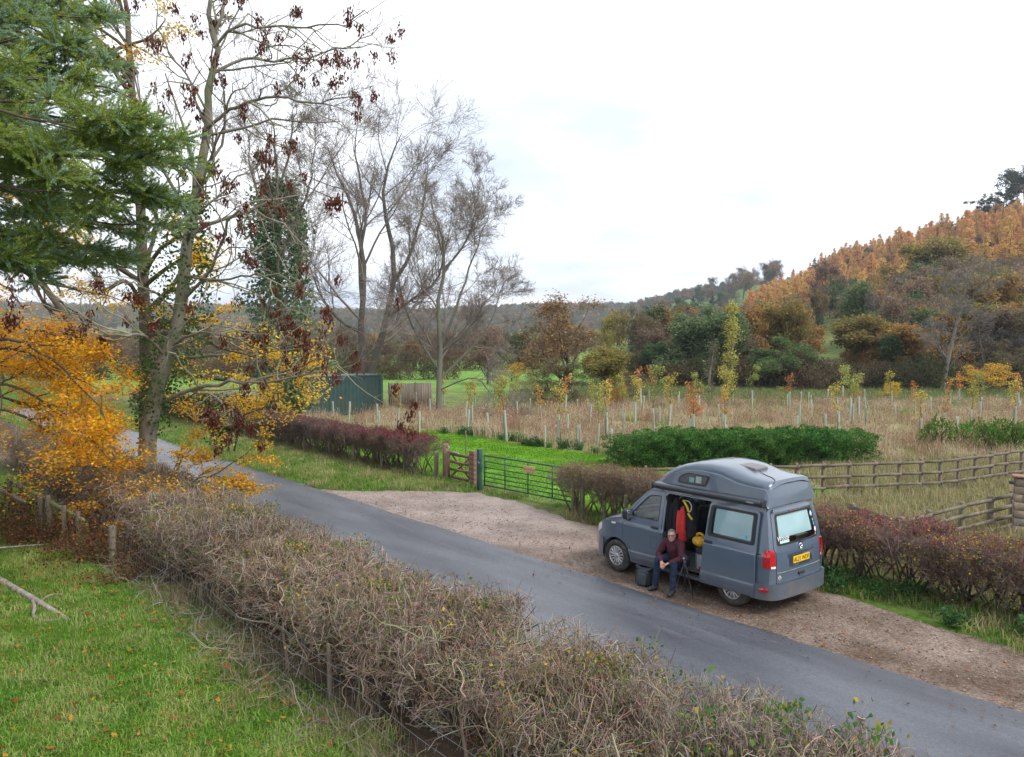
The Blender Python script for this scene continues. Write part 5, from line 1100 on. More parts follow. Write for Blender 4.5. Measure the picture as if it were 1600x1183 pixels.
def grow_loop(l, d):
    c = np.mean(np.array(l), 0); return [tuple(np.array(p) + (np.array(p) - c) / np.linalg.norm(np.array(p) - c) * d) for p in l]
side_part('body_side', [outline, grow_loop(door_o, .011), open_o], PAINT, van, 1)
far_w = [rounded([(1.62, 1.28), (.62, 1.28), (.62, 1.82), (1.62, 1.82)], .07), rounded([(.5, 1.28), (-.56, 1.28), (-.47, 1.80), (.5, 1.82)], .07)]
side_part('body_side', [outline, win_o] + far_w, PAINT, van, -1)
for l in [win_o] + far_w: side_part('window', [grow_loop(l, .012)], PRIV, van, -1, -.012, thick=0)
fd = side_part('front_door', [door_o, win_o], PAINT, van, 1, .002)
side_part('window', [grow_loop(win_o, .012)], GLASS, fd, 1, -.014, thick=0)
side_part('window_seal', [grow_loop(win_o, .004), grow_loop(win_o, -.018)], TRIM, fd, 1, .003, thick=.004)
def handle(parent, x, z, dx=0, out=0):
    y = float(wid(x, z)) + out; boxpart('handle_cup', (x + dx - .09, y - .006, z - .022), (x + dx + .09, y + .004, z + .026), TRIM, parent, .003); return boxpart('handle', (x + dx - .095, y + .006, z - .014), (x + dx + .085, y + .032, z + .016), TRIM, parent, .008)
handle(fd, 1.93, 1.155, 0, .002)
# swage line along the flank and grey lower rubbing strip crease
for nm, x0, x1, par, o_, dx in (('crease', 1.80, 2.79, fd, .003, 0),):
    side_part(nm, [[(x0, 1.108), (x1, 1.108), (x1, 1.124), (x0, 1.124)]], PAINT, par, 1, .007, dx, .006)
side_part('crease', [[(2.82, 1.108), (3.45, 1.05), (3.45, 1.064), (2.82, 1.124)]], PAINT, van, 1, .006, 0, .006)
side_part('side_marker', [rounded([(3.02, 1.055), (3.16, 1.045), (3.16, 1.085), (3.02, 1.095)], .012)], WHITEL, van, 1, .008, 0, .006)
side_part('fuel_flap', [rounded([(1.86, .72), (2.02, .72), (2.02, .98), (1.86, .98)], .02), rounded([(1.866, .726), (2.014, .726), (2.014, .974), (1.866, .974)], .02)], TRIM, fd, 1, .003, 0, .002)
for x in (1.79, 2.50):   # lower door bulge
    pass
side_part('door_skirt', [[(1.80, .40), (2.52, .40), (2.53, .44), (2.535, .46), (1.795, .46)]], PAINT, fd, 1, .012, 0, .014)
# sliding door, pushed back along the flank
SD, SO = -1.085, .075
door_s = rounded([(1.80, .315), (.56, .315), (.545, .9), (.535, 1.11), (.545, 1.895), (1.66, 1.905), (1.70, 1.11), (1.80, .9)], [.03, .03, .02, .02, .06, .06, .02, .02])
door_s = rounded([(1.79, .315), (.56, .315), (.54, 1.11), (.545, 1.895), (1.655, 1.905), (1.70, 1.15)], [.03, .03, .02, .06, .06, .05])
win_s = rounded([(1.615, 1.285), (.60, 1.285), (.60, 1.845), (1.60, 1.845)], [.06, .06, .06, .06])
sd = side_part('sliding_door', [door_s, win_s], PAINT, van, 1, SO, SD, .035)
side_part('window_surround', [grow_loop(win_s, .03), grow_loop(win_s, -.055)], BLK, sd, 1, SO + .002, SD, .004)
gw = side_part('window', [grow_loop(win_s, -.05)], PRIV, sd, 1, SO - .008, SD, 0)
side_part('blind', [rounded([(1.53, 1.335), (.69, 1.335), (.69, 1.80), (1.52, 1.80)], .02)], BLIND, sd, 1, SO - .03, SD, .004)
side_part('sticker', [rounded([(.76, 1.36), (.84, 1.36), (.84, 1.42), (.76, 1.42)], .03)], mat('blue_sticker', (.10, .42, .62), .4), gw, 1, SO - .004, SD, .001)
handle(sd, 1.60, 1.155, SD, SO)
side_part('crease', [[(.55, 1.108), (1.69, 1.108), (1.69, 1.124), (.55, 1.124)]], PAINT, sd, 1, SO + .006, SD, .006)
side_part('door_skirt', [[(.57, .335), (1.765, .335), (1.765, .40), (.57, .40)]], PAINT, sd, 1, SO + .012, SD, .014)
boxpart('rail', (-.62, .945, 1.118), (.58, .965, 1.14), TRIM, van, .004)
# rear end
rear_o = rounded([(-.905, .52), (.905, .52), (.90, 1.1), (.86, 1.3), (.765, 1.90), (.70, 1.955), (-.70, 1.955), (-.765, 1.90), (-.86, 1.3), (-.90, 1.1)], .03)
gate_o = rounded([(-.735, .575), (.735, .575), (.735, 1.16), (.77, 1.22), (.70, 1.885), (-.70, 1.885), (-.77, 1.22), (-.735, 1.16)], [.06, .06, .03, .03, .06, .06, .03, .03])
glass_o = rounded([(-.70, 1.265), (.70, 1.265), (.625, 1.835), (-.625, 1.835)], .06)
rear_part('rear_frame', [rear_o, grow_loop(gate_o, .010)], PAINT, van)
tg = rear_part('tailgate', [gate_o, glass_o], PAINT, van, .004)
rg = rear_part('rear_window', [grow_loop(glass_o, .01)], PRIV, tg, -.008, 0)
rear_part('window_surround', [grow_loop(glass_o, .004), rounded([(-.62, 1.30), (.62, 1.30), (.56, 1.80), (-.56, 1.80)], .05)], BLK, tg, -.001, .003)
rear_part('blind', [rounded([(-.55, 1.395), (.57, 1.395), (.52, 1.80), (-.52, 1.80)], .02)], BLIND, tg, -.035, .004)
rear_part('brake_light', [rounded([(-.17, 1.845), (.17, 1.845), (.17, 1.87), (-.17, 1.87)], .008)], REDL, tg, .012, .01)
rear_part('spoiler', [rounded([(-.69, 1.875), (.69, 1.875), (.66, 1.93), (-.66, 1.93)], .02)], PAINT, tg, .045, .05)
rear_part('crease', [[(-.72, .777), (.72, .777), (.72, .788), (-.72, .788)]], ALLOY, tg, .010, .010)  # silver strip painted in as the sky highlight along the tailgate crease
rear_part('plate_recess', [rounded([(-.40, .83), (.40, .83), (.50, 1.09), (-.50, 1.09)], .03)], mat('recess_paint', (.11, .125, .15), .35, var=.05, coat=.4), tg, .004, .003)
pl = rear_part('number_plate', [rounded([(-.275, .90), (.275, .90), (.275, 1.025), (-.275, 1.025)], .012)], YELP, tg, .018, .01, (.3, .3))
RR = (rad(90), 0, rad(-90))
text('plate_text', 'AL21 WDF', .118, BLK, pl, (float(rearx(0, .96)) - .0195, 0, .957), RR, .0012, .92)
bd = empty('badge', (float(rearx(0, 1.185)) - .016, 0, 1.185)); bd.parent = tg; bd.rotation_euler = (0, 0, 0)
b = Bag(); a = np.linspace(0, 2 * np.pi, 25); tubes(b, np.stack([np.zeros(25), np.cos(a) * .058, np.sin(a) * .058], 1)[None], np.full((1, 25), .007), 6); link('badge_ring', b.mesh('badge_ring', CHROME, True), bd)
for pts in ([(-.026, .040), (0, .008), (.026, .040)], [(-.046, .025), (-.022, -.045), (0, -.006), (.022, -.045), (.046, .025)]):
    b = Bag(); q = np.array([[0, -p[0], p[1]] for p in pts]); tubes(b, q[None], np.full((1, len(pts)), .0065), 5); link('badge_stroke', b.mesh('badge_stroke', CHROME, True), bd)
boxpart('tailgate_handle', (-.895, -.10, .665), (-.862, .10, .715), TRIM, tg, .01)
boxpart('lock_badge', (-.899, -.06, .643), (-.872, .06, .66), CHROME, tg, .003)
wx = lambda y, z: float(rearx(y, z)) - .03
b = Bag(); tubes(b, np.array([[wx(0, 1.27), .02, 1.27], [wx(-.2, 1.285), -.2, 1.285], [wx(-.55, 1.33), -.55, 1.325]])[None], np.array([[.013, .009, .006]]), 5); link('wiper', b.mesh('wiper', TRIM, True), tg)
text('window_lettering', 'Woody', .125, WHT, rg, (float(rearx(.48, 1.39)) - .008, .50, 1.395), (rad(90 - 8), 0, rad(-90)), .001)
rear_part('sticker', [rounded([(.32, 1.305), (.60, 1.305), (.60, 1.35), (.32, 1.35)], .01)], mat('pale_sticker', (.48, .70, .68), .5), rg, .001, .001)
for y_, z_, r_, c_, nm in ((-.575, 1.705, .05, (.45, .60, .85), 'sky_sticker'), (-.60, 1.585, .028, (.25, .45, .40), 'green_sticker'), (-.61, 1.51, .035, (.06, .30, .55), 'sea_sticker'), (-.635, 1.405, .05, (.68, .60, .66), 'pink_sticker'), (-.62, 1.32, .03, (.55, .22, .2), 'rust_sticker')):
    rear_part('sticker', [[(y_ + r_ * math.cos(t_) * .8, z_ + r_ * math.sin(t_)) for t_ in np.linspace(0, 6.283, 13)[:-1]]], mat(nm, c_, .5), rg, .0015, .001)
rear_part('hazard_sticker', [[(.66, .625), (.605, .69), (.66, .755), (.715, .69)]], mat('hazard_red', (.62, .16, .12), .5), tg, .0025, .001)
rear_part('hazard_sticker', [[(.66, .642), (.62, .69), (.66, .738), (.70, .69)]], mat('hazard_white', (.75, .62, .58), .5), tg, .0045, .001)
rear_part('hazard_mark', [[(.672, .66), (.648, .66), (.648, .70), (.66, .722), (.672, .70)]], BLK, tg, .0062, .001)
for s in (-1, 1):
    yy = lambda a: s * a
    lp = empty('tail_lamp', (0, 0, 0)); lp.parent = van
    rear_part('lens', [rounded([(yy(.755), .87), (yy(.925), .87), (yy(.925), 1.225), (yy(.775), 1.215)], .03)], REDL, lp, .012, .03)
    rear_part('reversing_lens', [rounded([(yy(.765), .872), (yy(.86), .872), (yy(.86), .912), (yy(.765), .912)], .006)], WHITEL, lp, .016, .01)
    side_part('lens_side', [rounded([(-.79, .875), (-.66, .885), (-.665, 1.20), (-.775, 1.22)], .03)], REDL, lp, s, .006, 0, .02)
# bumpers
def bumper(name, path, prof, material):
    P = smooth_path(path, 33); T = unit(np.gradient(P, axis=0)); Nn = np.stack([T[:, 1], -T[:, 0], 0 * T[:, 0]], 1)
    return loft(name, [[P[i] + Nn[i] * o_ + np.array([0, 0, z]) for o_, z in prof] for i in range(33)], material, van, closed=True, caps=True, split=50)
rb = [(-.43, .948, 0), (-.60, .942, 0), (-.76, .885, 0), (-.845, .74, 0), (-.875, .4, 0), (-.885, 0, 0), (-.875, -.4, 0), (-.845, -.74, 0), (-.76, -.885, 0), (-.60, -.942, 0), (-.43, -.948, 0)]
bp_ = bumper('rear_bumper', [np.array(p) for p in rb[::-1]], [(-.05, .30), (.0, .30), (.022, .34), (.036, .42), (.054, .47), (.052, .505), (.012, .572), (-.06, .597)], mat('bumper_paint', (.095, .112, .14), .4, var=.06, coat=.3, dirt=(.14, .13, .12)))
for s in (-1, 1): rear_part('reflector', [rounded([(s * .58, .43), (s * .80, .43), (s * .80, .475), (s * .58, .475)], .012)], REDL, van, .075, .03)
for s in (1,): side_part('reflector', [rounded([(-.80, .455), (-.62, .465), (-.62, .49), (-.80, .50)], .008)], REDL, van, s, .062, 0, .04)
fb = [(3.42, .858, 0), (3.62, .785, 0), (3.79, .60, 0), (3.87, .3, 0), (3.89, 0, 0), (3.87, -.3, 0), (3.79, -.60, 0), (3.62, -.785, 0), (3.42, -.858, 0)]
bumper('front_bumper', [np.array(p) for p in fb], [(-.05, .24), (.0, .23), (.018, .27), (.024, .40), (.018, .55), (.004, .68), (-.06, .70)], PAINT)
bumper('grille', [np.array(p) + np.array([-.03, 0, 0]) for p in fb[2:7]], [(-.04, .68), (.0, .68), (.0, .90), (-.06, .90)], TRIM)
# bonnet, scuttle and windscreen
xs = [2.86, 3.05, 3.28, 3.5, 3.68, 3.79, 3.84]; zt = [1.245, 1.20, 1.135, 1.05, .955, .85, .73]
rings = []
for x, z in zip(xs, zt):
    w = float(wid(x, min(z, 1.1))) - .004; rings.append([(x + .06 * (1 - t * t), w * t, z + .045 * (1 - abs(t) ** 3) - .012 * abs(t) ** 8) for t in np.linspace(-1, 1, 15)])
loft('bonnet', rings, PAINT, van)
for s in (-1, 1): side_part('headlamp', [rounded([(3.56, .84), (3.76, .72), (3.72, .90), (3.55, 1.0)], .03)], WHITEL, van, s, .006, 0, .02)
ws = []
for t in np.linspace(0, 1, 6):
    x = 2.93 + (2.13 - 2.93) * t; z = 1.245 + (1.945 - 1.245) * t; w = float(wid(2.4, z)) - .02; ws.append([(x + .10 * (1 - q * q) * (1 - .3 * t), w * q, z) for q in np.linspace(-1, 1, 9)])
loft('windscreen', ws, GLASS, van)
b = Bag(); tubes(b, np.array([[3.0, -.5, 1.27], [2.98, 0, 1.29], [2.95, .4, 1.28]])[None], np.array([[.012, .01, .008]]), 5); link('wiper', b.mesh('front_wiper', TRIM, True), van)
# mirrors
for s in (-1, 1):
    mr = empty('door_mirror', (2.64, s * .985, 1.285)); mr.parent = van; mr.scale = (.9, .85, .9)
    boxpart('mirror_shell', (-.07, -.115, -.06), (.10, .115, .175), PAINT if s < 0 else TRIM, mr, .07, None, 5)
    boxpart('mirror_glass', (-.077, -.095, -.045), (-.068, .095, .155), CHROME, mr, .004); boxpart('mirror_arm', (-.02, -.12 if s > 0 else .06, -.11), (.06, -.03 if s > 0 else .14, -.03), TRIM, mr, .015)
# roof sheet and the high top
loft('roof', [[(x, float(wid(1, 1.955)) * t, 1.955 + .03 * (1 - t * t)) for t in np.linspace(-1, 1, 9)] for x in (2.13, 1.5, .5, -.3, -.64)], PAINT, van)
hx = [2.16, 2.10, 2.0, 1.85, 1.65, 1.4, 1.1, .8, .5, .3, .1, -.1, -.3, -.48, -.56, -.60, -.66, -.68]
hz = [1.99, 2.08, 2.19, 2.325, 2.445, 2.535, 2.60, 2.62, 2.605, 2.575, 2.52, 2.475, 2.455, 2.44, 2.425, 2.38, 2.10, 1.98]
hs = [1.985, 2.03, 2.10, 2.20, 2.31, 2.40, 2.455, 2.465, 2.445, 2.40, 2.345, 2.315, 2.305, 2.30, 2.295, 2.27, 2.08, 1.975]
HT = mat('hightop_gelcoat', (.080, .108, .145), .3, var=.05, coat=.6)
rings = []
for x, zt_, zs in zip(hx, hz, hs):
    zb = 1.965; nar = np.interp(x, [1.2, 2.16], [0, .10])
    wb = .815 - nar * .4; sec = []
    zs = max(zs, zb + .008); zt_ = max(zt_, zs + .006); h_ = zs - zb
    half = [(wb, zb), (wb + .004, zb + .06 * min(1, h_ / .3)), (wb - .02, zb + .35 * h_), (wb - .055, zs - .12 * h_), (wb - .064, zs - .008), (wb - .094, zs + .004), (wb - .105, zs + .35 * (zt_ - zs)), (wb - .16, zs + .75 * (zt_ - zs)), (wb - .25, zs + .95 * (zt_ - zs)), (wb - .42, zt_), (wb - .62, zt_ + .008)]
    sec = [(x - .04 * (1 - (y / wb) ** 2) * (x < -.55), y, z) for y, z in half] + [(x - .04 * (x < -.55), 0, zt_ + .01)] + [(x - .04 * (1 - (y / wb) ** 2) * (x < -.55), -y, z) for y, z in half[::-1]]
    rings.append(sec)
ht = loft('high_top', rings, HT, van, split=38)
for s in (-1, 1):
    def htp(x, z):   # point on the high top flank
        zs = np.interp(x, hx[::-1], hs[::-1]); h_ = zs - 1.965; return np.interp((z - 1.965) / h_, [0, .2, .35, .88, 1], [.815, .819, .795, .76, .745]) - .4 * np.interp(x, [1.2, 2.16], [0, .10])
    for nm, lp_, m_, o_, th in (('window_frame', rounded([(1.46, 2.165), (.74, 2.165), (.66, 2.38), (1.22, 2.395), (1.43, 2.29)], [.05, .05, .05, .09, .07]), TRIM, .006, .012), ('window', rounded([(1.42, 2.19), (.77, 2.19), (.705, 2.36), (1.21, 2.37), (1.40, 2.275)], [.05, .05, .05, .09, .07]), PRIV, .011, 0)):
        bm = flatmesh([lp_], (.08, .06))
        for v in bm.verts: v.co = (v.co.x, s * (float(htp(v.co.x, v.co.z)) + o_), v.co.z)
        bm.normal_update(); q = sum(f.normal.y for f in bm.faces); w_ = solid(bm, nm, m_, ht, th, flip=q * s < 0)
    for x0, x1, z0, z1, c_ in ((1.04, 1.16, 2.215, 2.31, (.30, .62, .58)), (.86, 1.0, 2.215, 2.345, (.62, .68, .62))):
        bm = flatmesh([[(x0, z0), (x1, z0), (x1, z1), (x0, z1)]], (.5, .5))
        for v in bm.verts: v.co = (v.co.x, s * (float(htp(v.co.x, v.co.z)) + .0085), v.co.z)
        solid(bm, 'window_card', mat('card_%d' % int(c_[0] * 100), c_, .6), ht, 0)
boxpart('roof_vent', (.02, -.24, 2.46), (.42, .20, 2.585), mat('vent_plastic', (.15, .14, .14), .5, var=.1), ht, .035, (0, rad(-6), 0), 4)
b = Bag(); tubes(b, np.array([[.0, .1, 2.52], [-.2, .22, 2.475], [-.42, .30, 2.455], [-.56, .42, 2.44], [-.62, .56, 2.40]])[None], np.full((1, 5), .006), 5); link('cable', b.mesh('cable', TRIM, True), ht)
rear_l = [(-.56, .70, 2.30), (-.60, .35, 2.395), (-.615, 0, 2.41), (-.60, -.35, 2.395), (-.56, -.70, 2.30)]
b = Bag(); tubes(b, smooth_path([np.array(p) + np.array([-.055, 0, -.02]) for p in rear_l], 20)[None], np.full((1, 20), .012), 6); link('rear_lip', b.mesh('rear_lip', HT, True), ht)
# awning cassette on the flank
prof = [(.80, 2.01), (.88, 1.99), (.925, 2.005), (.945, 2.035), (.942, 2.075), (.915, 2.10), (.86, 2.112), (.79, 2.115)]
aw = loft('awning', [[(x, y, z) for y, z in prof] for x in (1.98, -.60)], mat('awning_case', (.028, .032, .04), .35, var=.08, coat=.3), van, closed=True, caps=True, split=50)
boxpart('awning_end', (-.63, .795, 1.985), (-.60, .95, 2.118), TRIM, aw, .008); boxpart('awning_end', (1.98, .795, 1.985), (2.005, .95, 2.118), TRIM, aw, .008)
text('awning_lettering', 'reimo', .062, WHT, aw, (-.37, .9445, 2.052), (rad(97), 0, rad(180)), .0015)
boxpart('awning_strip', (1.0, .905, 1.975), (1.45, .92, 1.985), ALLOY, aw, .002)
# wheels
def lathe(prof, k=36):
    a = np.linspace(0, 2 * np.pi, k + 1)[:-1]; return [[(r * math.cos(t), y, r * math.sin(t)) for t in a] for r, y in prof]
tyre_m = loft('tyre', lathe([(.205, -.10), (.25, -.115), (.30, -.118), (.338, -.095), (.35, -.06), (.353, 0), (.35, .06), (.338, .095), (.30, .118), (.25, .115), (.212, .10), (.205, .07)]), RUBBER, None, closed=True).data
rim_m = loft('rim', lathe([(.212, .10), (.20, .085), (.195, .05), (.10, .045), (.0, .045)]), mat('wheel_well', (.03, .03, .032), .6), None, closed=True).data
b = Bag(); n = 14
a = np.linspace(0, 2 * np.pi, 41)
b.add(np.array([[(r * math.cos(t), y, r * math.sin(t)) for t in a] for r, y in ((.214, .108), (.206, .114), (.192, .110), (.185, .095))]), np.concatenate([[[k * 41 + j, k * 41 + j + 1, (k + 1) * 41 + j + 1, (k + 1) * 41 + j] for j in range(40)] for k in range(3)]))
b.add(np.array([[(r * math.cos(t), y, r * math.sin(t)) for t in a] for r, y in ((.062, .085), (.055, .108), (.03, .114), (.0, .115))]), np.concatenate([[[k * 41 + j, k * 41 + j + 1, (k + 1) * 41 + j + 1, (k + 1) * 41 + j] for j in range(40)] for k in range(3)]))
for i in range(n):
    t = 2 * np.pi * i / n; c, s = math.cos(t), math.sin(t); V = []
    for r, w, y in ((.05, .014, .10), (.10, .017, .112), (.15, .022, .112), (.195, .027, .104)):
        for q, dy in ((-w, -.02), (-w * .75, 0), (w * .75, 0), (w, -.02)): V.append((r * c - q * s, y + dy, r * s + q * c))
    b.add(V, [[k * 4 + j, k * 4 + j + 1, k * 4 + j + 5, k * 4 + j + 4] for k in range(3) for j in range(3)])
trim_m = b.mesh('wheel_trim', ALLOY, True)
for o in [o for o in COL.objects if o.name in ('tyre', 'rim') and o.parent is None]: bpy.data.objects.remove(o)
for x in (0, 3.0):
    for s in (1, -1):
        w_ = empty('wheel', (x, s * .835, .353)); w_.parent = van; w_.rotation_euler = (0, RG.uniform(0, 1), 0 if s > 0 else math.pi)
        link('tyre', tyre_m, w_); link('rim', rim_m, w_); link('wheel_trim', trim_m, w_)
        # arch liner
        loft('arch_liner', [[(x + .42 * math.cos(t), y, .352 + .42 * math.sin(t)) for t in np.linspace(-.1, math.pi + .1, 17)] for y in (s * .925, s * .60)], DARK, van)
boxpart('chassis', (-.75, -.80, .24), (3.6, .80, .36), DARK, van, .03)
# cabin
boxpart('floor', (-.55, -.86, .44), (2.6, .90, .475), mat('cabin_floor', (.06, .06, .062), .7), van, .004)
boxpart('door_step', (.60, .80, .33), (1.70, .925, .40), TRIM, van, .012)
boxpart('roof_lining', (-.5, -.70, 1.90), (2.0, .70, 1.93), mat('roof_cloth', (.28, .28, .27), .9), van, .004)
boxpart('bulkhead', (1.70, .55, .48), (1.73, .82, 1.85), DARK, van, .004)
boxpart('dashboard', (2.55, -.80, .70), (2.95, .80, 1.20), mat('dash', (.04, .042, .046), .6), van, .06, None, 3)
st = empty('steering_wheel', (2.42, -.40, 1.16)); st.parent = van; st.rotation_euler = (0, rad(-62), 0)
b = Bag(); a = np.linspace(0, 2 * np.pi, 25); tubes(b, np.stack([np.cos(a) * .19, np.sin(a) * .19, 0 * a], 1)[None], np.full((1, 25), .016), 6); link('rim', b.mesh('steering_rim', TRIM, True), st); boxpart('hub', (-.07, -.15, -.03), (.07, .15, .02), TRIM, st, .02)
for y in (-.42, .42):
    se = empty('front_seat', (1.95, y, .48)); se.parent = van
    boxpart('cushion', (-.22, -.25, .25), (.30, .25, .45), SEATM, se, .06, None, 3); boxpart('backrest', (-.32, -.24, .42), (-.16, .24, 1.02), SEATM, se, .06, (0, rad(-10), 0), 3); boxpart('headrest', (-.40, -.12, 1.05), (-.30, .12, 1.26), SEATM, se, .04, (0, rad(-8), 0), 3); boxpart('pedestal', (-.2, -.2, 0), (.25, .2, .26), DARK, se, .01)
kc = boxpart('kitchen_unit', (-.50, -.84, .475), (.95, -.42, 1.22), mat('unit_board', (.10, .10, .105), .5), van, .01)
boxpart('worktop', (-.52, -.85, 1.222), (.97, -.40, 1.25), mat('worktop', (.22, .20, .18), .45), van, .008)
bc = boxpart('bench_box', (.10, -.38, .475), (.98, .80, .80), mat('bench_board', (.11, .115, .12), .55), van, .01)
boxpart('bench_trim', (.60, .802, .50), (.93, .815, .78), mat('bench_face', (.30, .31, .31), .5), van, .004)
boxpart('bench_cushion', (.08, -.38, .805), (.98, .80, .92), SEATM, van, .03, None, 3)
boxpart('bench_back', (-.15, -.38, .80), (.08, .62, 1.42), SEATM, van, .05, (0, rad(-10), 0), 3)
boxpart('red_webbing', (.66, .818, .50), (.86, .845, .56), mat('webbing_red', (.40, .03, .06), .8), van, .01)
# ================================================================== the man on the door step (van frame: x forward, y towards the lane)
VM = Matrix.Translation(Vector(rd(9.22, 13.93, .018))) @ Matrix.Rotation(TH, 4, 'Z')
def vw(x, y, z=0.0): return tuple(VM @ Vector((x, y, z)))
def ellip(bm, c, r, R=None, seg=20):
    M = Matrix.Translation(Vector(c)) @ (R.to_4x4() if R is not None else Matrix.Identity(4)) @ Matrix.Diagonal((*r, 1))
    bmesh.ops.create_uvsphere(bm, u_segments=seg, v_segments=seg // 2 + 2, radius=1, matrix=M)
def chain(bm, pts, rs, k=14, sub=5, flat=None):
    """closed tapered limb through the joints"""
    pts = np.array(pts, float); n = (len(pts) - 1) * sub + 1; P = smooth_path(pts, n) if len(pts) > 2 else np.linspace(pts[0], pts[1], n); R = np.interp(np.linspace(0, len(pts) - 1, n), np.arange(len(pts)), rs)
    T = unit(np.gradient(P, axis=0)); ref = np.array([0, 0, 1.]) if abs(unit(P[-1] - P[0])[2]) < .8 else np.array([1., 0, 0]); rings = []
    for i in range(n):
        a = unit(np.cross(T[i], ref)); b_ = np.cross(T[i], a); rings.append([bm.verts.new(P[i] + R[i] * (math.cos(t) * a + math.sin(t) * b_ * (flat or 1))) for t in np.linspace(0, 2 * np.pi, k + 1)[:-1]])
    for i in range(n - 1):
        for j in range(k): bm.faces.new((rings[i][j], rings[i][(j + 1) % k], rings[i + 1][(j + 1) % k], rings[i + 1][j]))
    bm.faces.new(rings[0][::-1]); bm.faces.new(rings[-1])
    for i, r in ((0, R[0]), (n - 1, R[-1])): ellip(bm, P[i], (r, r, r * (flat or 1) if flat else r), seg=12)
def fused(bm, name, material, parent, voxel, fold=0.0, fscale=14):
    bmesh.ops.recalc_face_normals(bm, faces=bm.faces); me = bpy.data.meshes.new(name); bm.to_mesh(me); bm.free()
    tmp = bpy.data.objects.new('tmp', me); COL.objects.link(tmp); md = tmp.modifiers.new('r', 'REMESH'); md.mode = 'VOXEL'; md.voxel_size = voxel; md.use_smooth_shade = True
    sm_ = tmp.modifiers.new('s', 'SMOOTH'); sm_.iterations = 3; sm_.factor = .5
    out = bpy.data.meshes.new_from_object(tmp.evaluated_get(bpy.context.evaluated_depsgraph_get())); bpy.data.objects.remove(tmp)
    out.name = name
    if fold:
        n = len(out.vertices); co = np.empty(n * 3, 'f'); out.vertices.foreach_get('co', co); co = co.reshape(-1, 3); no = np.empty(n * 3, 'f'); out.vertices.foreach_get('normal', no); no = no.reshape(-1, 3)
        w = np.sin(co[:, 2] * fscale * 3 + np.sin(co[:, 0] * fscale) * 2.2 + co[:, 1] * fscale) + .7 * np.sin(co[:, 0] * fscale * 2.1 + co[:, 2] * fscale * 1.3); co += no * (w * fold)[:, None]; out.vertices.foreach_set('co', co.ravel())
    out.materials.clear(); out.materials.append(material); out.polygons.foreach_set('use_smooth', np.ones(len(out.polygons), bool)); out.update()
    return link(name, out, parent)
SKIN = mat('skin', (.50, .29, .22), .55, var=.08, scale=20, spec=.35)
KNIT = mat('maroon_knit', (.075, .014, .024), .9, var=.22, scale=60, bump=.4, bscale=160)
DENIM = mat('blue_denim', (.009, .024, .058), .85, var=.35, scale=16, bump=.2)
BOOT = mat('dark_boot', (.028, .032, .036), .6, var=.2)
HAIRM = mat('grey_hair', (.16, .15, .145), .8, var=.3, scale=70, bump=.5)
STUB = mat('grey_stubble', (.33, .245, .21), .8, var=.2, scale=70)
man = empty('person', vw(1.36, 1.15, 0), TH, 'person in maroon sweater and blue jeans sitting on the van door step', 'person')
o0 = np.array([1.36, 1.15, 0])
def L(*p): return tuple(np.array(p, float) - o0)
hipR, hipL = (1.49, .80, .60), (1.27, .80, .60); knR, knL = (1.56, 1.24, .63), (1.15, 1.25, .63); anR, anL = (1.58, 1.30, .11), (1.14, 1.30, .11)
shR, shL = (1.565, 1.0, .955), (1.175, 1.0, .955); elR, elL = (1.67, 1.11, .70), (1.05, 1.13, .72); wrR, wrL = (1.43, 1.30, .63), (1.20, 1.31, .65)
chest = (1.37, .96, .90); neck = (1.365, 1.03, 1.02); hc = np.array((1.352, 1.085, 1.128))
F = Vector((-.50, .85, .10)).normalized(); Up = Vector((.05, .02, 1)); Up = (Up - F * Up.dot(F)).normalized(); Sd = F.cross(Up).normalized()
HR = Matrix((Sd, F, Up)).transposed()
def hp(a, b_, c): return tuple(Vector(L(*hc)) + Sd * a + F * b_ + Up * c)     # head frame: right, forward, up
bm = bmesh.new()
ellip(bm, hp(0, -.008, .03), (.076, .095, .088), HR); ellip(bm, hp(0, .012, -.035), (.062, .075, .085), HR); ellip(bm, hp(0, .045, -.088), (.04, .036, .03), HR)
ellip(bm, hp(0, .088, .022), (.055, .012, .012), HR); chain(bm, [hp(0, .085, .02), hp(0, .098, -.008), hp(0, .105, -.026)], [.008, .012, .016], 8, 3)
for s in (-1, 1): ellip(bm, hp(s * .076, -.008, -.005), (.009, .02, .032), HR); ellip(bm, hp(s * .036, .066, -.026), (.026, .022, .022), HR)
chain(bm, [L(1.37, .99, .97), L(*neck), hp(0, -.012, -.06)], [.062, .056, .056]); chain(bm, [L(1.38, .80, .56), L(1.38, .86, .76), L(*chest), L(1.37, .99, .97)], [.14, .13, .13, .08], 16)
for sh, el_, wr in ((shR, elR, wrR), (shL, elL, wrL)): chain(bm, [L(1.37, .985, .96), L(*sh)], [.06, .06]); chain(bm, [L(*sh), L(*el_)], [.052, .042]); chain(bm, [L(*el_), L(*wr)], [.042, .029])
for hip, kn, an_ in ((hipR, knR, anR), (hipL, knL, anL)): chain(bm, [L(1.38, .80, .57), L(*hip), L(*kn)], [.10, .085, .055]); chain(bm, [L(*kn), L(*an_)], [.055, .038])
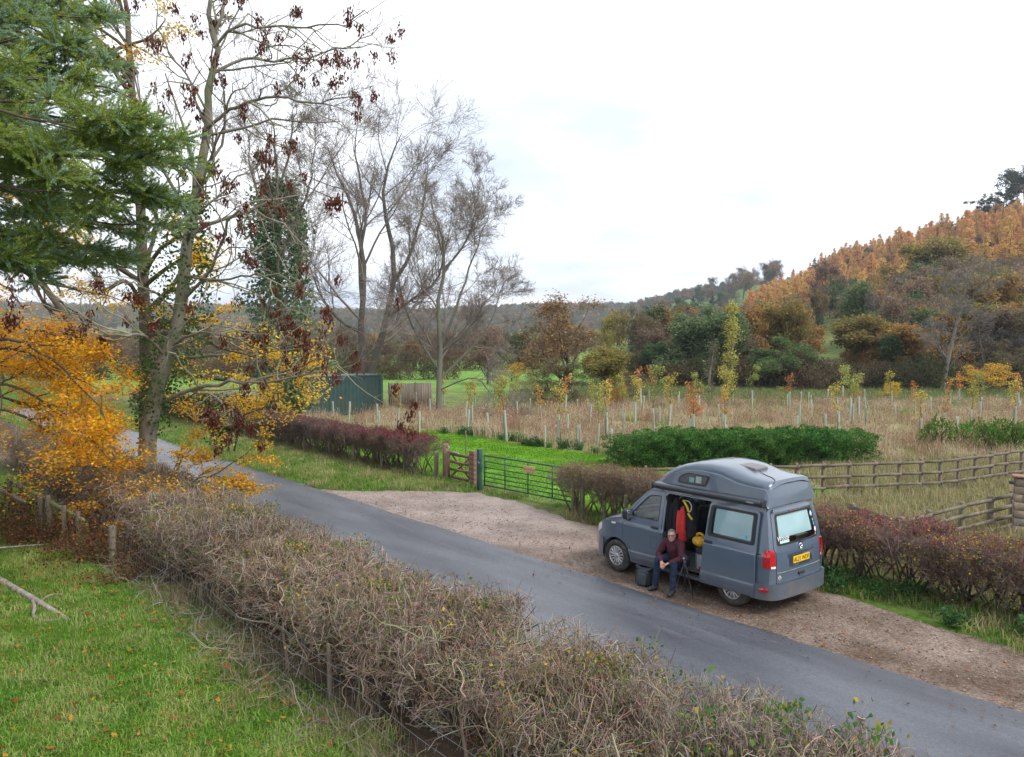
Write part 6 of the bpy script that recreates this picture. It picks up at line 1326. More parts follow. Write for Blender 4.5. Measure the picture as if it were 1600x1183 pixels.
def hand(bm, wr, palm, fdir, spread, thumb):
    wr = np.array(wr); palm = np.array(palm); fdir = unit(np.array(fdir, float)); spread = unit(np.array(spread, float)); dn = unit(np.cross(fdir, spread))
    chain(bm, [L(*wr), L(*(wr * .4 + palm * .6)), L(*palm)], [.028, .034, .036], 12, 4, .62)
    for i, (ln, o_) in enumerate(((.078, -.030), (.088, -.010), (.082, .010), (.064, .028))):
        b0 = palm + spread * o_ + fdir * .012; m1 = b0 + fdir * ln * .42; m2 = m1 + unit(fdir + np.array([0, 0, -.5]) * (1 if fdir[2] > -.7 else .4) - dn * 0) * ln * .33; m3 = m2 + unit(fdir + np.array([0, -.25, -.9])) * ln * .28
        chain(bm, [L(*b0), L(*m1), L(*m2), L(*m3)], [.0098, .0092, .0085, .0072], 8, 3)
    t0 = (wr * .55 + palm * .45) + spread * thumb * .030; t1 = t0 + unit(fdir * .8 + spread * thumb * .8) * .038; chain(bm, [L(*t0), L(*t1), L(*(t1 + unit(fdir + spread * thumb * .15) * .034))], [.014, .011, .0085], 8, 3)
hand(bm, wrR, (1.365, 1.365, .59), (-.5, .45, -.72), (.8, .55, .1), -1); hand(bm, wrL, (1.265, 1.365, .605), (.45, .45, -.76), (-.8, .5, .1), -1)
fused(bm, 'body', SKIN, man, .0055)
bm = bmesh.new()
chain(bm, [L(1.38, .80, .57), L(1.38, .85, .69), L(1.375, .92, .82), L(1.37, .97, .93), L(1.367, 1.012, 1.01)], [.175, .172, .18, .158, .085], 20)
for s, sh, el_, wr in ((1, shR, elR, wrR), (-1, shL, elL, wrL)):
    chain(bm, [L(1.37, .985, .97), L(*sh)], [.088, .084], 14); chain(bm, [L(*sh), L(*(np.array(sh) * .5 + np.array(el_) * .5)), L(*el_)], [.082, .072, .062], 14); e_ = np.array(el_); w_ = np.array(wr); chain(bm, [L(*e_), L(*(e_ * .4 + w_ * .6)), L(*(e_ * .04 + w_ * .96))], [.062, .051, .042], 14)
fused(bm, 'sweater', KNIT, man, .009, .0035)
bm = bmesh.new(); chain(bm, [L(1.367, 1.015, 1.0), L(1.363, 1.035, 1.045)], [.078, .067], 16, 3); fused(bm, 'collar', mat('dark_collar', (.05, .05, .06), .9), man, .007)
bm = bmesh.new()
chain(bm, [L(1.51, .80, .575), L(1.25, .80, .575)], [.125, .125], 16)
for hip, kn, an_ in ((hipR, knR, anR), (hipL, knL, anL)):
    h_, k_, a_ = map(np.array, (hip, kn, an_)); chain(bm, [L(*h_), L(*(h_ * .5 + k_ * .5)), L(*k_)], [.112, .098, .076], 16); chain(bm, [L(*k_), L(*(k_ * .6 + a_ * .4)), L(*(k_ * .05 + a_ * .95))], [.076, .072, .062], 16)
fused(bm, 'jeans', DENIM, man, .009, .003, 17)
for an_, dx in ((anR, .03), (anL, -.05)):
    bm = bmesh.new(); a_ = np.array(an_); chain(bm, [L(*(a_ + np.array([0, -.035, -.035]))), L(*(a_ + np.array([dx * .4, .05, -.052]))), L(*(a_ + np.array([dx, .15, -.062])))], [.050, .047, .042], 14, 5, .95); chain(bm, [L(*a_), L(*(a_ + np.array([0, -.01, -.05])))], [.058, .055], 14)
    bmesh.ops.bisect_plane(bm, geom=bm.verts[:] + bm.edges[:] + bm.faces[:], plane_co=(0, 0, .003), plane_no=(0, 0, 1), clear_inner=True); bmesh.ops.holes_fill(bm, edges=[e for e in bm.edges if e.is_boundary]); fused(bm, 'boot', BOOT, man, .007)
# hair, stubble, glasses, eyes, mouth
def shell(c, r, name, material, keep):
    bm = bmesh.new(); ellip(bm, c, r, HR, 28)
    cc = Vector(L(*hc)); dl = [v for v in bm.verts if not keep((v.co - cc).dot(Sd), (v.co - cc).dot(F), (v.co - cc).dot(Up))]; bmesh.ops.delete(bm, geom=dl, context='VERTS')
    for v in bm.verts: v.co += Vector(RG.normal(0, .0016, 3))
    for f in bm.faces: f.smooth = True
    me = bpy.data.meshes.new(name); bm.to_mesh(me); bm.free(); me.materials.append(material); o = link(name, me, man); md = o.modifiers.new('t', 'SOLIDIFY'); md.thickness = .008; return o
shell(hp(0, -.014, .036), (.083, .102, .095), 'hair', HAIRM, lambda a, b_, c: c > .068 - .25 * max(b_, 0) * 0 + (.02 if b_ > .03 else 0) or (b_ < -.0 and c > -.045) or (abs(a) > .068 and b_ < .03 and c > -.0))
shell(hp(0, .012, -.036), (.0655, .0785, .0885), 'stubble', STUB, lambda a, b_, c: c < -.055 and b_ > .0)
gl = empty('glasses', (0, 0, 0)); gl.parent = man
for s in (-1, 1):
    b = Bag(); a = np.linspace(0, 2 * np.pi, 17); tubes(b, np.array([hp(s * .034 + .024 * math.cos(t), .104, .004 + .017 * math.sin(t)) for t in a])[None], np.full((1, 17), .0028), 5); link('lens_rim', b.mesh('lens_rim', BLK, True), gl)
    b = Bag(); tubes(b, np.array([hp(s * .058, .102, .008), hp(s * .079, .05, .008), hp(s * .082, -.01, .004)])[None], np.full((1, 3), .0025), 4); link('temple', b.mesh('temple', BLK, True), gl)
    bm = bmesh.new(); ellip(bm, hp(s * .033, .081, .004), (.012, .008, .007), HR, 12); me = bpy.data.meshes.new('eye'); bm.to_mesh(me); bm.free(); me.materials.append(mat('eye_dark', (.06, .045, .04), .3)); link('eye', me, man)
b = Bag(); tubes(b, np.array([hp(-.012, .107, .006), hp(.012, .107, .006)])[None], np.full((1, 2), .0025), 4); link('bridge', b.mesh('bridge', BLK, True), gl)
b = Bag(); tubes(b, np.array([hp(-.028, .077, -.050), hp(-.012, .087, -.058), hp(.012, .087, -.058), hp(.028, .077, -.050)])[None], np.array([[.003, .006, .006, .003]]), 6); link('mouth', b.mesh('mouth', mat('teeth', (.62, .52, .47), .4), True), man)

# ------------------------------------------------------------------ his things
tp = empty('tripod', vw(.97, 1.14, 0), TH, 'black camera tripod standing by the man in front of the open door', 'tripod')
CARB = mat('tripod_black', (.03, .032, .036), .4, var=.2)
apex = np.array([0, 0, .60])
for fx, fy in ((.13, .20), (-.20, -.02), (.14, -.20)):
    leg = empty('leg', (0, 0, 0)); leg.parent = tp; ft = np.array([fx, fy, .008]); top = apex + unit(np.array([fx, fy, 0])) * .03
    for nm, t0, t1, r_ in (('upper_section', 0, .55, .0125), ('lower_section', .5, .97, .0095), ('leg_clamp', .49, .56, .017), ('leg_clamp', .78, .83, .0145), ('rubber_foot', .95, 1, .014)):
        b = Bag(); tubes(b, np.array([top * (1 - t0) + ft * t0, top * (1 - t1) + ft * t1])[None], np.full((1, 2), r_), 8, cap=True); link(nm, b.mesh(nm, CARB, True), leg)
for nm, z0, z1, r_ in (('spider', .575, .625, .036), ('centre_column', .40, .69, .012), ('ball_head', .66, .715, .026), ('plate', .715, .725, .030)):
    b = Bag(); tubes(b, np.array([[0, 0, z0], [0, 0, z1]])[None], np.full((1, 2), r_), 12, cap=True); link(nm, b.mesh(nm, CARB if nm != 'ball_head' else mat('tripod_grey', (.16, .16, .17), .4), True), tp)
cm = empty('camera', vw(.97, 1.14, .725), TH + rad(25), 'small black camera mounted on the tripod', 'camera')
boxpart('camera_body', (-.068, -.03, 0), (.068, .03, .085), TRIM, cm, .012, None, 3); boxpart('viewfinder', (-.022, -.025, .083), (.022, .028, .105), TRIM, cm, .008)
b = Bag(); tubes(b, np.array([[0, .028, .042], [0, .06, .042], [0, .085, .042]])[None], np.array([[.033, .034, .031]]), 16, cap=True); link('lens', b.mesh('camera_lens', TRIM, True), cm)
b = Bag(); tubes(b, np.array([[0, .0845, .042], [0, .0865, .042]])[None], np.array([[.024, .024]]), 16, cap=True); link('lens_glass', b.mesh('lens_glass', mat('lens_coating', (.25, .27, .32), .1, coat=1), True), cm)
# rucksack
BAGM = mat('rucksack_cloth', (.035, .045, .052), .8, var=.3, scale=12, bump=.3); BAG2 = mat('rucksack_panel', (.055, .068, .075), .75, var=.2, scale=14)
rk = empty('rucksack', vw(1.93, 1.24, 0), TH + rad(8), 'dark roll top rucksack standing on the gravel by the front wheel', 'bag')
def cushion(name, a, b_, material, parent, puff=.02, k=8, top=None):
    a = np.array(a, float); b_ = np.array(b_, float); c = (a + b_) / 2; h = (b_ - a) / 2; bm = bmesh.new(); bmesh.ops.create_cube(bm, size=2); bmesh.ops.subdivide_edges(bm, edges=bm.edges[:], cuts=k, use_grid_fill=True)
    for v in bm.verts:
        q = np.array(v.co); e = 5.0; nrm = (np.abs(q) ** e).sum() ** (1 / e); q = q / nrm; p = q * h; p += unit(q) * puff * np.prod(1 - np.minimum(np.abs(np.delete(q, np.argmax(np.abs(q)))), 1) ** 2)
        p += RG.normal(0, .0015, 3)
        if top: p[:2] *= 1 + (top - 1) * max(q[2], 0)
        v.co = Vector(p)
    for f in bm.faces: f.smooth = True
    me = bpy.data.meshes.new(name); bm.to_mesh(me); bm.free(); me.materials.append(material); return link(name, me, parent, tuple(c))
cushion('main_compartment', (-.15, -.10, .0), (.15, .10, .33), BAGM, rk, .02); cushion('front_pocket', (-.11, .085, .04), (.11, .125, .27), BAG2, rk, .012)
b = Bag(); tubes(b, smooth_path([np.array(p) for p in ((-.19, 0, .40), (-.12, .0, .345), (0, 0, .33), (.12, 0, .345), (.19, 0, .40))], 13)[None], np.interp(np.linspace(-1, 1, 13), [-1, 0, 1], [.03, .045, .03])[None], 10, cap=True); link('roll_top', b.mesh('roll_top', BAGM, True), rk)
for s in (-1, 1):
    b = Bag(); tubes(b, np.array([[s * .135, .112, .03], [s * .135, .118, .2], [s * .14, .06, .345], [s * .18, .01, .39]])[None], np.full((1, 4), .008), 4); link('strap', b.mesh('strap', TRIM, True), rk)
# things in the doorway
yb = empty('knitted_bag', vw(.90, .72, .925), TH, 'mustard yellow knitted bag lying on the van bench', 'bag', None, 1.2)
bm = bmesh.new(); bmesh.ops.create_uvsphere(bm, u_segments=48, v_segments=24, radius=1)
for v in bm.verts:
    x, y, z = v.co; a_ = math.atan2(y, x); r_ = 1 + .05 * math.sin(a_ * 12 + z * 5) + .04 * math.sin(a_ * 3 + 1); v.co = Vector((x * .145 * r_, y * .13 * r_, (z * .095 + .095) * (1 if z < .75 else .92)))
for f in bm.faces: f.smooth = True
me = bpy.data.meshes.new('knitted_bag_body'); bm.to_mesh(me); bm.free(); me.materials.append(mat('mustard_wool', (.55, .31, .03), .9, var=.25, scale=25, bump=.5)); link('bag_body', me, yb)
b = Bag(); tubes(b, smooth_path([np.array(p) for p in ((-.08, .0, .17), (-.05, .03, .22), (0, .03, .235), (.06, .02, .21), (.08, 0, .17))], 14)[None], np.full((1, 14), .022), 8, cap=True); link('bag_handle', b.mesh('bag_handle', MATS['mustard_wool'], True), yb)
def coat(label, x, y, z0, z1, w, material, seed):
    r = empty('coat', vw(x, y, z0), TH, label, 'coat'); rs = np.random.default_rng(seed); ph = rs.uniform(0, 6, 4); n, k = 16, 28; rings = []
    for i in range(n):
        t = i / (n - 1); z = (z1 - z0) * t; ww = w * np.interp(t, [0, .3, .75, .92, 1], [1.05, .95, 1.0, .75, .3]); dd = .09 * np.interp(t, [0, .8, 1], [1.1, 1, .4])
        rings.append([((ww / 2) * math.cos(a) * (1 + .09 * math.sin(3 * a + ph[0] + 2 * t)), dd * math.sin(a) * (1 + .22 * math.sin(5 * a + ph[1] - 3 * t)), z + .01 * math.sin(4 * a + ph[2])) for a in np.linspace(0, 2 * np.pi, k + 1)[:-1]])
    o = loft('coat_body', rings, material, r, closed=True, caps=True); 
    sl = Bag(); tubes(sl, smooth_path([np.array(p) for p in ((w * .42, .03, (z1 - z0) * .86), (w * .52, .06, (z1 - z0) * .55), (w * .48, .07, (z1 - z0) * .2))], 12)[None], np.linspace(.055, .045, 12)[None], 10, cap=True); link('sleeve', sl.mesh('sleeve', material, True), r)
    return r
coat('black coat hanging in the van doorway behind the front door', 1.58, .66, .98, 1.82, .20, mat('coat_black', (.012, .013, .018), .85, var=.3), 3)
coat('bright red coat hanging in the van doorway behind the man', 1.40, .66, .95, 1.66, .15, mat('coat_red', (.58, .035, .03), .75, var=.2, scale=9), 4)
coat('dark jacket hanging next to the red coat in the van', 1.24, .58, 1.02, 1.80, .24, mat('coat_navy', (.012, .013, .016), .85, var=.3), 5)
st_ = empty('climbing_strap', vw(1.20, .74, 1.42), TH, 'yellow and black strap hanging inside the open van door', 'strap')
for nm, pts, r_, c_ in (('yellow_band', ((.14, 0, .38), (.09, .02, .35), (.02, .03, .27), (-.02, .03, .18)), .022, (.70, .52, .03)), ('yellow_band', ((.0, .02, .14), (-.05, .02, .08), (-.10, .01, .03)), .020, (.70, .52, .03)), ('loop', ((.10, .01, .39), (-.02, .02, .38), (-.09, .03, .30), (-.07, .03, .2), (-.02, .03, .17)), .010, (.62, .60, .5))):
    b = Bag(); tubes(b, smooth_path([np.array(p, float) for p in pts], 14)[None], np.full((1, 14), r_), 8, cap=True); link(nm, b.mesh(nm, mat('strap_%d' % int(c_[2] * 100), c_, .7), True), st_)
# ================================================================== gates, fences and the rest
def gp(px, py, z=0.0):
    u = (px - 800) / 1280; v = (py - 591.5) / 1280; t = (5.15 - z) / (v * math.cos(PT) + math.sin(PT)); return np.array([u * t, (math.cos(PT) - v * math.sin(PT)) * t, z])
OLDWOOD = mat('weathered_wood', (.16, .13, .095), .9, var=.4, scale=9, bump=.4, stretch=(1, 1, .25), dirt=(.13, .125, .07))
RAILW = mat('grey_rail_wood', (.155, .12, .09), .9, var=.35, scale=7, bump=.4, dirt=(.14, .13, .075))
BROWNW = mat('brown_gate_wood', (.20, .115, .078), .85, var=.3, scale=8, bump=.35, dirt=(.13, .085, .06))
GREENM = mat('green_gate_metal', (.016, .062, .058), .4, var=.15, scale=10, dirt=(.05, .09, .08))
def post(name, parent, p, h, w, material, top=.02, lean=.02):
    b = Bag(); p = np.array(p, float); q = p + np.array([RG.normal(0, lean) * h, RG.normal(0, lean) * h, h]); s = w / 2; a = RG.uniform(-.1, .1)
    ring = lambda c, k: [c + np.array([math.cos(a + t) * k, math.sin(a + t) * k, 0]) for t in (np.pi / 4 + np.arange(4) * np.pi / 2)]
    V = ring(p - np.array([0, 0, .1]), s * 1.41) + ring(q - np.array([0, 0, top]), s * 1.36) + ring(q, s * 1.1)
    b.add(V, [[0, 1, 5, 4], [1, 2, 6, 5], [2, 3, 7, 6], [3, 0, 4, 7], [4, 5, 9, 8], [5, 6, 10, 9], [6, 7, 11, 10], [7, 4, 8, 11], [8, 9, 10, 11]]); return link(name, b.mesh(name, material), parent)
def bar(name, parent, p, q, w, h, material, jit=0):
    b = Bag(); beam(b, p, q, w, h, jit=jit); return link(name, b.mesh(name, material), parent)
def rod(name, parent, pts, r, material, k=8):
    b = Bag(); P = np.array(pts, float)[None]; tubes(b, P, np.full((1, P.shape[1]), r), k, cap=True); return link(name, b.mesh(name, material, True), parent)
def local(root):
    M = root.matrix_world.copy() if False else (Matrix.Translation(root.location) @ Matrix.Rotation(root.rotation_euler[2], 4, 'Z')); I = M.inverted(); return lambda p: np.array(I @ Vector(p))
# metal field gate
A = np.array(rd(21.62, 16.52)); B = np.array(rd(17.45, 16.88)); ang = math.atan2(B[1] - A[1], B[0] - A[0]); Lg = float(np.linalg.norm(B - A))
g = empty('field_gate', tuple(A), ang, 'dark green metal seven bar field gate with a wooden sign', 'gate')
zs = [1.19, .99, .80, .63, .48, .34, .20]
for i, z in enumerate(zs): rod('bar', g, [(.06, 0, z), (Lg, 0, z)], .026 if i in (0, 6) else .018, GREENM)
for x in (.06, Lg * .25, Lg * .5, Lg * .75, Lg): rod('upright', g, [(x, 0, .17), (x, 0, 1.2)], .026 if x in (.06, Lg) else .021, GREENM)
rod('latch', g, [(.05, -.03, .95), (.16, -.03, .95), (.16, -.03, .72)], .012, GREENM)
bx = Lg * .52; sg = boxpart('name_board', (bx - .245, -.045, .865), (bx + .245, -.022, 1.075), mat('sign_board', (.56, .36, .19), .6, var=.15, scale=14, stretch=(.3, 1, 2)), g, .006)
text('sign_lettering', "Rosie's Wood", .088, mat('sign_letters', (.20, .10, .06), .7), sg, (0, -.0125, 0), (rad(90), 0, 0), .001)
gpst = empty('gate_post', rd(21.80, 16.50), TH, 'dark green square metal post at the latch end of the field gate', 'post'); boxpart('post_tube', (-.07, -.07, -.1), (.07, .07, 1.36), GREENM, gpst, .008); boxpart('post_cap', (-.075, -.075, 1.362), (.075, .075, 1.38), GREENM, gpst, .004); rod('chain', gpst, [(.0, .08, .98), (-.06, .10, .95), (-.12, .09, .93)], .01, mat('galvanised', (.45, .46, .47), .4, metal=.8))
tag(post('gate_post', None, rd(17.30, 16.92), 1.25, .15, OLDWOOD), 'old wooden hanging post of the field gate against the brown hedge', 'post')
# wooden wicket gate
w = empty('wicket_gate', rd(24.02, 16.75), TH + math.pi, 'brown wooden wicket gate with crossed braces', 'gate')
for z, h_ in ((.16, .10), (.44, .085), (.70, .085), (.98, .10)): bar('rail', w, (.07, 0, z), (1.42, 0, z), .045, h_, BROWNW, .004)
for x in (.11, 1.38): bar('stile', w, (x, -.03, .08), (x, -.03, 1.06), .09, .05, BROWNW, .003)
bar('brace', w, (.15, .035, .16), (1.34, .035, .98), .03, .07, BROWNW); bar('brace', w, (.15, .055, .98), (1.34, .055, .16), .03, .07, BROWNW)
rod('hinge_strap', w, [(.02, -.06, 1.06), (.75, -.06, 1.06), (.76, -.06, 1.03)], .014, MATS['galvanised']); rod('loop_latch', w, [(-.02, 0, 1.16), (.0, -.02, 1.24), (.1, -.02, 1.24), (.12, 0, 1.08)], .010, MATS['galvanised'])
tag(post('gate_post', None, rd(24.15, 16.75), 1.30, .20, BROWNW), 'brown wooden post at the hinge side of the wicket gate', 'post')
lp = empty('gate_post', rd(22.42, 16.72), TH, 'broad brown post of stacked blocks between wicket gate and metal gate', 'post')
for i in range(8): boxpart('block', (-.13, -.10, -.08 + i * .165), (.13, .10, .078 + i * .165), BROWNW, lp, .008)
tag(post('short_post', None, rd(24.55, 16.6), .98, .16, OLDWOOD), 'shorter grey post behind the wicket gate hinge post', 'post')
tag(post('stake', None, rd(24.9, 18.2), 1.6, .05, OLDWOOD), 'thin tall stake standing in the grass behind the wicket gate', 'stake')
tag(post('fence_stake', None, rd(25.9, 16.1), 1.0, .10, OLDWOOD), 'weathered stake at the end of the red tipped hedge', 'stake')
for i, (s_, h_, w_) in enumerate(((16.85, 1.0, .09), (16.45, .9, .08), (15.6, 1.05, .10), (14.75, .95, .09), (14.1, .85, .08), (13.3, .9, .09), (12.5, .9, .09))):
    tag(post('hedge_stake', None, rd(s_, 16.08 + RG.normal(0, .06)), h_, w_, mat('mossy_stake', (.135, .125, .07), .9, var=.4, scale=9, bump=.4)), 'mossy wooden stake along the front of the brown hedge', 'stake', 'stakes in front of the brown hedge')
for i, s_ in enumerate((27.2, 29.4, 31.5, 34)):
    tag(post('hedge_stake', None, rd(s_, 15.9), .8, .08, OLDWOOD), 'grey stake half hidden in the far verge hedge', 'stake', 'stakes in the far verge hedge')
# post and rail fences
def rail_fence(label, tops, h, rails, pw, rw, material, sub=1):
    pts = [gp(px, py, h) for px, py in tops]
    root = empty('rail_fence', (float(pts[0][0]), float(pts[0][1]), 0), 0, label, 'fence'); o_ = np.array([pts[0][0], pts[0][1], 0]); pp_ = []
    for p in pts: q = np.array([p[0], p[1], 0]) - o_; pp_.append(q); post('post', root, q, h, pw, material, .03, .012)
    for a_, b_ in zip(pp_[:-1], pp_[1:]):
        d = unit(b_ - a_); off_ = np.cross(d, (0, 0, 1)) * (pw * .5 + .018)
        for z in rails: bar('rail', root, a_ - d * .05 + off_ + np.array([0, 0, z + RG.normal(0, .012)]), b_ + d * .05 + off_ * RG.uniform(.98, 1.06) + np.array([0, 0, z + RG.normal(0, .012)]), .035, rw, material, .004)
    return root
rf = rail_fence('long three rail timber fence in front of the conifer hedge', [(1009, 728), (1062, 727), (1112, 726), (1160, 725), (1204, 724.4), (1246, 723.5), (1287, 722), (1327, 720.5), (1368, 719.5), (1405, 718), (1440, 716.5), (1470, 715.5), (1497, 713), (1524, 709.5), (1549, 706), (1573, 703), (1597, 700.5), (1621, 697)], 1.2, (.40, .74, 1.10), .085, .085, RAILW)
b = Bag()
rail_fence('lower four rail timber fence running to the stone outbuilding', [(1331, 786), (1409, 808), (1453, 797), (1503, 784), (1548, 775), (1582, 767)], 1.08, (.2, .46, .74, 1.0), .12, .085, OLDWOOD)
# old fence and stock netting by the lawn
of = empty('old_fence', tuple(gp(100, 850)), 0, 'old split stakes with one mossy sloping rail under the golden beech', 'fence'); fo = np.array(of.location)
for px, py, h_, w_ in ((40, 822, 1.2, .15), (68, 838, 1.15, .11), (80, 840, 1.1, .11), (102, 852, 1.0, .10), (125, 860, .95, .09), (176, 884, .9, .12), (20, 815, 1.15, .1)): post('stake', of, gp(px, py) - fo, h_, w_, OLDWOOD, .03, .05)
bar('rail', of, gp(18, 751, 1.15) - fo, gp(132, 814, .75) - fo, .05, .10, mat('mossy_rail', (.16, .17, .06), .9, var=.3, scale=9, bump=.3), .006)
bar('rail', of, gp(-20, 757, 1.05) - fo, gp(40, 785, .9) - fo, .05, .09, OLDWOOD, .006)
nf_ = empty('wire_fence', rd(14, 4.80), TH, 'sagging wire stock netting along the lawn side of the bare hedge', 'fence')
for x in (-12, -8.2, -3.6, 1.9, 7.4): post('post', nf_, (x, -.42 + RG.normal(0, .05), 0), .80, .05, OLDWOOD, .02, .07)
WIRE = mat('wire', (.24, .25, .27), .45, metal=.6, var=.2)
xs_ = np.linspace(-12.5, 8.5, 90); sagz = lambda x, z: z + .03 * np.sin(x * 2.5 / 2.5 * math.pi / 1.25 + z * 3) + .02 * np.sin(x * 1.7)
for z in (.12, .32, .55, .80, 1.0): rod('wire', nf_, np.stack([xs_, .06 + .03 * np.sin(xs_ * 1.1 + z * 5), sagz(xs_, z)], 1), .0026, WIRE, 4)
b = Bag(); xv = np.arange(-12.4, 8.4, .17); zz = np.linspace(.12, .8, 5); tubes(b, np.stack([np.repeat(xv[:, None], 5, 1) + .01 * np.sin(zz * 9)[None], .06 + .03 * np.sin(xv[:, None] * 1.1 + zz[None] * 5), sagz(np.repeat(xv[:, None], 5, 1), zz[None])], -1), np.full((len(xv), 5), .0017), 3); tag(link('netting', b.mesh('netting', WIRE), nf_), kind='stuff')
# fallen branch on the lawn
fbk = mat('dead_bark', (.27, .235, .20), .9, var=.4, scale=14, bump=.5, dirt=(.14, .12, .08))
fr = empty('fallen_branch', tuple(gp(60, 935)), 0, 'pale dead branch lying on the lawn by the hedge end', 'branch'); fo = np.array(fr.location)
def stick(name, parent, px, r0, r1, z=.07):
    P = smooth_path([gp(a_, b_, z) - fo + RG.normal(0, .015, 3) for a_, b_ in px], 14); b = Bag(); tubes(b, P[None], np.linspace(r0, r1, 14)[None], 9, cap=True); link(name, b.mesh(name, fbk, True), parent)
stick('main_stem', fr, [(-60, 885), (-10, 902), (25, 918), (60, 940), (108, 968)], .085, .045); stick('side_limb', fr, [(55, 938), (52, 952), (54, 966), (70, 971), (94, 968)], .035, .022, .06); stick('side_limb', fr, [(62, 940), (75, 930), (98, 929)], .03, .015, .07)
sk = tag(empty('loose_stick', tuple(gp(125, 985))), 'pale loose stick lying beyond the fallen branch tip', 'stick'); fo = np.array(sk.location); stick('stick_wood', sk, [(107, 982), (125, 984), (143, 987)], .03, .024, .05)
sk = tag(empty('loose_stick', tuple(gp(10, 850))), 'dark thin stick lying across the lawn below the old fence', 'stick'); fo = np.array(sk.location); stick('stick_wood', sk, [(-30, 858), (30, 856), (75, 850)], .03, .012, .12)
# brambles under the old fence
BRAM = [(.16, .075, .04, 3), (.10, .05, .03, 3), (.30, .20, .04, 1), (.09, .11, .035, 2), (.22, .07, .03, 1)]
for i, (px, py, sc_) in enumerate(((10, 830, 1.3), (60, 842, 1.2), (110, 860, 1.1), (150, 878, 1.0), (30, 852, .8), (200, 903, .8), (-30, 832, 1.4), (95, 846, 1.0), (135, 850, 1.1), (175, 872, 1.0))):
    p = gp(px, py); r = empty('bramble', tuple(p), i, 'low reddish bramble tangle under the old fence', 'bush', 'brambles under the old fence', sc_)
    b = Bag(); st0 = np.repeat([[0, 0, 0.]], 26, 0) + RG.normal(0, .3, (26, 3)) * np.array([1, 1, 0]); P = grow(st0, RG.normal(0, .6, (26, 3)) + np.array([0, 0, 1]), RG.uniform(.6, 1.3, 26), 7, .2, (0, 0, -.15)); P[..., 2] = np.maximum(P[..., 2], .02); tubes(b, P, taper(np.full(26, .007), 7), 4, col=pal([(.14, .08, .06)], 26)); link('stems', b.mesh('bramble_stems', WOODV), r)
    b = Bag(); n = 1300; q = P[RG.integers(0, 26, n), RG.integers(1, 7, n)] + RG.normal(0, .12, (n, 3)); q[:, 2] = np.maximum(q[:, 2], .03); leaves(b, q, RG.uniform(.04, .08, n), pal(BRAM, n, .2), .65); link('leaves', b.mesh('bramble_leaves', LEAF), r)
# shipping container
CONT = mat('container_green', (.030, .075, .068), .5, var=.2, scale=2, dirt=(.055, .075, .06))
ca = np.array([-8.75, 55.2]); dv_ = unit(np.array([-.80, -.60])); ct = empty('shipping_container', (float(ca[0]), float(ca[1]), tz(*ca) - .02), math.atan2(dv_[1], dv_[0]), 'dark green corrugated shipping container behind the hedges', 'container')
Lc, Wc, Hc = 6.06, 2.44, 2.59
def corrug(name, p, along, nrm, ln, z0, z1, pitch=.28, dep=.045):
    xs = []; x = .0; k = 0
    while x < ln: xs += [(x, 0), (min(x + .07, ln), 0), (min(x + .105, ln), -dep), (min(x + .175, ln), -dep), (min(x + .21, ln), 0)]; x += pitch
    xs = np.array([q for q in xs if q[0] <= ln]); P = np.array(p) + xs[:, :1] * np.array(along) + xs[:, 1:] * np.array(nrm); n = len(P); b = Bag(); b.add(np.concatenate([P + np.array([0, 0, z0]), P + np.array([0, 0, z1])]), [[i, i + 1, n + i + 1, n + i] for i in range(n - 1)]); return link(name, b.mesh(name, CONT), ct)
corrug('side_panel', (.1, 0, 0), (1, 0, 0), (0, 1, 0), Lc - .2, .16, Hc - .12); corrug('side_panel', (.1, -Wc, 0), (1, 0, 0), (0, -1, 0), Lc - .2, .16, Hc - .12); corrug('end_panel', (0, -.1, 0), (0, -1, 0), (-1, 0, 0), Wc - .2, .16, Hc - .12); corrug('end_panel', (Lc, -.1, 0), (0, -1, 0), (1, 0, 0), Wc - .2, .16, Hc - .12)
for x in (0, Lc - .15):
    for y in (-.1, -Wc - .05): boxpart('corner_post', (x - .02, y, .0), (x + .16, y + .15, Hc), CONT, ct, .01)
for y in (-.05, -Wc - .02):
    for z in (.02, Hc - .13): boxpart('side_rail', (.14, y, z), (Lc - .15, y + .07, z + .12), CONT, ct, .008)
boxpart('roof_panel', (.02, -Wc + .02, Hc - .06), (Lc - .02, -.02, Hc - .03), CONT, ct, .004)
# boarded fence panels
BOARD = mat('boarded_fence', (.265, .205, .165), .9, var=.3, scale=3, stretch=(6, 1, .4))
for nm, p0, p1, hh, lab in (('board_fence', (-8.55, 56.9), (-5.75, 57.6), 1.9, 'brown close boarded fence to the right of the green container'), ('board_fence', (-19.5, 50.3), (-14.2, 51.0), 1.75, 'grey boarded fence to the left of the green container')):
    p0 = np.array(p0); p1 = np.array(p1); d = unit(p1 - p0); ln = float(np.linalg.norm(p1 - p0)); r = empty(nm, (*p0, tz(*p0) - .03), math.atan2(d[1], d[0]), lab, 'fence'); b = Bag()
    for i, x in enumerate(np.arange(0, ln, .125)): b.add(boxV((x, RG.choice([-.012, .012]), 0), (x + .118, .018, hh + RG.normal(0, .012))), BOXQ)
    tag(link('boards', b.mesh('boards', BOARD), r), kind='stuff')
    for x in np.arange(.05, ln, 1.8): post('post', r, (x, .09, 0), hh + .05, .10, OLDWOOD)
    for z in (.3, hh - .3): bar('rail', r, (0, .05, z), (ln, .05, z), .04, .08, OLDWOOD)
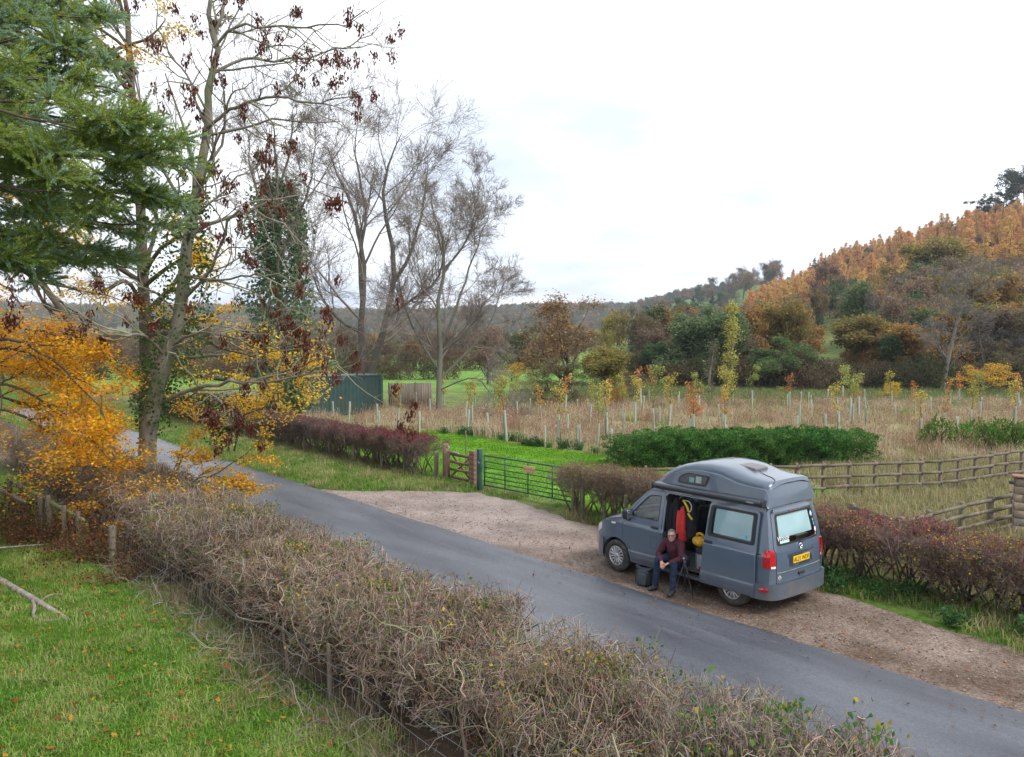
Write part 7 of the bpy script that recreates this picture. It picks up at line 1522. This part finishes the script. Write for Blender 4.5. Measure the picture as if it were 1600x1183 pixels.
# stone outbuilding at the edge of the paddock
STONE = [mat('limestone_%d' % i, c_, .9, var=.25, scale=9, bump=.5, dirt=(.2, .17, .13)) for i, c_ in enumerate(((.36, .27, .18), (.30, .235, .165), (.41, .31, .21), (.25, .20, .155), (.30, .27, .24)))]
sbp = gp(1583, 846); sb = empty('stone_wall', (float(sbp[0]), float(sbp[1]), 0), rad(-28), 'stone block wall with red tile coping where the rail fence ends', 'wall'); sb['kind'] = 'thing'
boxpart('wall_core', (.03, .03, -.05), (2.97, .42, 1.58), mat('mortar', (.30, .26, .21), .95, var=.2), sb, 0)
bmesh_blk = {}
for face in ('front', 'side'):
    for j in range(8):
        x = -.0 if j % 2 == 0 else 0; k = 0; z = j * .2
        ln_ = 3.0 if face == 'front' else .44
        while x < ln_ - .02:
            wd_ = float(RG.choice([.28, .36, .44, .5])) * (.5 if (k == 0 and j % 2) else 1); x1 = min(x + wd_, ln_)
            if face == 'front': a_, b_ = (x + .006, -.015 + RG.normal(0, .006), z + .006), (x1 - .006, .08, z + .194)
            else: a_, b_ = (-.015 + RG.normal(0, .006), x + (.09 if k == 0 else .006), z + .006), (.08, x1 - .006, z + .194)
            boxpart('stone', a_, b_, STONE[RG.integers(5)], sb, .012, None, 1); x = x1; k += 1
TILE = mat('red_tile', (.30, .13, .085), .85, var=.3, scale=6, bump=.3, dirt=(.2, .15, .1))
for i in range(11): boxpart('coping_tile', (i * .28 - .05, -.07, 1.602 + (i % 2) * .004), (i * .28 + .225, .52, 1.655 + (i % 2) * .004), TILE, sb, .015, (rad(-4), 0, 0), 2)
boxpart('wall_lamp', (-.13, -.12, 1.46), (-.02, .0, 1.54), TRIM, sb, .02)

# ------------------------------------------------------------------ the air
hz_ = Bag(); hz_.add(boxV((-2600, -200, -3), (2600, 2600, 140)), BOXQ)
hm = bpy.data.materials.new('haze'); hm.use_nodes = True; t = hm.node_tree; t.nodes.clear(); o_ = nd(t, 'ShaderNodeOutputMaterial'); pv = nd(t, 'ShaderNodeVolumePrincipled'); pv.inputs['Color'].default_value = (.80, .88, 1, 1); pv.inputs['Density'].default_value = .0002; pv.inputs['Anisotropy'].default_value = .2
t.links.new(pv.outputs[0], o_.inputs['Volume'])
tag(link('haze', hz_.mesh('haze', hm)), 'thin pale blue haze over the valley', kind='stuff')
